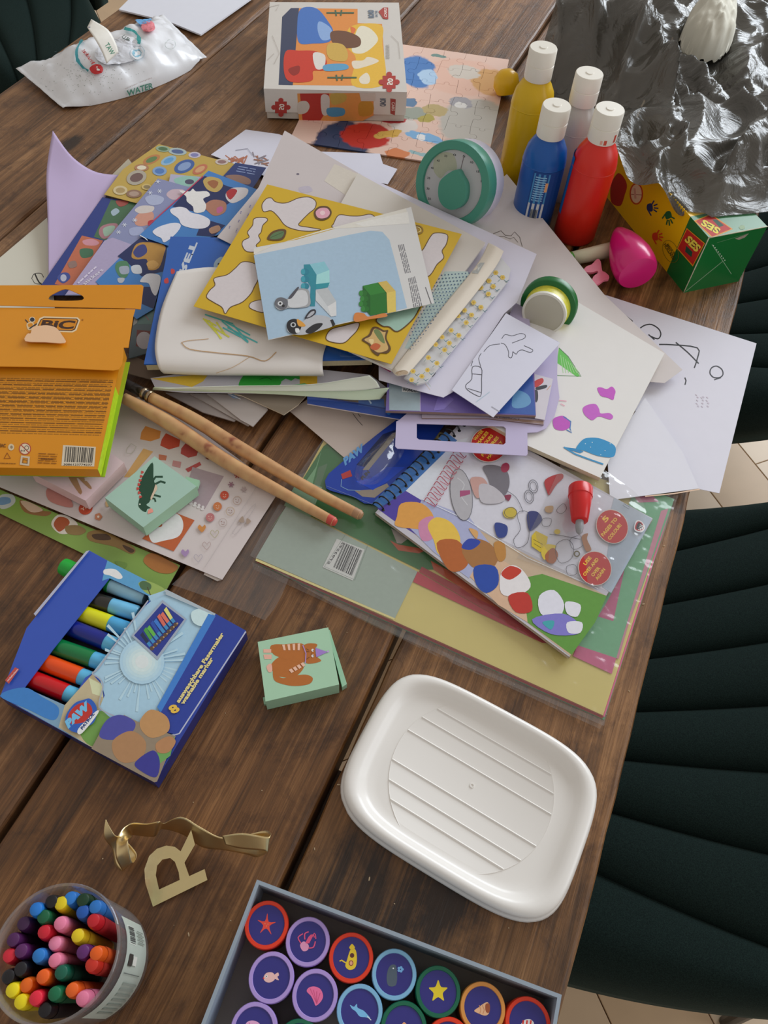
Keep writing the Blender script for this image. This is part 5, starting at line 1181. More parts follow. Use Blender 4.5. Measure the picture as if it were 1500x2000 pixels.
slv, _ = curved('sleeve', [[(488, 1085, .006), (690, 1200, .0062), (900, 1296, .006), (1180, 1418, .006)], [(560, 960, .0064), (760, 1080, .0062), (990, 1180, .0062), (1215, 1290, .0064)], [(640, 845, .0062), (820, 940, .0060), (1080, 1060, .0062), (1262, 1140, .0062)], [(690, 770, .006), (900, 830, .006), (1130, 900, .006), (1325, 968, .007)]], FILM, 0.00015, 30, 30, pk_, 0.0004)
slv2, _ = curved('sleeve_seam', [[(495, 1112, .0015), (640, 1178, .0015), (840, 1275, .001), (1010, 1350, .002), (1172, 1424, .001)], [(492, 1098, .0055), (640, 1166, .005), (840, 1260, .006), (1010, 1336, .005), (1182, 1408, .006)]], FILM, 0.0002, 4, 50, pk_, 0.0012)
# clear sleeve at left
sl, _ = curved('clear_sleeve', [[(335, 1142, .0035), (430, 1175, .0035), (518, 1212, .003)], [(440, 1050, .004), (500, 1090, .004), (560, 1140, .0045)], [(545, 945, .004), (590, 925, .004), (640, 905, .006)]], FILM, 0.00015, 14, 14, None, 0.0008)
tag(sl, 'loose clear plastic sleeve lying between sticker sheet and paper pack', 'plastic sleeve')
# grey paper, blue blister card ---------------------------------------------
gp_, gpl = sheet('drawing_sheet', [(566, 803), (676, 897), (780, 815), (770, 770), (600, 780)], 0.0066, 'grey shaded drawing corner next to the blue blister card', 'drawing', paper('b9aca4'))
i = Ink(gpl); i.line(zU(445, 238, 490, 300, 540, 355), 1.1, '28282c'); i.line(zU(495, 240, 520, 272), 1, '28282c'); i.build(gp_, 'pencil_line')
bc = empty('blister_card', W(720, 900)); tag(bc, 'dark blue packaging card with empty clear blister above the spiral binding', 'card')
slab('card', smoothpx([(636, 948), (642, 925), (700, 878), (770, 823), (800, 812), (880, 812), (800, 910), (736, 985), (690, 970), (645, 958)], 2), 0.0078, 0.0006, card('1e3c98', 0.3), bc)
i = Ink(Pl(0.0078))
i.poly(zU(740, 440, 870, 395, 870, 430, 560, 760, 480, 740), '10204e'); i.poly(zU(460, 990, 640, 980, 780, 920, 800, 950, 660, 1060, 540, 1050), '8e8378'); i.poly(zU(540, 790, 830, 430, 870, 420, 860, 470, 600, 790), '8a8278')
i.poly(zU(620, 870, 780, 760, 960, 760, 790, 900, 640, 985, 470, 900), '1c44b8')
i.text('PAW', zU(370, 750)[0], zU(560, 600)[0], (-4, -15), '5f94c8', 0.06); i.poly(zU(330, 830, 420, 790, 440, 850, 345, 880), 'a83c3c'); i.line(zU(335, 880, 330, 950, 400, 985, 520, 990), 1.2, '7ca0c4'); i.text('FUN', zU(545, 890)[0], zU(615, 815)[0], (-5, -5), '303034', 0.04)
i.line(zU(185, 945, 640, 1125), 0.8, '6a7cb0'); i.build(bc, 'card_print', INKG)
curved('blister', [[(693, 930, .009), (700, 905, .009), (735, 870, .009), (765, 845, .009)], [(705, 945, .010), (715, 912, .021), (745, 875, .021), (770, 850, .019)], [(735, 945, .010), (742, 922, .021), (765, 895, .021), (780, 870, .018)], [(755, 930, .009), (765, 915, .010), (780, 898, .010), (790, 880, .010)]], CLEAR, 0.0003, 14, 14, bc, 0.0006)
# spiral colouring book ------------------------------------------------------
cvr = [(733, 1001), (1112, 1284), (1274, 1015), (1130, 903), (905, 822)]
cvr = [(733, 1001), (1112, 1283), (1275, 1013), (912, 812)]
sp, spl = slab('spiral_book', cvr, 0.0135, 0.0012, card('b3b0b8', 0.35), None, side=card('9a8c7c', 0.6)); tag(sp, 'spiral-bound magic colouring book with black coil and red stickers', 'book')
slab('page_block', shift(cvr, (0, 0)), 0.0121, 0.0036, M('a4968a', 0.8, 0.1, 0.2, 400, name='page_edges'), sp); slab('back_cover', shift(cvr, (0, 2)), 0.0083, 0.0012, card('8e7c68', 0.6), sp)
i = Ink(spl)
i.poly(zN(455, 228, 590, 70, 700, -10, 740, -60, 1385, 265, 1245, 520, 1200, 500, 620, 215, 545, 175), 'c5c4ce')
i.poly(zN(455, 225, 540, 160, 600, 205, 1230, 530, 1105, 735), 'b9a48c')
i.poly(zN(448, 232, 545, 165, 600, 205, 640, 290, 700, 400, 640, 360, 500, 270), '4a3c94'); i.poly(zN(430, 215, 680, -30, 720, 0, 545, 172, 455, 232), '3a6aa8'); i.poly(zN(545, 172, 720, 0, 760, -10, 600, 205), 'c9cdd6')
i.poly(zN(940, 470, 1010, 455, 1230, 530, 1190, 620, 1110, 730, 960, 620), '5c8f3c'); i.poly(zN(700, 400, 800, 360, 940, 450, 960, 620, 860, 560), 'c9a88c'); i.poly(zN(600, 200, 760, 260, 830, 350, 760, 470, 640, 380, 560, 300), 'a0a4c4')
i.poly(zN(1290, 260, 1385, 268, 1245, 520, 1215, 500, 1240, 330), '9aa6b4'); i.poly(zN(1255, 195, 1385, 268, 1340, 340, 1240, 250), 'a4aeba')
# plain colour patches where the cartoon figures are printed
for pts_, cl in ((zN(515, 260, 530, 215, 600, 215, 640, 260, 620, 300, 560, 300, 510, 290), 'cf9448'), (zN(590, 280, 640, 260, 640, 330, 600, 340), 'c080a0'), (zN(620, 290, 650, 262, 700, 280, 730, 330, 720, 380, 660, 390, 640, 340), 'd8b44a'), (zN(650, 350, 720, 340, 760, 400, 740, 440, 690, 440), 'a85c2c'),
                 (zN(735, 370, 770, 335, 830, 350, 860, 400, 830, 440, 770, 430), '9a6a3c'), (zN(735, 365, 760, 335, 800, 345, 770, 372), '2a409a'), (zN(780, 430, 850, 430, 860, 490, 820, 520, 785, 490), '24469c'), (zN(845, 350, 880, 350, 885, 400, 860, 410), 'b07c3c'),
                 (zN(870, 450, 910, 425, 950, 450, 970, 500, 920, 530, 870, 520), 'd9d5d6'), (zN(870, 455, 900, 428, 940, 445, 900, 475), 'b83828'), (zN(895, 530, 960, 520, 975, 580, 920, 585), 'b2342a'), (zN(1000, 530, 1050, 510, 1085, 560, 1060, 610, 1005, 590), 'd4d4e0'), (zN(975, 610, 1080, 590, 1140, 630, 1130, 660, 1040, 660), '7a74c0'), (zN(1090, 550, 1140, 560, 1130, 600, 1095, 590), 'd6d6e4'), (zN(1095, 620, 1145, 620, 1140, 655, 1100, 655), 'd6d6e4'), (zN(760, 300, 790, 310, 785, 335), 'c99a60'), (zN(1010, 620, 1050, 615, 1040, 645), '3f9ca4')):
    i.blob(pts_, cl, 4)
i.line(zN(600, 200, 760, 275, 960, 400, 1200, 505), 1.2, 'd9dce4')
# line drawings: rotor disc, parcels, digger bucket (figures left plain)
i.ell(*zK(903, 738)[0], 21, 51, 'a5a3a8', -0.14); i.ring(*zK(903, 738)[0], 21, 51, 1, '55555c', -0.14); i.line(zK(880, 640, 920, 680, 900, 740, 940, 800), 2, 'b9b8bc', sm=4)
i.poly(zK(895, 715, 955, 712, 955, 735, 895, 752), '9a4a70'); i.blob(zK(1030, 575, 1100, 565, 1170, 600, 1185, 680, 1150, 750, 1090, 720, 1060, 640), '6c6870'); i.ell(*zK(1160, 580)[0], 8, 10, '96304c', .5); i.blob(zK(960, 640, 1030, 640, 1060, 700, 1000, 760, 965, 700), 'b89088'); i.blob(zK(1010, 680, 1090, 690, 1160, 760, 1110, 790, 1020, 780), 'b2aeb4'); i.blob(zK(1155, 745, 1195, 740, 1180, 775), '803048')
LN = '4c4a50'
i.line(zK(1170, 715, 1220, 750, 1250, 800, 1265, 840), 0.9, LN, sm=3)
for c in ((425, 450), (400, 510)): i.ring(*zL(*c)[0], 9, 13, 1, LN, -.2); i.ring(*zL(*c)[0], 6, 9, .8, LN, -.2)
i.blob(zL(490, 420, 530, 390, 590, 375, 600, 400, 560, 440, 520, 500, 505, 480), 'a02c30', 4)
i.blob(zL(250, 590, 300, 570, 330, 600, 310, 635, 260, 630), 'b8a440'); i.ring(*zL(292, 603)[0], 12, 10, 1, LN); i.blob(zL(200, 665, 270, 680, 265, 740, 215, 745), '2c3e80'); i.blob(zL(395, 600, 450, 600, 475, 650, 410, 710, 390, 660), '343a6c'); i.blob(zL(495, 570, 540, 565, 535, 600, 500, 600), 'b08c60')
i.oline(zL(330, 610, 390, 600, 400, 700, 390, 780, 330, 810, 310, 760, 350, 700), 0.9, LN, sm=3); i.oline(zL(480, 640, 530, 640, 520, 680, 480, 680), .9, LN, sm=3)
i.poly(zL(440, 710, 510, 745, 500, 800, 465, 835, 415, 800, 415, 740), 'c4ac2c'); i.line(zL(425, 760, 480, 790), 1, '6c6020'); i.line(zL(430, 785, 470, 810), 1, '6c6020'); i.blob(zL(470, 830, 500, 790, 560, 800, 520, 840, 490, 880), 'c8b040'); i.blob(zL(495, 850, 540, 810, 570, 850, 545, 900, 505, 890), '9a5c3c'); i.ell(*zL(565, 715)[0], 6, 5, 'c8b040')
i.oline(zL(560, 790, 620, 760, 660, 800, 650, 870, 590, 900, 560, 860), 0.9, LN, sm=3); i.oline(zL(640, 760, 700, 740, 720, 790, 660, 820), .9, LN, sm=3); i.blob(zL(710, 740, 745, 725, 740, 760, 765, 820, 735, 830, 715, 780), '9c6a48'); i.line(zL(520, 730, 600, 740, 700, 760), 1, LN); i.oline(zL(620, 920, 670, 910, 680, 960, 630, 970), .9, LN, sm=3); i.ring(*zL(680, 845)[0], 5, 5, 2.4, '54481c'); i.oline(zL(560, 590, 600, 550, 620, 580, 590, 610), .8, LN, sm=3)
# red printed loops along the coil
for k in range(10):
    x0_, y0_ = zU(1150 + k * 31.5, 1090 - k * 52)[0]; ox, oy = 26, 11
    i.line([(x0_ - 2, y0_ + 1), (x0_ + 3, y0_ - 6), (x0_ + 9, y0_ - 3), (x0_ + 20, y0_ + 9), (x0_ + 24, y0_ + 5)], 1.5, '9c3444', sm=3); i.line([(x0_ + 4, y0_ + 3), (x0_ + 20, y0_ + 12)], 1.2, 'b05060')
def badge(cx_, cy_, rx, ry, rot, lines, ink, col='b01c1c'):
    cx_, cy_ = zL(cx_, cy_)[0]
    ink.ell(cx_, cy_, rx + 1.2, ry + 1.2, 'c8beb4', rot, 30); ink.ell(cx_, cy_, rx, ry, col, rot, 30)
    for tx, ox_, oy_, wx_, wy_, ux_, uy_ in lines: ink.text(tx, (cx_ + ox_, cy_ + oy_), (cx_ + ox_ + wx_, cy_ + oy_ + wy_), (ux_, uy_), 'e6b83c', 0.035)
badge(887, 685, 29.5, 33, -0.5, [('5', -13, -7, 8, -8.5, -8, -7), ('PAGES TO', -17, 20, 28, -34, -5.5, -4.6), ('COLOUR!', -4, 27, 23, -29, -5.5, -4.6)], i)
badge(786, 930, 31, 33, -0.5, [('USE', -18, -5, 12, -15, -5.5, -4.6), ('OVER AND', -19, 16, 27, -33, -5.4, -4.4), ('OVER', -3, 17, 14, -17, -5.4, -4.4), ('AGAIN', 5, 24, 16, -21, -5.4, -4.4)], i)
badge(165, 205, 35, 33, -0.3, [('WATER', -26, -7, 16, -19, -5, -4), ('MAKES', -20, 1, 20, -24, -5, -4), ('COLOURS', -17, 14, 26, -31, -5, -4), ('PICTURES', -11, 24, 31, -37, -5, -4), ('MAGICALLY', 0, 29, 28, -33, -5, -4)], i)
i.blob(zL(1015, 690, 1030, 650, 1060, 655, 1080, 690, 1060, 718, 1025, 712), 'e4e0e0'); i.blob(zL(1020, 690, 1034, 657, 1058, 661, 1073, 690, 1056, 711, 1029, 706), 'b02030'); i.blob(zL(1028, 690, 1040, 662, 1056, 666, 1066, 690, 1052, 704, 1034, 701), '22242c'); i.text('HTi', *zL(1038, 704, 1050, 672), (8, 3), 'e4e4e4', .05); i.oline(zL(955, 550, 993, 573, 985, 583, 950, 562), 0.8, '50545c')
i.build(sp, 'cover_print', INKG)
s0 = W(738, 992, 0.0115); s1 = W(906, 818, 0.0115); sd = (s1 - s0).normalized(); sn = Vector((-sd.y, sd.x, 0)); NR = 17
me = None
for k in range(NR):
    c = s0.lerp(s1, k / (NR - 1)); pts = [c + sn * (0.0052 * math.cos(a)) - sn * 0.0 + RZ * (0.0052 * math.sin(a) + 0.001) + sd * (0.0012 * (a / PI)) for a in [PI * 1.12 * q / 12 - 0.1 for q in range(13)]]
    pts = [c - sn * 0.0068 + RZ * 0.0028] + [c - sn * (0.0068 - 0.0) + RZ * 0.0030] + pts if False else pts
    o = tube('coil_ring', pts, 0.0007, M('15161a', 0.3, name='black_wire'), sp, 7)
    lathe('hole', c - sn * 0.0058 + Vector((0, 0, 0.00205)), RZ, [(0.0016, 0), (0.0015, 0.00008)], M('0c0c0e', 0.6, name='punched_hole'), sp, 12)
fw = curved('clear_cover', [[(1192, 925, .0150), (1060, 850, .0150)], [(1262, 1000, .0160), (1100, 890, .0155)], [(1190, 1155, .0155), (1010, 1090, .0145)]], CLEAR, 0.0002, 10, 10, sp, 0.0006)[0]
pen = empty('water_pen', W(1135, 990, .0135)); tag(pen, 'red capped water pen tucked under the clear cover', 'pen')
pa, pb_ = W(1134, 952, .0250), W(1132, 1022, .0250); d = (pb_ - pa).normalized(); Lp = (pb_ - pa).length
lathe('cap', pa, d, [(0.001, 0), (0.0098, 0.0), (0.0104, 0.001), (0.0104, Lp * .27), (0.0098, Lp * .28), (0.0094, Lp * .4), (0.0070, Lp * .92), (0.0062, Lp * .94), (0.0030, Lp * .95)], plastic('c41c1c', 0.3), pen, 28, capb=True)
lathe('tip', pa + d * Lp * .94, d, [(0.0034, 0), (0.0036, 0.006), (0.0028, 0.011), (0.0008, 0.0135)], M('8c8c90', 0.3, name='grey_tip'), pen, 18)
# lavender card with a cut-out handle ------------------------------------------
ho = zK(540, 300, 522, 310, 515, 455, 528, 468, 1283, 510, 1292, 500, 1290, 375, 1345, 372, 1400, 350, 1450, 275, 1478, 170, 1465, 60) + zF(1165, 1270, 1170, 1100, 1010, 1040, 1000, 950, 960, 895, 915, 872, 880, 960) + [(960, 700), (850, 760)]
hh2 = zK(642, 322, 642, 405, 655, 415, 1150, 445, 1162, 435, 1164, 350, 1150, 338)
lv, lpl = slab('lavender_card', ho, 0.0225, 0.0006, paper('b7aecb'), None, holes=[hh2]); tag(lv, 'lavender card bag with a long cut-out handle slot', 'card')
b1_, q1_ = sheet('booklet', zK(0, 158, 660, 250, 668, 258, 664, 316, 640, 313, 0, 205), 0.0205, 'thin dark blue booklet corner left of the handle slot', 'booklet', card('22408c', 0.3), 0.0012, side=paper('c9c0c4'))
i = Ink(q1_); i.poly(zK(300, 130, 450, 180, 455, 240, 300, 215), '3c5a94'); i.line(zK(120, 175, 460, 235), 3, '1c3274'); i.ell(*zK(478, 258)[0], 4, 4, '2c70b4'); i.line(zK(350, 165, 375, 205), 3, 'a4b8cc'); i.build(b1_, 'cover_print', INKG)
b2_, q2_ = sheet('booklet', zK(470, 60, 1330, 20, 1340, 275, 665, 252, 460, 246), 0.0285, 'purple and blue picture booklet under the line drawing', 'booklet', card('6a5c9c', 0.3), 0.003, side=card('86706a', 0.6))
i = Ink(q2_); i.poly(zK(480, 70, 660, 80, 660, 247, 481, 242), '93a4ac'); i.poly(zK(555, 100, 650, 118, 650, 142, 555, 135), 'd8dad8'); i.poly(zK(660, 80, 664, 80, 664, 250, 660, 250), 'b4a8c8')
i.poly(zK(1120, 60, 1320, 30, 1338, 270, 1120, 262), '33559c'); i.blob(zK(1220, 130, 1290, 150, 1310, 200, 1260, 230, 1200, 220), '5f90b8'); i.poly(zK(780, 120, 860, 180, 800, 240, 740, 246), '7a6cb0'); i.text('WONDER', *zK(560, 132, 648, 138), (0, -6), '2a2c34', 0.03)
i.build(b2_, 'cover_print', INKG)
b3_, q3_ = sheet('picture_page', zK(1290, 20, 1440, 60, 1392, 300, 1335, 290), 0.0255, 'white picture page with red and black shapes beside the purple booklet', 'paper', paper('c9c4cc'), 0.0005)
i = Ink(q3_); i.blob(zK(1325, 80, 1375, 55, 1383, 80, 1340, 110), 'b83434'); i.blob(zK(1340, 110, 1400, 95, 1400, 112, 1350, 125), '2c2c34'); i.blob(zK(1330, 130, 1350, 130, 1352, 180, 1338, 195), '34343c'); i.line(zK(1405, 125, 1425, 100), 1.2, 'c89070'); i.build(b3_, 'picture')
b4_, q4_ = sheet('booklet', zK(672, 262, 1060, 262, 1392, 302, 1386, 328, 1060, 292, 672, 290), 0.0240, 'pale lilac booklet edge along the top of the handle slot', 'booklet', card('a79bac', 0.4), 0.0012, side=card('7c6258', 0.6))
i = Ink(q4_); i.poly(zK(1060, 285, 1385, 305, 1384, 325, 1150, 300), '8a7064'); i.text('A WONDERFUL BOOK', *zK(1245, 292, 1065, 275), (0, 3), '4a3c3c'); i.build(b4_, 'edge_print')
# big white sheet in the pile --------------------------------------------------
e2o, e2p = sheet('drawing_sheet', [(702, 338), (1048, 496), (1010, 590), (985, 612), (885, 765), (866, 776), (842, 770), (740, 742), (738, 600), (752, 470)], 0.0340, 'large white sheet, its blunt corner between floral paper and line drawing', 'paper', paper('cbc8d6'), 0.0005)
i = Ink(e2p); i.line(zS(490, 860, 525, 905), 1, 'c8b8a4'); i.line(zS(505, 850, 530, 880), 1, 'b4c8b4'); i.blob(zS(525, 800, 560, 765, 565, 785, 540, 812), '4c4a48'); i.build(e2o, 'faint_marks')
spd, spp = sheet('colouring_page', zF(865, 935, 1182, 1110, 790, 1545, 548, 1385), 0.0365, 'small white colouring page with an outlined hand and boot', 'drawing', paper('cbcbd9'), 0.0005)
i = Ink(spp); LD = '3c3c46'
i.line(zF(840, 1085, 860, 1060, 900, 1068, 945, 1055, 975, 1060, 975, 1080, 940, 1095, 900, 1110), 1.2, LD, sm=3); i.line(zF(835, 1110, 860, 1120, 880, 1160, 880, 1190, 898, 1195, 905, 1160), 1.2, LD, sm=3); i.line(zF(905, 1160, 925, 1175, 935, 1160, 960, 1150, 1005, 1165, 1022, 1150, 970, 1125), 1.2, LD, sm=3)
i.line(zF(735, 1160, 770, 1125, 830, 1115), 1.1, LD, sm=3); i.line(zF(720, 1170, 705, 1200, 718, 1250), 1.1, LD, sm=3); i.line(zF(670, 1215, 660, 1245), 1.1, LD)
i.oline(zF(668, 1250, 720, 1255, 722, 1320, 720, 1410, 700, 1420, 640, 1385, 630, 1355, 665, 1320), 1.2, LD, sm=3); i.line(zF(668, 1290, 722, 1295), 1, LD); i.line(zF(640, 1375, 720, 1400), 1, LD); i.line(zF(690, 1455, 770, 1395), 1.1, 'a8bcc8'); i.rows(zF(782, 1478, 830, 1508, 826, 1516, 778, 1486), 1, '9a9aa4')
i.build(spd, 'printed_outline')
e1o, e1p = sheet('drawing_sheet', [(556, 255), (700, 338), (760, 450), (620, 560), (424, 463), (505, 366)], 0.0385, 'grey-white sheet with top corner pointing at the puzzle box', 'paper', paper('bcb3b2'), 0.0005)
i = Ink(e1p); i.ell(*zE(695, 300)[0], 3, 2, '6c6470'); i.blob(zE(700, 380, 760, 370, 780, 400, 720, 410), 'b0a8b4'); i.poly(zE(910, 240, 1050, 300, 1000, 440, 850, 340), 'c4bcb0'); i.line(zE(970, 460, 1050, 360), 0.8, '6c6460')
for k in range(40):
    x, y = 430 + (k * 53) % 75, 395 + (k * 29) % 62
    if x + (y - 366) * .9 > 512 and x < 520: i.ell(x, y, 1.2, 0.8, '6a6ca4', n=6)
i.build(e1o, 'smudges')
# blue children's book ------------------------------------------------------------
RB = [(333, 462), (728, 470), (729, 701), (281, 711)]
rbk, rpl = slab('picture_book', RB, 0.0365, 0.0015, card('2858a4', 0.3), None); tag(rbk, 'thick blue children\'s book lying under the draped white drawing', 'book')
slab('page_block', [(335, 464), (726, 472), (727, 699), (284, 709)], 0.0349, 0.0092, M('c9bb98', 0.8, 0.12, 0.3, 500, name='cream_page_edges'), rbk); slab('back_cover', RB, 0.0256, 0.0015, card('b9a88a', 0.4), rbk)
i = Ink(rpl); i.text('ARET', zT(700, 1050)[0], zT(840, 715)[0], (12.5, 3.5), 'b8c0cc', 0.05)
i.blob(zT(690, 920, 715, 925, 715, 950, 692, 955), 'b43c3c'); i.blob(zT(640, 1000, 665, 985, 672, 1020, 645, 1025), 'b43c3c'); i.blob(zT(1005, 910, 1015, 860, 1060, 830, 1090, 860, 1060, 930), '8ca0b0'); i.ell(*zT(1040, 885)[0], 2.4, 2.6, '181818', n=10)
i.oline(zH(1130, 225, 1225, 228, 1225, 262, 1130, 260), 0.7, '7c98c4'); i.build(rbk, 'cover_print', INKG)
dr, dd_ = curved('draped_drawing', [[(345, 530, .0385), (420, 522, .0385), (520, 540, .0385), (650, 600, .0382)], [(316, 600, .0385), (420, 600, .039), (530, 620, .0386), (645, 650, .0382)], [(303, 666, .0385), (400, 668, .0392), (520, 680, .0388), (632, 690, .0383)],
      [(305, 702, .0385), (400, 706, .039), (520, 711, .039), (630, 715, .0385)], [(312, 722, .034), (400, 727, .034), (520, 730, .034), (632, 731, .034)], [(320, 730, .0255), (400, 733, .0255), (520, 734, .0255), (633, 735, .0255)]], paper('d4cfca'), 0.0004, 28, 28, None)
tag(dr, 'white child\'s drawing draped over the blue book, yellow and turquoise strokes', 'drawing')
i = Ink(dd_)
for p in (zH(400, 60, 500, 168), zH(430, 70, 495, 170), zH(410, 65, 470, 100), zH(440, 100, 540, 160), zH(470, 80, 520, 150)): i.line(p, 3, 'cfd050', sm=3)
for p in (zH(500, 75, 640, 190), zH(520, 80, 650, 150), zH(410, 40, 560, 90), zH(530, 110, 690, 190), zH(560, 95, 640, 185), zH(505, 110, 600, 160)): i.line(p, 2.6, '4fb4b4', sm=3)
i.line(zH(285, 190, 320, 180, 430, 170), 1, 'b89468', sm=3); i.line(zH(285, 190, 330, 225, 480, 245, 640, 262, 730, 288, 790, 240), 1.6, 'b08c60', sm=4); i.line(zH(470, 350, 560, 320, 650, 265), 0.9, 'c0a078', sm=3)
i.build(dr, 'pen_strokes')
# drawings and cards in front of the book --------------------------------------------
for k, (pts_, h_, cl, lb) in enumerate(((zH(200, 455, 400, 560, 565, 608, 620, 560, 640, 470), .0065, 'a8a09e', 'lowest white card of the fan under the blue book'), (zH(330, 460, 560, 590, 640, 632, 700, 560, 700, 470), .0085, 'aea6a2', 'middle white card of the fan under the blue book'), (zH(420, 460, 600, 600, 665, 635, 745, 545, 700, 470), .0105, 'b5adaa', 'top white card of the fan under the blue book'))):
    sheet('white_card', pts_, h_, lb, 'card', paper(cl), 0.0012, group='white cards fanned under the book')
gc, gcp = sheet('cardboard_sheet', zH(530, 455, 605, 470, 830, 572, 905, 520, 950, 470, 940, 440), 0.0145, 'grey-brown cardboard corner sticking out below the green drawing', 'cardboard', paper('8a7e70'), 0.0012, side=paper('c9bda8'))
i = Ink(gcp); i.poly(zH(530, 462, 560, 462, 600, 488, 560, 485), '7c94b4'); i.line(zH(535, 462, 600, 490), 1.4, 'dcdad8'); i.build(gc, 'edge_print')
g1, g1p = sheet('green_drawing', zH(120, 378, 420, 330, 1010, 330, 1290, 360, 1380, 430, 960, 460, 300, 455, 150, 440), 0.0215, 'flat sheet of drawing with yellow stripe and green scribbled face', 'drawing', paper('b8b6c0'), 0.0005)
i = Ink(g1p)
i.poly(zH(125, 380, 430, 355, 400, 395, 340, 425), 'd8b63c'); i.poly(zH(915, 340, 1008, 340, 1008, 412, 915, 412), 'd4aa2c'); i.blob(zH(598, 430, 600, 385, 650, 345, 780, 340, 815, 380, 800, 420, 700, 432), '2f9c38'); i.poly(zH(800, 350, 915, 350, 915, 385, 890, 378, 870, 392, 840, 380, 810, 400), '38a044'); i.poly(zH(740, 432, 940, 405, 1010, 430), '5aa868')
i.line(zH(700, 385, 740, 375, 765, 388), 1.1, '1c5824', sm=3); i.build(g1, 'marker_drawing')
g2, g2d = curved('curled_drawing', [[(298, 761, .0225), (420, 765, .0225), (560, 771, .0225), (690, 781, .0225), (742, 780, .0225)], [(299, 758, .0255), (420, 762, .0245), (560, 766, .0250), (690, 774, .0255), (752, 768, .0265)], [(301, 756, .0275), (420, 759, .0265), (560, 760, .0285), (690, 762, .0300), (760, 757, .0330)]], paper('cfe0c4'), 0.0005, 8, 24, None)
tag(g2, 'curled lower edge of a drawing shaded green at its right end', 'drawing')
i = Ink(g2d); i.poly([(640, 774), (700, 764), (756, 760), (745, 778), (700, 779)], '7fb860'); i.poly([(560, 769), (640, 764), (680, 768), (640, 774)], 'a48468'); i.build(g2, 'marker_shading')
g3, g3d = curved('folded_flap', [[(302, 760, .0290), (420, 762, .0290), (560, 764, .0300), (690, 763, .0330), (742, 757, .036)], [(420, 755, .0330), (500, 756, .0325), (600, 754, .0335), (690, 745, .037), (735, 745, .040)], [(540, 754, .035), (600, 752, .0352), (640, 748, .037), (690, 739, .0400), (721, 733, .043)]], paper('d3d9cc'), 0.0005, 8, 24, None)
tag(g3, 'white folded-back corner of drawing paper in front of the blue book', 'drawing')
# white book with cream spine, floral paper, yellow sticker sheet, leaflet -----------
hb, hp = sheet('exercise_book', [(699, 338), (948, 474), (768, 722), (540, 620)], 0.0425, 'white exercise book with dotted teal pattern beneath the yellow sticker sheet', 'book', paper('c4beb6'), 0.0030, side=paper('dcd8d0'))
i = Ink(hp)
i.poly(zF(505, 690, 640, 690, 655, 720, 320, 1150, 270, 1140, 420, 850), 'a6b8b4')
for r_ in range(22):
    for c_ in range(9):
        x = 648 - c_ * 20 - r_ * 14.5; y = 700 + c_ * 1.5 + r_ * 21
        x2 = 500 - r_ * 14; 
        if x > 300 and x > x2 - 60: i.ell(*zF(x, y)[0], 1.5, 1.4, '3c5470', n=6)
i.build(hb, 'dotted_pattern')
svo, svd = curved('book_spine', [[(*zF(762, 522)[0], .0440), (*zF(690, 655)[0], .0440), (*zF(470, 925)[0], .0440), (*zF(195, 1270)[0], .0440)], [(*zF(810, 545)[0], .0475), (*zF(735, 670)[0], .0475), (*zF(520, 945)[0], .0475), (*zF(225, 1300)[0], .0475)], [(*zF(852, 572)[0], .0440), (*zF(790, 685)[0], .0440), (*zF(570, 965)[0], .0440), (*zF(290, 1295)[0], .0440)]], paper('cfc6b8'), 0.0008, 10, 30, hb)
i = Ink(svd); i.poly(zF(690, 640, 740, 640, 700, 705, 665, 700), 'a8aaa8'); i.poly(zF(700, 650, 725, 652, 700, 690), 'c8cac8'); i.blob(zF(225, 1280, 270, 1270, 290, 1285, 250, 1308, 215, 1305), '9a8468'); i.build(svo, 'tape_and_wear')
flo, flp = sheet('floral_paper', zF(832, 605, 893, 675, 878, 745, 690, 980, 400, 1338, 345, 1352, 268, 1312, 560, 960), 0.0400, 'strip of white paper with little yellow flowers beside the cream spine', 'paper', paper('c6c6c8'), 0.0020)
i = Ink(flp)
fl_pts = [(805, 698), (845, 725), (765, 745), (790, 778), (718, 785), (762, 822), (675, 872), (718, 900), (622, 918), (663, 945), (585, 950), (632, 990), (543, 1035), (588, 1065), (490, 1075), (533, 1110), (453, 1118), (505, 1150), (410, 1195), (460, 1228), (405, 1268), (372, 1305), (320, 1275), (312, 1325)]
for x, y in fl_pts:
    q = zF(x, y)[0]
    for k in range(6): i.ell(q[0] + 3.2 * math.cos(k * 1.047), q[1] + 3.0 * math.sin(k * 1.047), 2.2, 2.0, 'cdb050', n=7)
    i.ell(*q, 2, 2, 'b8902c', n=8); i.line([(q[0] + 3, q[1] + 5), (q[0] + 9, q[1] + 10)], 0.9, '4a6c6c'); i.line([(q[0] + 6, q[1] + 9), (q[0] + 13, q[1] + 5)], 1.1, '54747c'); i.line([(q[0] - 5, q[1] + 4), (q[0] - 9, q[1] + 8)], 0.8, '5c7c74')
i.build(flo, 'flower_print')
mg, _ = sheet('magenta_paper', zS(118, 690, 250, 735, 235, 775, 120, 710), 0.0385, 'tiny magenta paper corner under the yellow sticker sheet', 'paper', card('94305c'))
ys, yp = sheet('sticker_sheet', [(522, 360), (902, 457), (764, 711), (378, 598)], 0.0490, 'mustard yellow sticker sheet with peeled white shapes, second from the top', 'sticker sheet', card('c4a020', 0.35), 0.0004)
i = Ink(yp); BR = '5a4024'; Wt = 'c9c1c2'
def cut(z, *a, n=4, c=Wt, w=1.6):
    p = smoothpx(z(*a), n); i.poly(p, c); i.line(p, w, BR, True)
cut(zE, 485, 480, 510, 445, 540, 440, 560, 460, 600, 470, 640, 465, 700, 440, 760, 435, 800, 460, 795, 500, 760, 530, 720, 570, 700, 600, 760, 612, 830, 625, 760, 635, 680, 625, 620, 600, 580, 550, 540, 515, 495, 520)
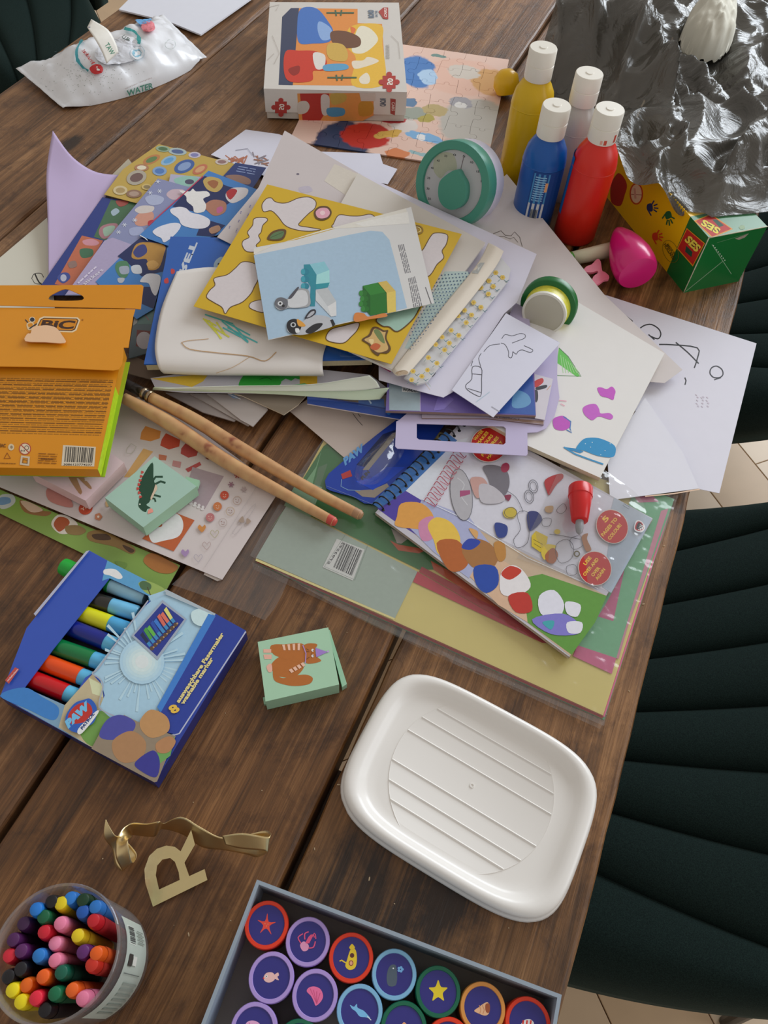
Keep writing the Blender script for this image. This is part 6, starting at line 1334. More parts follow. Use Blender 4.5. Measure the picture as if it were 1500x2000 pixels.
cut(zE, 400, 640, 430, 600, 440, 560, 500, 555, 518, 570, 490, 600, 480, 640, 465, 660, 475, 690, 450, 720, 480, 750, 400, 755, 370, 720, 375, 690, 410, 670)
cut(zE, 905, 590, 935, 540, 1000, 545, 1060, 545, 1120, 535, 1150, 560, 1150, 620, 1000, 640, 900, 612)
cut(zE, 280, 890, 330, 850, 370, 815, 430, 820, 470, 850, 470, 900, 440, 960, 420, 1000, 370, 1050, 300, 1080, 270, 1118, 250, 1080, 200, 1050, 160, 1020, 180, 980, 210, 950, 205, 910)
cut(zE, 425, 1050, 500, 1040, 500, 1110, 415, 1085, w=1.4); cut(zE, 860, 1255, 890, 1210, 960, 1190, 1050, 1170, 1045, 1210, 1010, 1250, 960, 1290, 880, 1280)
cut(zF, 380, 560, 420, 490, 450, 465, 520, 475, 515, 530, 490, 570, 500, 610, 460, 650, 430, 700, 400, 720, 340, 700, 340, 600)
cut(zE, 1155, 1150, 1250, 1100, 1400, 1070, 1400, 1100, 1360, 1160, 1280, 1222, 1230, 1195, 1190, 1190, c='94b4a4', w=2.4)
i.blob(zE(790, 520, 820, 490, 870, 490, 893, 520, 880, 555, 840, 572, 800, 560), BR); i.blob(zE(800, 522, 825, 500, 865, 500, 883, 525, 870, 550, 838, 560, 810, 552), 'd49cac'); i.ell(*zE(840, 527)[0], 5, 4.5, 'e6c0c4')
i.blob(zE(515, 680, 540, 640, 590, 622, 627, 630, 610, 680, 560, 690), BR); i.blob(zE(530, 675, 550, 648, 590, 634, 615, 640, 600, 672, 560, 682), '56724a'); i.line(zE(535, 672, 575, 655, 610, 640), 1, '3c5434')
i.blob(zE(1070, 1270, 1110, 1240, 1130, 1200, 1160, 1195, 1200, 1215, 1225, 1215, 1215, 1260, 1240, 1320, 1220, 1350, 1180, 1350, 1165, 1365, 1130, 1340, 1110, 1300), BR)
i.blob(zE(1085, 1270, 1120, 1250, 1140, 1210, 1160, 1208, 1195, 1225, 1210, 1225, 1205, 1262, 1225, 1318, 1205, 1338, 1165, 1345, 1135, 1325, 1120, 1295), 'c4a268'); i.blob(zE(1140, 1215, 1165, 1210, 1190, 1240, 1205, 1290, 1180, 1280, 1150, 1240), '6c7c4c'); i.blob(zE(1120, 1310, 1150, 1290, 1180, 1305, 1160, 1330, 1130, 1328), 'b85c34'); i.blob(zE(1110, 1270, 1140, 1270, 1130, 1300), 'd8c08c')
i.ring(*zF(345, 445)[0], 11, 8, 2.2, '8a6c34', .2); i.ring(*zF(345, 445)[0], 7, 5, 1.6, 'd8c890', .2); i.ell(*zF(345, 445)[0], 4, 3, 'a48448')
i.build(ys, 'sticker_shapes', INKG)
lf, lfp = sheet('leaflet', [(495, 484), (580, 468), (803, 404), (848, 592), (524, 664)], ((0, .0535), (2, .0560), (4, .0530)), 'light blue instruction leaflet picturing toy bricks and penguins, on top of the pile', 'leaflet', paper('c9c8c6'), 0.0003)
i = Ink(lfp)
i.poly(smoothpx(zE(437, 775, 800, 700, 1000, 655, 1120, 632, 1190, 638, 1232, 685, 1260, 790, 1335, 1085), 1) + zE(522, 1270), '9fb8cc'); i.poly(zE(437, 740, 560, 715, 800, 640, 1330, 500, 1340, 560, 1100, 610, 900, 620, 560, 715, 437, 770), 'd2cec4')  # blue panel; paler strip along the top edge paints the curl's highlight
i.poly(zE(1030, 590, 1340, 520, 1350, 590, 1080, 608), 'd8d6d0')  # second pale strip of the painted highlight
i.rows(zE(1280, 715, 1322, 882, 1360, 875, 1318, 710), 4, '77777c', .5, 2, 5); i.rows(zE(1340, 912, 1372, 1082, 1428, 1070, 1384, 898), 5, '77777c', .45, 4, 5); i.line(zE(1443, 962, 1478, 1062), 1.4, '5c5c60')
# bricks
i.poly(zE(730, 830, 765, 828, 805, 890, 795, 1075, 765, 1075, 770, 960, 732, 900), '2f8494'); i.poly(zE(765, 828, 850, 812, 880, 862, 805, 890), '84bcc8'); i.poly(zE(805, 890, 880, 862, 882, 950, 800, 970), '9cd0d0'); i.poly(zE(800, 945, 882, 935, 870, 965, 800, 975), '2f8c98')
for q in ((738, 872), (738, 915), (738, 957)): i.ell(*zE(*q)[0], 8, 6.5, '2a7c90'); i.ell(*zE(q[0] - 12, q[1])[0], 4, 6, '3e98a8')
i.poly(zE(800, 980, 870, 965, 920, 1045, 870, 1075), 'b4b8ba'); i.poly(zE(870, 1075, 920, 1045, 922, 1130, 890, 1135), 'cfd0d0'); i.poly(zE(800, 980, 870, 1075, 890, 1135, 800, 1040), 'c2c6c8')
i.poly(zE(1075, 955, 1165, 935, 1215, 990, 1120, 1010), '2f7c30'); i.poly(zE(1120, 1010, 1215, 990, 1220, 1110, 1120, 1130), '246c28'); i.poly(zE(1075, 955, 1120, 1010, 1120, 1130, 1078, 1080), '1c5c22')
for q in ((1078, 998), (1085, 1030), (1078, 1060), (1090, 1090)): i.ell(*zE(*q)[0], 8, 6, '246a28'); i.ell(*zE(q[0] - 13, q[1])[0], 4, 5.5, '348038')
i.poly(zE(1165, 935, 1215, 925, 1268, 985, 1215, 995), 'c8ac58'); i.poly(zE(1215, 995, 1268, 985, 1270, 1105, 1220, 1115), 'd4bc60'); i.blob(zE(1030, 1115, 1080, 1115, 1110, 1135, 1200, 1115, 1215, 1135, 1120, 1150, 1030, 1165), 'c87c40')
# toy penguins
i.blob(zE(560, 1060, 570, 1030, 600, 1022, 640, 1030, 690, 975, 750, 975, 765, 1010, 765, 1070, 700, 1085, 640, 1085, 600, 1098, 570, 1085), '9a9c9e'); i.blob(zE(640, 1030, 690, 985, 740, 985, 755, 1030, 740, 1070, 650, 1080), 'c4c6c8'); i.blob(zE(560, 1065, 570, 1032, 600, 1022, 635, 1040, 630, 1080, 600, 1095), '64666c'); i.ell(*zE(592, 1058)[0], 5, 4.5, 'c8cacc'); i.ell(*zE(592, 1058)[0], 2.2, 2.2, '202022'); i.ell(*zE(610, 1072)[0], 3, 2.6, '28282a'); i.blob(zE(640, 1025, 690, 965, 700, 970, 660, 1025), '4c4c54')
i.blob(zE(630, 1195, 640, 1160, 680, 1148, 715, 1170, 770, 1130, 850, 1130, 890, 1150, 900, 1190, 830, 1215, 740, 1240, 680, 1240, 640, 1225), 'b0b2b6'); i.blob(zE(630, 1195, 640, 1160, 680, 1148, 712, 1172, 715, 1200, 690, 1235, 650, 1230), '222226'); i.blob(zE(735, 1145, 765, 1100, 795, 1092, 800, 1115, 770, 1140), '303038'); i.blob(zE(748, 1138, 770, 1110, 790, 1102, 790, 1116, 765, 1136), 'a8aab0'); i.blob(zE(740, 1220, 790, 1180, 840, 1175, 820, 1205, 770, 1235), '26262a'); i.ell(*zE(668, 1183)[0], 5.4, 5, 'b8babc'); i.ell(*zE(668, 1183)[0], 3, 3, '18181a')
i.blob(zE(690, 1150, 700, 1190, 740, 1190, 720, 1165), 'd0943c'); i.poly(zE(885, 1155, 900, 1150, 915, 1180, 900, 1195), '26262a'); i.blob(zE(680, 1205, 700, 1205, 705, 1225, 685, 1230), 'd8d8d8')
i.build(lf, 'leaflet_print', INKG)
# ------------------------------------------------------------------ left fan of sheets
wl, wlp = sheet('drawing_sheet', [(92, 425), (112, 660), (-90, 660), (-90, 560), (0, 503)], 0.0012, 'white sheet at the left with black scribble beside the orange pack', 'drawing', paper('c9c6b8'))
i = Ink(wlp); i.line(zD(185, 915, 200, 885, 240, 882, 255, 905), 1.3, '202020', sm=3); i.line(zD(190, 915, 205, 940, 240, 945), 1.1, '202020', sm=3); i.line(zD(205, 885, 230, 935, 265, 955), 2.6, '181818', sm=3); i.build(wl, 'marker_scribble')
lc, _ = curved('lavender_card', [[(103, 255, .050), (140, 305, .032), (185, 335, .015), (232, 342, .006)], [(91, 335, .030), (130, 365, .018), (165, 385, .010), (200, 395, .007)], [(93, 430, .014), (120, 440, .010), (140, 455, .008), (160, 460, .0075)], [(95, 560, .006), (100, 560, .006), (105, 560, .006), (112, 560, .007)]], paper('b09fbe'), 0.0004, 20, 14, None)
tag(lc, 'lavender paper curling up to a sharp tip at the upper left', 'paper')
gcd, _ = sheet('clear_edged_card', zD(752, 210, 775, 238, 705, 320, 640, 320), 0.0042, 'small beige card edge behind the upper left sticker sheets', 'card', paper('b0a894'))
nf, nfp = sheet('sticker_folder', zD(600, 435, 800, 468, 860, 700, 600, 1010, 200, 1010), 0.0085, 'glossy navy sticker folder with green and orange panels at the left', 'sticker folder', card('26387c', 0.28))
i = Ink(nfp); i.poly(zD(650, 450, 800, 470, 760, 700, 620, 690, 550, 668), '44694c'); i.poly(zD(480, 660, 605, 690, 440, 960, 320, 945), 'b8684c'); i.blob(zD(485, 690, 540, 680, 580, 700, 560, 718, 500, 715), 'c88c98'); i.blob(zD(470, 740, 540, 740, 540, 780, 480, 790), '3f6c50')
i.blob(zD(650, 520, 680, 500, 700, 520, 665, 545), '9cb0bc'); i.blob(zD(590, 610, 640, 590, 690, 595, 670, 650, 610, 680, 580, 650), 'a4747c'); i.blob(zD(605, 620, 650, 602, 675, 610, 655, 645, 615, 665), '94b09c'); i.blob(zD(335, 910, 360, 880, 400, 880, 410, 910, 370, 940), '3c4c90'); i.blob(zD(680, 455, 750, 460, 740, 480, 700, 490), '9a4c44'); i.ell(*zD(372, 908)[0], 6, 7, 'b0b4c8'); i.blob(zD(400, 820, 440, 808, 450, 840, 410, 850), '8c7068')
i.build(nf, 'sticker_print', INKG)
ysh, yshp = sheet('sticker_sheet', zD(930, 124, 1375, 240, 1290, 340, 800, 470, 610, 420, 720, 272), 0.0105, 'yellow sheet of small oval stickers at the upper left of the pile', 'sticker sheet', card('b89c4c', 0.3))
i = Ink(yshp)
for x, y, a, b, c1_, c2_, r_ in ((888, 215, 18, 8, 'b47848', '5c7c4c', -.4), (988, 220, 16, 8, '8cb0c8', '5c98c8', -.4), (1080, 255, 21, 12, '3c5c98', '8098c0', -.4), (1172, 272, 16, 8, 'b86c50', 'c89c70', -.5), (1140, 188, 12, 6, 'c0b8c4', '7c7cac', 0), (1300, 228, 13, 6, 'c4b8b0', '8c6c6c', 0), (1040, 168, 18, 7, 'a4b4b4', '4c608c', .1), (955, 152, 14, 6, '8ca48c', '4c6c48', .1), (935, 282, 14, 9, '7c9cc4', '4c74b0', 0), (830, 262, 14, 7, 'a87858', 'd8d0b8', 0), (800, 320, 20, 14, 'a8a090', '6c5450', -.3), (705, 395, 14, 9, 'c8b890', 'a89060', 0), (785, 415, 15, 8, '8c6c58', 'a89080', 0), (860, 375, 10, 6, 'c8b070', '8a7a58', 0)):
    q = zD(x, y)[0]; i.ell(*q, a, b, c1_, r_); i.ell(*q, a * .66, b * .6, c2_, r_)
i.build(ysh, 'oval_stickers', INKG)
nv_, nvp = sheet('sticker_sheet', zD(1380, 233, 1560, 262, 1450, 430, 1300, 320), 0.0125, 'navy sticker sheet corner below the red-scribbled white paper', 'sticker sheet', card('26386f', 0.3))
i = Ink(nvp); i.blob(zD(1320, 312, 1400, 305, 1465, 330, 1460, 360, 1400, 350), '8c6c60'); i.rows(zD(1400, 250, 1500, 268, 1490, 310, 1380, 290), 3, '8c9cc4', .3, 6, 2); i.build(nv_, 'sticker_print', INKG)
ls, lsp = sheet('sticker_sheet', zD(925, 325, 1160, 390, 780, 720, 520, 1010, 380, 1010, 620, 690), 0.0145, 'lilac winter sticker sheet with snowflakes, between yellow and blue ones', 'sticker sheet', card('8288ac', 0.3))
i = Ink(lsp); i.poly(zD(612, 690, 660, 672, 770, 712, 520, 1000, 385, 1005), 'a79cbc'); i.blob(zD(975, 420, 1010, 390, 1080, 395, 1060, 440, 1010, 450), 'c0aab4'); i.blob(zD(790, 560, 830, 520, 890, 520, 900, 560, 860, 600, 800, 600), 'c48e7c'); i.blob(zD(790, 510, 830, 485, 900, 490, 890, 520, 820, 530), 'c8c0bc'); i.blob(zD(870, 575, 900, 570, 895, 600, 868, 600), 'b0303c'); i.blob(zD(850, 440, 900, 420, 960, 440, 940, 475, 880, 480), 'a4acc8'); i.blob(zD(760, 620, 830, 610, 840, 650, 770, 660), '9ca4c4')
for x, y in ((935, 400), (695, 640), (730, 598), (880, 410), (925, 345), (790, 570)):
    q = zD(x, y)[0]
    for k in range(3): i.line([(q[0] - 5 * math.cos(k * 1.047), q[1] - 4 * math.sin(k * 1.047)), (q[0] + 5 * math.cos(k * 1.047), q[1] + 4 * math.sin(k * 1.047))], 1.2, 'cfd4e4')
i.text('stickers', zD(500, 950)[0], zD(610, 862)[0], (-7, -3), 'd4cfe0', .02); i.rows(zD(450, 935, 560, 835, 575, 845, 465, 945), 1, 'cfc8dc'); i.build(ls, 'sticker_print', INKG)
mp__, mpp = sheet('pale_sticker_sheet', zD(1000, 300, 1195, 318, 1110, 400, 985, 365), 0.0130, 'mint and lilac sheet corner between the yellow and blue sheets', 'sticker sheet', card('a8a8c0', .3))
i = Ink(mpp); i.blob(zD(1020, 330, 1100, 310, 1160, 325, 1130, 370, 1050, 365), '8cb8ac'); i.ell(*zD(1110, 345)[0], 9, 5, '4a4860'); i.build(mp__, 'sticker_print', INKG)
def bluesheet(pts_, h_, lab, dark, shapes):
    o, p = sheet('sticker_sheet', pts_, h_, lab, 'sticker sheet', card('3e78b8', 0.28)); i = Ink(p)
    for q in dark: i.poly(q, '1c2858')
    for q, c, n_ in shapes: i.blob(q, c, n_)
    return o, i
o, i = bluesheet(zD(1222, 280, 1560, 410, 1330, 640, 1240, 668, 985, 720, 815, 660), 0.0165, 'blue sticker sheet with peeled white clouds, upper one of two', [zD(1110, 380, 1200, 310, 1330, 370, 1440, 400, 1300, 500, 1140, 520, 1010, 490), zD(1190, 560, 1320, 600, 1250, 668, 1150, 660)],
    [(zD(1190, 340, 1225, 315, 1290, 330, 1305, 370, 1270, 405, 1215, 390), 'b89c58', 4), (zD(1215, 350, 1250, 335, 1280, 350, 1255, 385), '98603c', 3), (zD(1325, 410, 1370, 380, 1450, 385, 1440, 430, 1370, 470, 1330, 450), 'cfcacc', 4), (zD(1325, 410, 1360, 385, 1390, 400, 1350, 450), 'ac2c34', 4), (zD(1200, 480, 1250, 450, 1320, 465, 1320, 520, 1260, 545, 1210, 510), 'a87460', 4), (zD(1270, 500, 1300, 490, 1305, 515, 1275, 530), 'b8608c', 3),
     (zD(1050, 395, 1110, 402, 1130, 385, 1150, 402, 1210, 400, 1230, 425, 1190, 445, 1208, 480, 1195, 520, 1140, 525, 1130, 490, 1095, 460, 1090, 430), 'dcdad8', 3), (zD(1000, 505, 1050, 492, 1090, 500, 1120, 525, 1180, 540, 1230, 570, 1215, 610, 1150, 620, 1070, 600, 1045, 560, 1005, 530), 'd8d6de', 4), (zD(895, 635, 940, 605, 1020, 585, 1060, 600, 1030, 650, 965, 700, 945, 675, 915, 660), 'd4d4de', 4), (zD(1225, 620, 1280, 600, 1290, 630, 1240, 650), 'a88068', 3)])
i.line(zD(1190, 312, 1060, 430, 870, 600), 2.2, 'b03858'); i.line(zD(820, 658, 850, 675, 865, 688), 1.6, 'd8dce4'); i.build(o, 'sticker_print', INKG)
o, i = bluesheet(zD(822, 672, 1005, 690, 960, 860, 900, 1090, 800, 1150, 560, 930), 0.0150, 'blue sticker sheet with cartoon stickers, lower one beside the orange pack', [zD(690, 780, 822, 672, 985, 690, 960, 870, 830, 900, 760, 830), zD(840, 960, 930, 960, 900, 1090, 830, 1060)],
    [(zD(770, 780, 800, 710, 880, 700, 965, 720, 960, 770, 930, 850, 870, 860, 860, 800, 800, 800), 'b08440', 4), (zD(780, 760, 810, 720, 850, 715, 860, 760, 810, 790), '38407c', 4), (zD(860, 820, 900, 805, 930, 830, 900, 855, 870, 850), 'c89c58', 4), (zD(675, 850, 690, 815, 740, 810, 760, 850, 740, 905, 700, 900), '4c7c5c', 4), (zD(700, 845, 750, 840, 755, 880, 710, 885), '9ca4b4', 4), (zD(770, 840, 820, 835, 830, 880, 780, 880), 'c4c8d0', 4), (zD(820, 930, 860, 885, 930, 890, 940, 930, 915, 1010, 890, 990, 870, 940), 'd0d2da', 4), (zD(690, 910, 730, 910, 720, 935, 695, 935), 'b0b4bc', 3)])
i.build(o, 'sticker_print', INKG)
bt, btp = sheet('striped_card', zI(1050, 180, 1150, 190, 1080, 560, 940, 600, 950, 500, 990, 250), 0.0130, 'teal and red picture card in the gap between orange pack and blue book', 'card', card('5a6c74', .35), 0.001)
i = Ink(btp); i.poly(zI(1045, 180, 1140, 185, 1120, 225, 1040, 215), '8c2438'); i.poly(zI(1040, 225, 1130, 230, 1110, 350, 1005, 350), '6c8a88'); i.poly(zI(1003, 390, 1100, 400, 1080, 530, 995, 510), '7c4844'); i.ell(*zI(1055, 468)[0], 15, 17, 'bcbcc4'); i.poly(zI(985, 270, 1015, 250, 1005, 340, 975, 360), 'a0a4a0'); i.line(zI(1040, 250, 1090, 320), 1.2, 'a86070'); i.build(bt, 'picture')
bt2, _ = sheet('grey_card', zI(930, 560, 1110, 640, 1230, 700, 1250, 790, 900, 700), 0.0100, 'grey-brown card corner below the blue book\'s left edge', 'card', paper('86786c'), .001)
wp2, wpp2 = sheet('drawing_sheet', [(412, 302), (480, 253), (545, 262), (625, 296), (742, 300), (748, 320), (776, 330), (757, 360), (690, 345), (520, 345)], 0.0036, 'white paper with orange scribbles between the pile and the puzzle', 'drawing', paper('d2d2e0'))
i = Ink(wpp2)
for k in range(16): i.line(zD(1320 + (k * 37) % 130, 190 + (k * 13) % 30, 1350 + (k * 37) % 110, 212 + (k * 17) % 30), 2.2, 'b07058')
for k in range(12): i.line(zE(430 + (k * 17) % 90, 170 + (k * 23) % 70, 440 + (k * 29) % 90, 200 + (k * 11) % 50), 2.2, 'a0705c' if k % 2 else '8c848c')
i.line(zE(330, 160, 400, 150, 430, 190), 0.9, '8a8a98'); i.build(wp2, 'crayon_scribble')
tp, tpp = sheet('folded_paper', [(232, 18), (262, -12), (500, -40), (492, -4), (392, 67), (330, 42)], 0.006, 'folded white paper at the top left of the table', 'paper', paper('d4d6e4'), 0.0022)
# sticker sheets at lower left ------------------------------------------------------
gs, gsp = sheet('animal_sticker_sheet', zJ(-120, 330, 0, 390, 880, 760, 808, 888, 400, 700, 0, 507, -120, 450), 0.0025, 'green forest animal sticker sheet under the pastel one', 'sticker sheet', card('7c9a48', 0.3), 0.0008, side=card('5c5648'))
i = Ink(gsp)
for q, c in ((zJ(0, 420, 60, 415, 75, 450, 40, 480, 0, 480), 'b4b8b4'), (zJ(0, 430, 45, 430, 50, 455, 0, 465), '6c8cac'), (zJ(100, 440, 200, 490, 250, 500, 220, 520, 120, 500), '8c6440'), (zJ(250, 560, 280, 515, 330, 520, 380, 560, 350, 600, 290, 605), 'd4ccc0'), (zJ(262, 560, 285, 525, 325, 530, 340, 555, 310, 585, 285, 595), 'a4502c'), (zJ(320, 570, 380, 565, 420, 590, 390, 612, 330, 605), '8a7044'), (zJ(430, 600, 500, 590, 600, 640, 660, 680, 640, 705, 560, 670, 440, 640), '8a6c3c'), (zJ(450, 610, 520, 608, 540, 635, 470, 635), '4c3420'), (zJ(600, 660, 655, 685, 640, 700, 610, 680), '4c3420'), (zJ(700, 740, 740, 700, 830, 740, 870, 770, 830, 800, 760, 790), 'a46a34'), (zJ(560, 740, 620, 750, 600, 780), '6c8c40'), (zJ(100, 450, 140, 450, 210, 490, 150, 500), 'c4a890')): i.blob(q, c, 4)
i.build(gs, 'animal_stickers', INKG)
ps, psp = sheet('sticker_sheet', zJ(-160, 310, 0, 378, 1085, 830, 1368, 390, 1000, 120, 700, -60, 200, -60), 0.0060, 'white planner sticker sheet with hearts, smileys and orange tabs', 'sticker sheet', paper('c6bcba'), 0.0004)
i = Ink(psp)
for q, c in ((zJ(710, 80, 785, 105, 780, 140, 735, 155, 684, 145, 690, 110), 'c8823c'), (zJ(810, 115, 880, 148, 875, 180, 825, 195, 782, 175, 790, 145), 'b4442c'), (zJ(905, 165, 968, 200, 960, 225, 920, 235, 882, 215, 885, 190), 'a84440')): i.poly(q, c)
i.poly(zJ(700, 190, 748, 205, 640, 330, 605, 330), 'c89c60'); i.poly(zJ(775, 218, 815, 225, 810, 248, 775, 245), 'b86c50'); i.poly(zJ(845, 248, 885, 255, 880, 285, 840, 275), 'b88080'); i.poly(zJ(905, 290, 975, 255, 983, 270, 918, 306), 'ac4848')
i.poly(zJ(940, 280, 1092, 325, 1000, 485, 895, 430), 'a08e94')
for k in range(5): i.ell(*zJ(915 + k * 19, 440 + k * 9)[0], 3, 3, 'd0c8c8', n=10); i.ell(*zJ(912 + k * 19, 450 + k * 9)[0], 3.6, 2.4, 'd0c8c8', n=10)
i.poly(zJ(828, 492, 950, 540, 848, 692, 695, 630), 'b45a30'); i.blob(zJ(725, 600, 745, 575, 790, 570, 790, 530, 830, 500, 880, 520, 895, 570, 870, 620, 800, 640, 745, 648), 'd8d6d6', 5)
i.blob(zJ(230, 385, 300, 395, 340, 430, 355, 475, 300, 470, 235, 440), 'b87c74', 3); i.ell(*zJ(418, 482)[0], 14, 12, 'b8482c', -.4); i.text('YES', *zJ(400, 498, 442, 468), (-3, -5), 'e0c0a8', .03); i.blob(zJ(440, 400, 490, 378, 510, 390, 490, 420, 460, 425), 'b48048'); i.blob(zJ(515, 450, 535, 440, 545, 460, 520, 475), 'c8a878')
for k in range(5): i.ell(zJ(480, 523)[0][0] + 4 * math.cos(k * 1.257), zJ(480, 523)[0][1] + 4 * math.sin(k * 1.257), 3.6, 3.6, 'b87858', n=10)
i.ell(*zJ(480, 523)[0], 2.4, 2.4, 'd8c8b8', n=10)
def flw(x, y, c):
    q = zJ(x, y)[0]
    for k in range(3): i.line([(q[0] - 6 * math.cos(k * 1.047), q[1] - 6 * math.sin(k * 1.047)), (q[0] + 6 * math.cos(k * 1.047), q[1] + 6 * math.sin(k * 1.047))], 2, c)
flw(1158, 320, 'b0443c'); flw(1128, 366, '8c6474'); flw(1190, 390, 'a89898')
for x, y, c, fil in ((1096, 418, 'b4442c', 1), (1158, 444, 'a89080', 0), (1062, 473, 'bc7040', 1), (1124, 496, 'b09878', 0), (1026, 526, 'b06c6c', 1), (1088, 552, 'a89890', 0)):
    q = zJ(x, y)[0]
    if fil: i.ell(*q, 8, 8, c)
    i.ring(*q, 8, 8, 1, c); i.ell(q[0] - 2.5, q[1] - 2, 1, 1, '7c5040' if not fil else 'd8b8a0', n=6); i.ell(q[0] + 2.5, q[1] - 1, 1, 1, '7c5040' if not fil else 'd8b8a0', n=6); i.line([(q[0] - 3, q[1] + 2), (q[0], q[1] + 4), (q[0] + 3, q[1] + 2)], 0.8, '7c5040' if not fil else 'd8b8a0', sm=2)
def heart(x, y, c, fil, z=zJ, s=8):
    q = z(x, y)[0]; P = smoothpx([(q[0] - 1.0 * s, q[1] - .2 * s), (q[0] - .5 * s, q[1] - .9 * s), (q[0] + .1 * s, q[1] - .35 * s), (q[0] + .7 * s, q[1] - .9 * s), (q[0] + 1.0 * s, q[1] - .2 * s), (q[0] + .2 * s, q[1] + .9 * s), (q[0] - .3 * s, q[1] + .7 * s)], 3)
    i.poly(P, c) if fil else i.line(P, 1.1, c, True)
for x, y, c, fl_ in ((985, 580, 'c08040', 1), (1047, 606, 'a8a080', 0), (1008, 664, 'a89490', 0), (903, 700, '9c80a8', 1), (967, 724, 'a8a0a8', 0)): heart(x, y, c, fl_)
i.oline(zJ(620, 190, 640, 165, 665, 180, 655, 200, 640, 215, 615, 212), 1, 'a09c88'); i.line(zJ(1260, 365, 1000, 770), 0.8, 'b0a8a8'); i.oline(zJ(1232, 470, 1244, 480, 1160, 600, 1140, 605, 1142, 590), 0.9, 'aca4a4', sm=2); i.blob(zJ(1165, 545, 1185, 520, 1190, 550), '9c8878'); i.blob(zJ(1205, 530, 1225, 545, 1205, 560), '9c8878')
i.poly(zJ(1000, 235, 1020, 232, 1018, 246), '7c3c34')
i.build(ps, 'sticker_print')
wt, _ = sheet('white_card', zJ(1000, 795, 1085, 828, 1060, 836, 995, 805), 0.0052, 'white card edge under the tip of the planner sticker sheet', 'card', paper('b8ada4'), .001)
# orange felt pen pack ----------------------------------------------------------------
bk = empty('pen_pack', W(120, 760, 0.035)); tag(bk, 'back of an orange cardboard felt pen pack with barcode', 'pack')
OR_ = card('cf8612', 0.42)
def tilt(*pts): return Pl(*[W(x, y, h) for x, y, h in pts])
PB = tilt((0, 660, .052), (240, 680, .052), (190, 912, .0425)); PT2 = tilt((0, 605, .0525), (262, 605, .0525), (250, 675, .0545)); PF = tilt((0, 558, .056), (278, 556, .055), (262, 605, .0525))
slab('box_back', zI(-260, 600, 900, 600, 905, 520, 715, 1412, -260, 1395), 0, 0.0012, OR_, bk, plane=PB)
bl = [PB.hit(*p) for p in zI(905, 522, 716, 1412)]; 
dn = Vector((0, 0, -0.013)); V = [bl[0], bl[1], bl[1] + dn * 0.8, bl[0] + dn]; V += [bl[1] + (bl[0] - bl[1]) * .66, bl[1] + dn * .85 + (bl[0] + dn - bl[1] - dn * .8) * .66]
mk('side_panel', [V[0], V[4], V[5], V[3]], [(0, 1, 2, 3)], card('b87818', .4), bk); mk('side_panel', [V[4], V[1], V[2], V[5]], [(0, 1, 2, 3)], M('a4c01c', 0.4, 0.25, 0, 300, name='lime_pattern'), bk)
q = [PB.hit(*p) for p in zI(-260, 1395, 715, 1412)]; mk('bottom_panel', [q[0], q[1], q[1] + dn * .8, q[0] + dn * .8], [(0, 1, 2, 3)], OR_, bk)
q = [PB.hit(*p) + Vector((0, 0, -0.0125)) for p in zI(-260, 560, 930, 560, 740, 1405, -260, 1390)]; mk('box_front', q + [v + Vector((0, 0, .001)) for v in q], [(0, 3, 2, 1), (4, 5, 6, 7), (0, 1, 5, 4), (1, 2, 6, 5), (2, 3, 7, 6), (3, 0, 4, 7)], card('8fae1e', .4), bk)
slab('closing_flap', smoothpx(zI(-260, 225, 990, 240, 975, 290, 940, 520, 905, 520, 895, 640, 870, 680, 830, 688, 300, 662, -260, 655), 1), 0, 0.0006, OR_, bk, plane=PT2)
slab('hang_tab', zI(-260, 66, 1035, 60, 1050, 72, 1030, 240, 985, 235, -260, 205), 0, 0.0006, OR_, bk, plane=PF, holes=[smoothpx(zI(358, 150, 400, 122, 480, 92, 560, 120, 608, 145, 600, 172, 480, 178, 370, 172), 3)])
i = Ink(PT2)
lg = zI(262, 360, 290, 305, 320, 292, 570, 300, 588, 318, 560, 395, 530, 410, 300, 400)
i.poly(lg, 'd8c4a0'); i.poly(zI(275, 360, 297, 315, 322, 302, 562, 308, 576, 322, 550, 388, 525, 400, 305, 392), '4c2c14'); i.poly(zI(282, 358, 302, 320, 325, 308, 558, 314, 568, 324, 545, 382, 522, 393, 310, 386), 'c87f14')
i.text('BiC', zI(290, 382)[0], zI(535, 386)[0], (6, -17), '3c2010', 0.04)
i.ell(*zI(236, 316)[0], 6, 5.5, 'd8c4a4'); i.ell(*zI(236, 316)[0], 4.6, 4.2, '2a2c38'); i.blob(zI(195, 345, 240, 332, 250, 370, 235, 390, 205, 390), 'd4b88c', 3); i.blob(zI(205, 348, 235, 342, 238, 365, 210, 370), 'c8821c', 3); i.line(zI(185, 315, 205, 338), 2, '2c2c34'); i.line(zI(270, 345, 215, 382), 2.4, '2c2c34'); i.ell(*zI(604, 317)[0], 1.8, 1.8, 'a06010', n=8)
i.build(bk, 'logo_print')
tt_, _ = slab('torn_tab', smoothpx(zI(185, 472, 200, 420, 225, 415, 240, 370, 300, 360, 350, 358, 410, 375, 455, 430, 475, 485, 330, 480), 3), 0, 0.0006, paper('d9b390'), bk, plane=Pl(PT2.p + PT2.n * .0026, PT2.p + PT2.n * .0016 + (W(262, 605, .0525) - W(0, 605, .0525)), PT2.p + PT2.n * .0026 + (W(250, 675, .0545) - W(0, 605, .0525))))
i = Ink(PB)
rn = random.Random(11)
i.rows(zI(-200, 735, 830, 755, 735, 1172, -200, 1150), 26, '9a6410', .42, 3, 30); i.rows(zI(-200, 745, 830, 765, 738, 1165, -200, 1145), 13, '7a4c0c', .25, 8, 9)
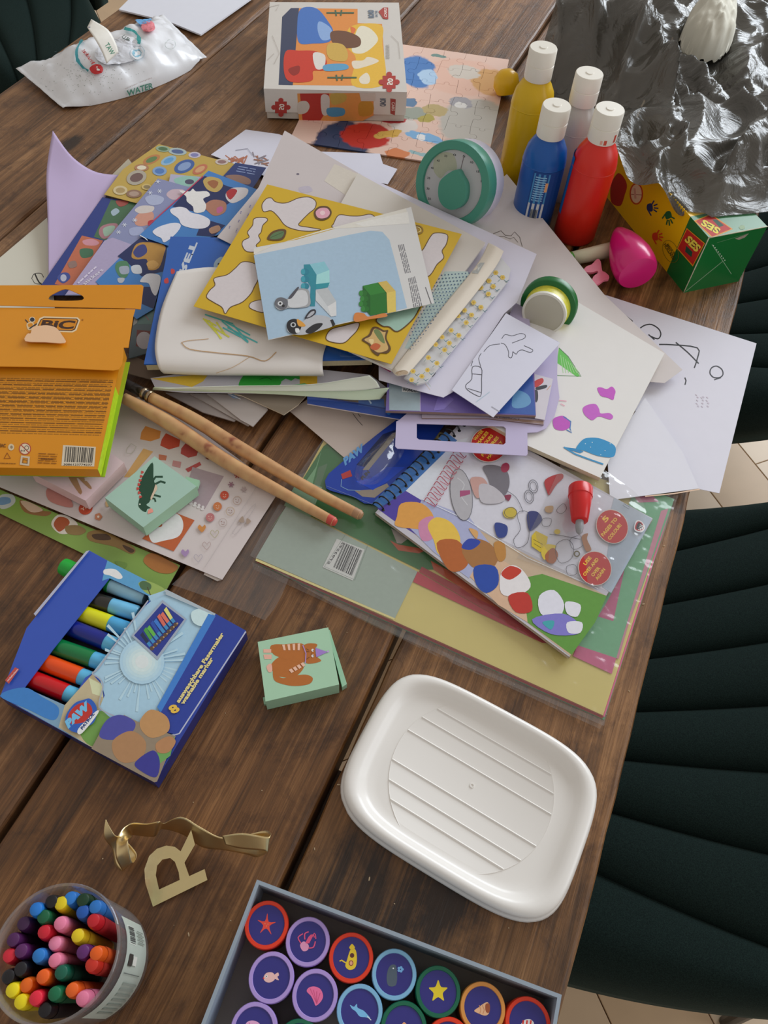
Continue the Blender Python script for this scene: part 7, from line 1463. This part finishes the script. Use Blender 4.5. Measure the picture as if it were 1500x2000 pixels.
i.poly(zI(462, 1235, 702, 1248, 690, 1392, 450, 1385), 'cbbfa8'); i.bars(zI(480, 1245, 690, 1256, 678, 1365, 470, 1358), 24, '34302c'); i.text('3086123774237', *zI(465, 1384, 675, 1386), (0.4, -4), '3c342c')
i.ell(*zI(183, 1262)[0], 12, 12, 'd2c0a4'); i.ring(*zI(183, 1262)[0], 11, 11, 1.8, 'a83c20'); i.line(zI(155, 1235, 212, 1290), 1.8, 'a83c20'); i.ring(*zI(195, 1255)[0], 4, 4, 1, '4c4038'); i.text('0-3', *zI(152, 1282, 182, 1282), (0, -3.4), '3c302c', .03)
i.ell(*zI(82, 1250)[0], 6, 6.5, 'ccb894'); i.ell(*zI(84, 1250)[0], 2.6, 3, '8c7a60'); i.oline(zI(52, 1292, 76, 1332, 30, 1332), 2, '7c3c14'); i.oline(zI(160, 1318, 212, 1325, 208, 1380, 152, 1372), 5, 'c4b49c'); i.oline(zI(168, 1340, 200, 1345, 198, 1370, 166, 1366), 1.2, '5c4838'); i.text('EAC', *zI(-5, 1250, 42, 1252), (0, -7), '6c4010', .04)
i.rows(zI(282, 1290, 420, 1296, 412, 1380, 275, 1374), 5, '8a5410', .35, 2, 3); i.text('info.bic', *zI(300, 1340, 390, 1342), (0, -3), '5a300c', .04); i.rows(zI(0, 1362, 118, 1366, 118, 1376, 0, 1372), 1, '7a4a10')
i.line(zI(800, 513, 905, 518), 1, 'd8b880'); i.build(bk, 'back_print')
# ------------------------------------------------------------------ grey bin bag
bag_out = [(961, 28, 0), (975, 100, 0), (1005, 135, 0), (1020, 200, 0), (1080, 250, 0), (1130, 300, .02), (1190, 322, .06), (1225, 340, .074), (1258, 362, .074), (1300, 388, .074), (1345, 414, .074), (1372, 426, .074), (1420, 420, .074), (1500, 434, .06), (1640, 430, .03), (1760, 200, 0), (1700, -150, 0), (1400, -260, 0), (1120, -160, 0), (1000, -60, 0)]
lowb = [W(x, y, h) for x, y, h in bag_out]
def H_(x, y):
    """height of the bag over the table, in metres, at a table point"""
    dmin = 9; n = len(lowb); inside = False
    for k in range(n):
        a, b = lowb[k], lowb[(k + 1) % n]; dx, dy = b.x - a.x, b.y - a.y; t = max(0, min(1, ((x - a.x) * dx + (y - a.y) * dy) / (dx * dx + dy * dy)))
        e = math.hypot(x - a.x - t * dx, y - a.y - t * dy)
        if e < dmin: dmin = e; near = (a.x + t * dx, a.y + t * dy)
        if (a.y > y) != (b.y > y) and x < (b.x - a.x) * (y - a.y) / (b.y - a.y) + a.x: inside = not inside
    return (dmin if inside else -dmin), near
ridge = [W(x, y, .11) for x, y in ((1090, -40), (1160, -5), (1230, 20), (1290, 75), (1315, 130), (1325, 190), (1350, 235), (1345, 275), (1375, 330), (1420, 310), (1455, 255), (1500, 225), (1560, 230))]
def rd(x, y):
    d = 9
    for k in range(len(ridge) - 1):
        a, b = ridge[k], ridge[k + 1]; dx, dy = b.x - a.x, b.y - a.y; t = max(0, min(1, ((x - a.x) * dx + (y - a.y) * dy) / (dx * dx + dy * dy)))
        e = math.hypot(x - a.x - t * dx, y - a.y - t * dy)
        if e < d: d = e; sgn = dx * (y - a.y - t * dy) - dy * (x - a.x - t * dx)
    return d, sgn
x0_, x1_, y0_, y1_ = -0.22, 0.25, 0.80, 1.72
nx, ny = 165, 310
V = []; ok = {}; Fc = []
def rn_(x, y, z, s): return 1 - abs(noise.noise(Vector((x * s, y * s, z)))) * 2
for j_ in range(ny + 1):
    for i_ in range(nx + 1):
        x = x0_ + (x1_ - x0_) * i_ / nx; y = y0_ + (y1_ - y0_) * j_ / ny; d, near = H_(x, y)
        if d < 0:
            if d < -0.0036: continue
            x, y = near; d = 0.0
        r_, sg = rd(x, y)
        env = min(1, d / 0.085) ** 0.55
        hr = 0.075 * math.exp(-(r_ / 0.065) ** 2) if sg < 0 else 0.075 * math.exp(-(r_ / 0.030) ** 2)
        base_h = 0.046 if sg < 0 else 0.014
        h = env * (base_h + hr)
        wx_ = x + 0.03 * noise.noise(Vector((x * 9, y * 9, 2))); wy_ = y + 0.03 * noise.noise(Vector((x * 9, y * 9, 7)))
        cr1 = rn_(wx_ * 1.25, wy_ * 0.75, 1.3, 15) ; cr2 = rn_(wx_, wy_, 4.1, 34); cr3 = rn_(wx_, wy_, 9.7, 80)
        cr0 = rn_(wx_ * 1.3 + wy_ * .5, wy_ * 0.35, 6.3, 13)
        h += (0.032 * (cr0 - 0.6) + 0.014 * (cr1 - 0.55) + 0.005 * (cr2 - 0.5) + 0.001 * (cr3 - 0.5)) * min(1, d / 0.03)
        h += 0.006 * abs(math.sin(d * 260)) * math.exp(-d / 0.02)
        h = max(0.0008, h)
        # keep the folds over the carton
        cq = Vector((x, y, TT)) - A; u_ = cq.dot(dl); w2 = cq.dot(wv)
        ex_ = max(-0.0 - u_, 0, u_ - Ln); ey_ = max(-w2, 0, w2 - 0.072); dist = math.hypot(ex_, ey_)
        fall = 0.09 if w2 > 0.072 else 0.020
        if dist < 0.2 and w2 > -0.03: h = max(h, ((Hh + 0.004 + 0.014 * (cr1 - .3)) * math.exp(-(dist / fall) ** 2)) if dist > 0 else Hh + 0.0015 + min(1, d / .03) * 0.02 * max(0, cr1))
        ok[i_, j_] = len(V); V.append(Vector((x, y, TT + h)))
for (i_, j_), a in ok.items():
    b, c, d = ok.get((i_ + 1, j_)), ok.get((i_ + 1, j_ + 1)), ok.get((i_, j_ + 1))
    if b is not None and c is not None and d is not None: Fc.append((a, b, c, d))
BAG = bpy.data.materials.new('grey_bin_bag_film'); BAG.use_nodes = True; nt = BAG.node_tree; b = nt.nodes['Principled BSDF']
b.inputs['Base Color'].default_value = (0.085, 0.080, 0.068, 1); b.inputs['Roughness'].default_value = 0.27; b.inputs['Specular IOR Level'].default_value = 0.8
tc = nt.nodes.new('ShaderNodeTexCoord'); vo = nt.nodes.new('ShaderNodeTexNoise'); vo.inputs['Scale'].default_value = 15; vo.inputs['Detail'].default_value = 5; vo.inputs['Distortion'].default_value = 1.6; nt.links.new(tc.outputs['Object'], vo.inputs[0])
bp = nt.nodes.new('ShaderNodeBump'); bp.inputs['Strength'].default_value = 0.6; bp.inputs['Distance'].default_value = 0.014; nt.links.new(vo.outputs[0], bp.inputs['Height']); nt.links.new(bp.outputs[0], b.inputs['Normal'])
trb = nt.nodes.new('ShaderNodeBsdfTransparent'); trb.inputs[0].default_value = (.8, .78, .72, 1); mx = nt.nodes.new('ShaderNodeMixShader'); mx.inputs[0].default_value = 0.10; out = nt.nodes['Material Output']
nt.links.new(b.outputs[0], mx.inputs[1]); nt.links.new(trb.outputs[0], mx.inputs[2]); nt.links.new(mx.outputs[0], out.inputs[0])
bag = mk('bin_bag', V, Fc, BAG, None, smooth=True); tag(bag, 'crumpled translucent grey bin bag at the top right', 'bag')
# white crumpled cloth inside the bag
V = []; Fc = []; n_ = 40; c_ = W(1398, 25, .05); c_.z = TT + .012
for j_ in range(n_ + 1):
    for i_ in range(n_ + 1):
        x = -1 + 2 * i_ / n_; y = -1 + 2 * j_ / n_; r_ = min(1, math.hypot(x, y)); 
        z = 0.060 * (1 - r_ ** 2) ** 0.5 + 0.012 * noise.noise(Vector((x * 3, y * 3, 1))) + .006 * abs(noise.noise(Vector((x * 7, y * 5, 3))))
        s_ = 1 if math.hypot(x, y) < 1 else 1 / math.hypot(x, y)
        V.append(c_ + Vector((x * s_ * .038, y * s_ * .075, z)))
for j_ in range(n_):
    for i_ in range(n_): a = j_ * (n_ + 1) + i_; Fc.append((a, a + 1, a + n_ + 2, a + n_ + 1))
cl = mk('white_cloth', V, Fc, paper('c9c6b8'), None, smooth=True); tag(cl, 'crumpled white tissue inside the bin bag opening', 'tissue')
# crumbs
bm = bmesh.new(); rn = random.Random(2)
for k in range(140):
    x, y = rn.choice(((rn.uniform(100, 1150), rn.uniform(1150, 1980)), (rn.uniform(1180, 1330), rn.uniform(1000, 1500)), (rn.uniform(150, 500), rn.uniform(150, 300))))
    p = W(x, y, 0.0003)
    if p.x > 0.112: continue
    s = rn.uniform(.0002, .0006); m = bmesh.ops.create_icosphere(bm, subdivisions=1, radius=s, matrix=Matrix.Translation(p) @ Matrix.Rotation(rn.random() * 3, 4, 'Z') @ Matrix.Diagonal((1, rn.uniform(1, 3), .6, 1)))
V = [v.co.copy() for v in bm.verts]; bm.verts.index_update(); Fc = [tuple(v.index for v in f.verts) for f in bm.faces]; bm.free()
o = mk('crumbs', V, Fc, M('b09a7c', .8, name='crumb'), None); tag(o, 'tiny pale crumbs scattered on the bare table planks', 'crumbs', None, 'stuff')
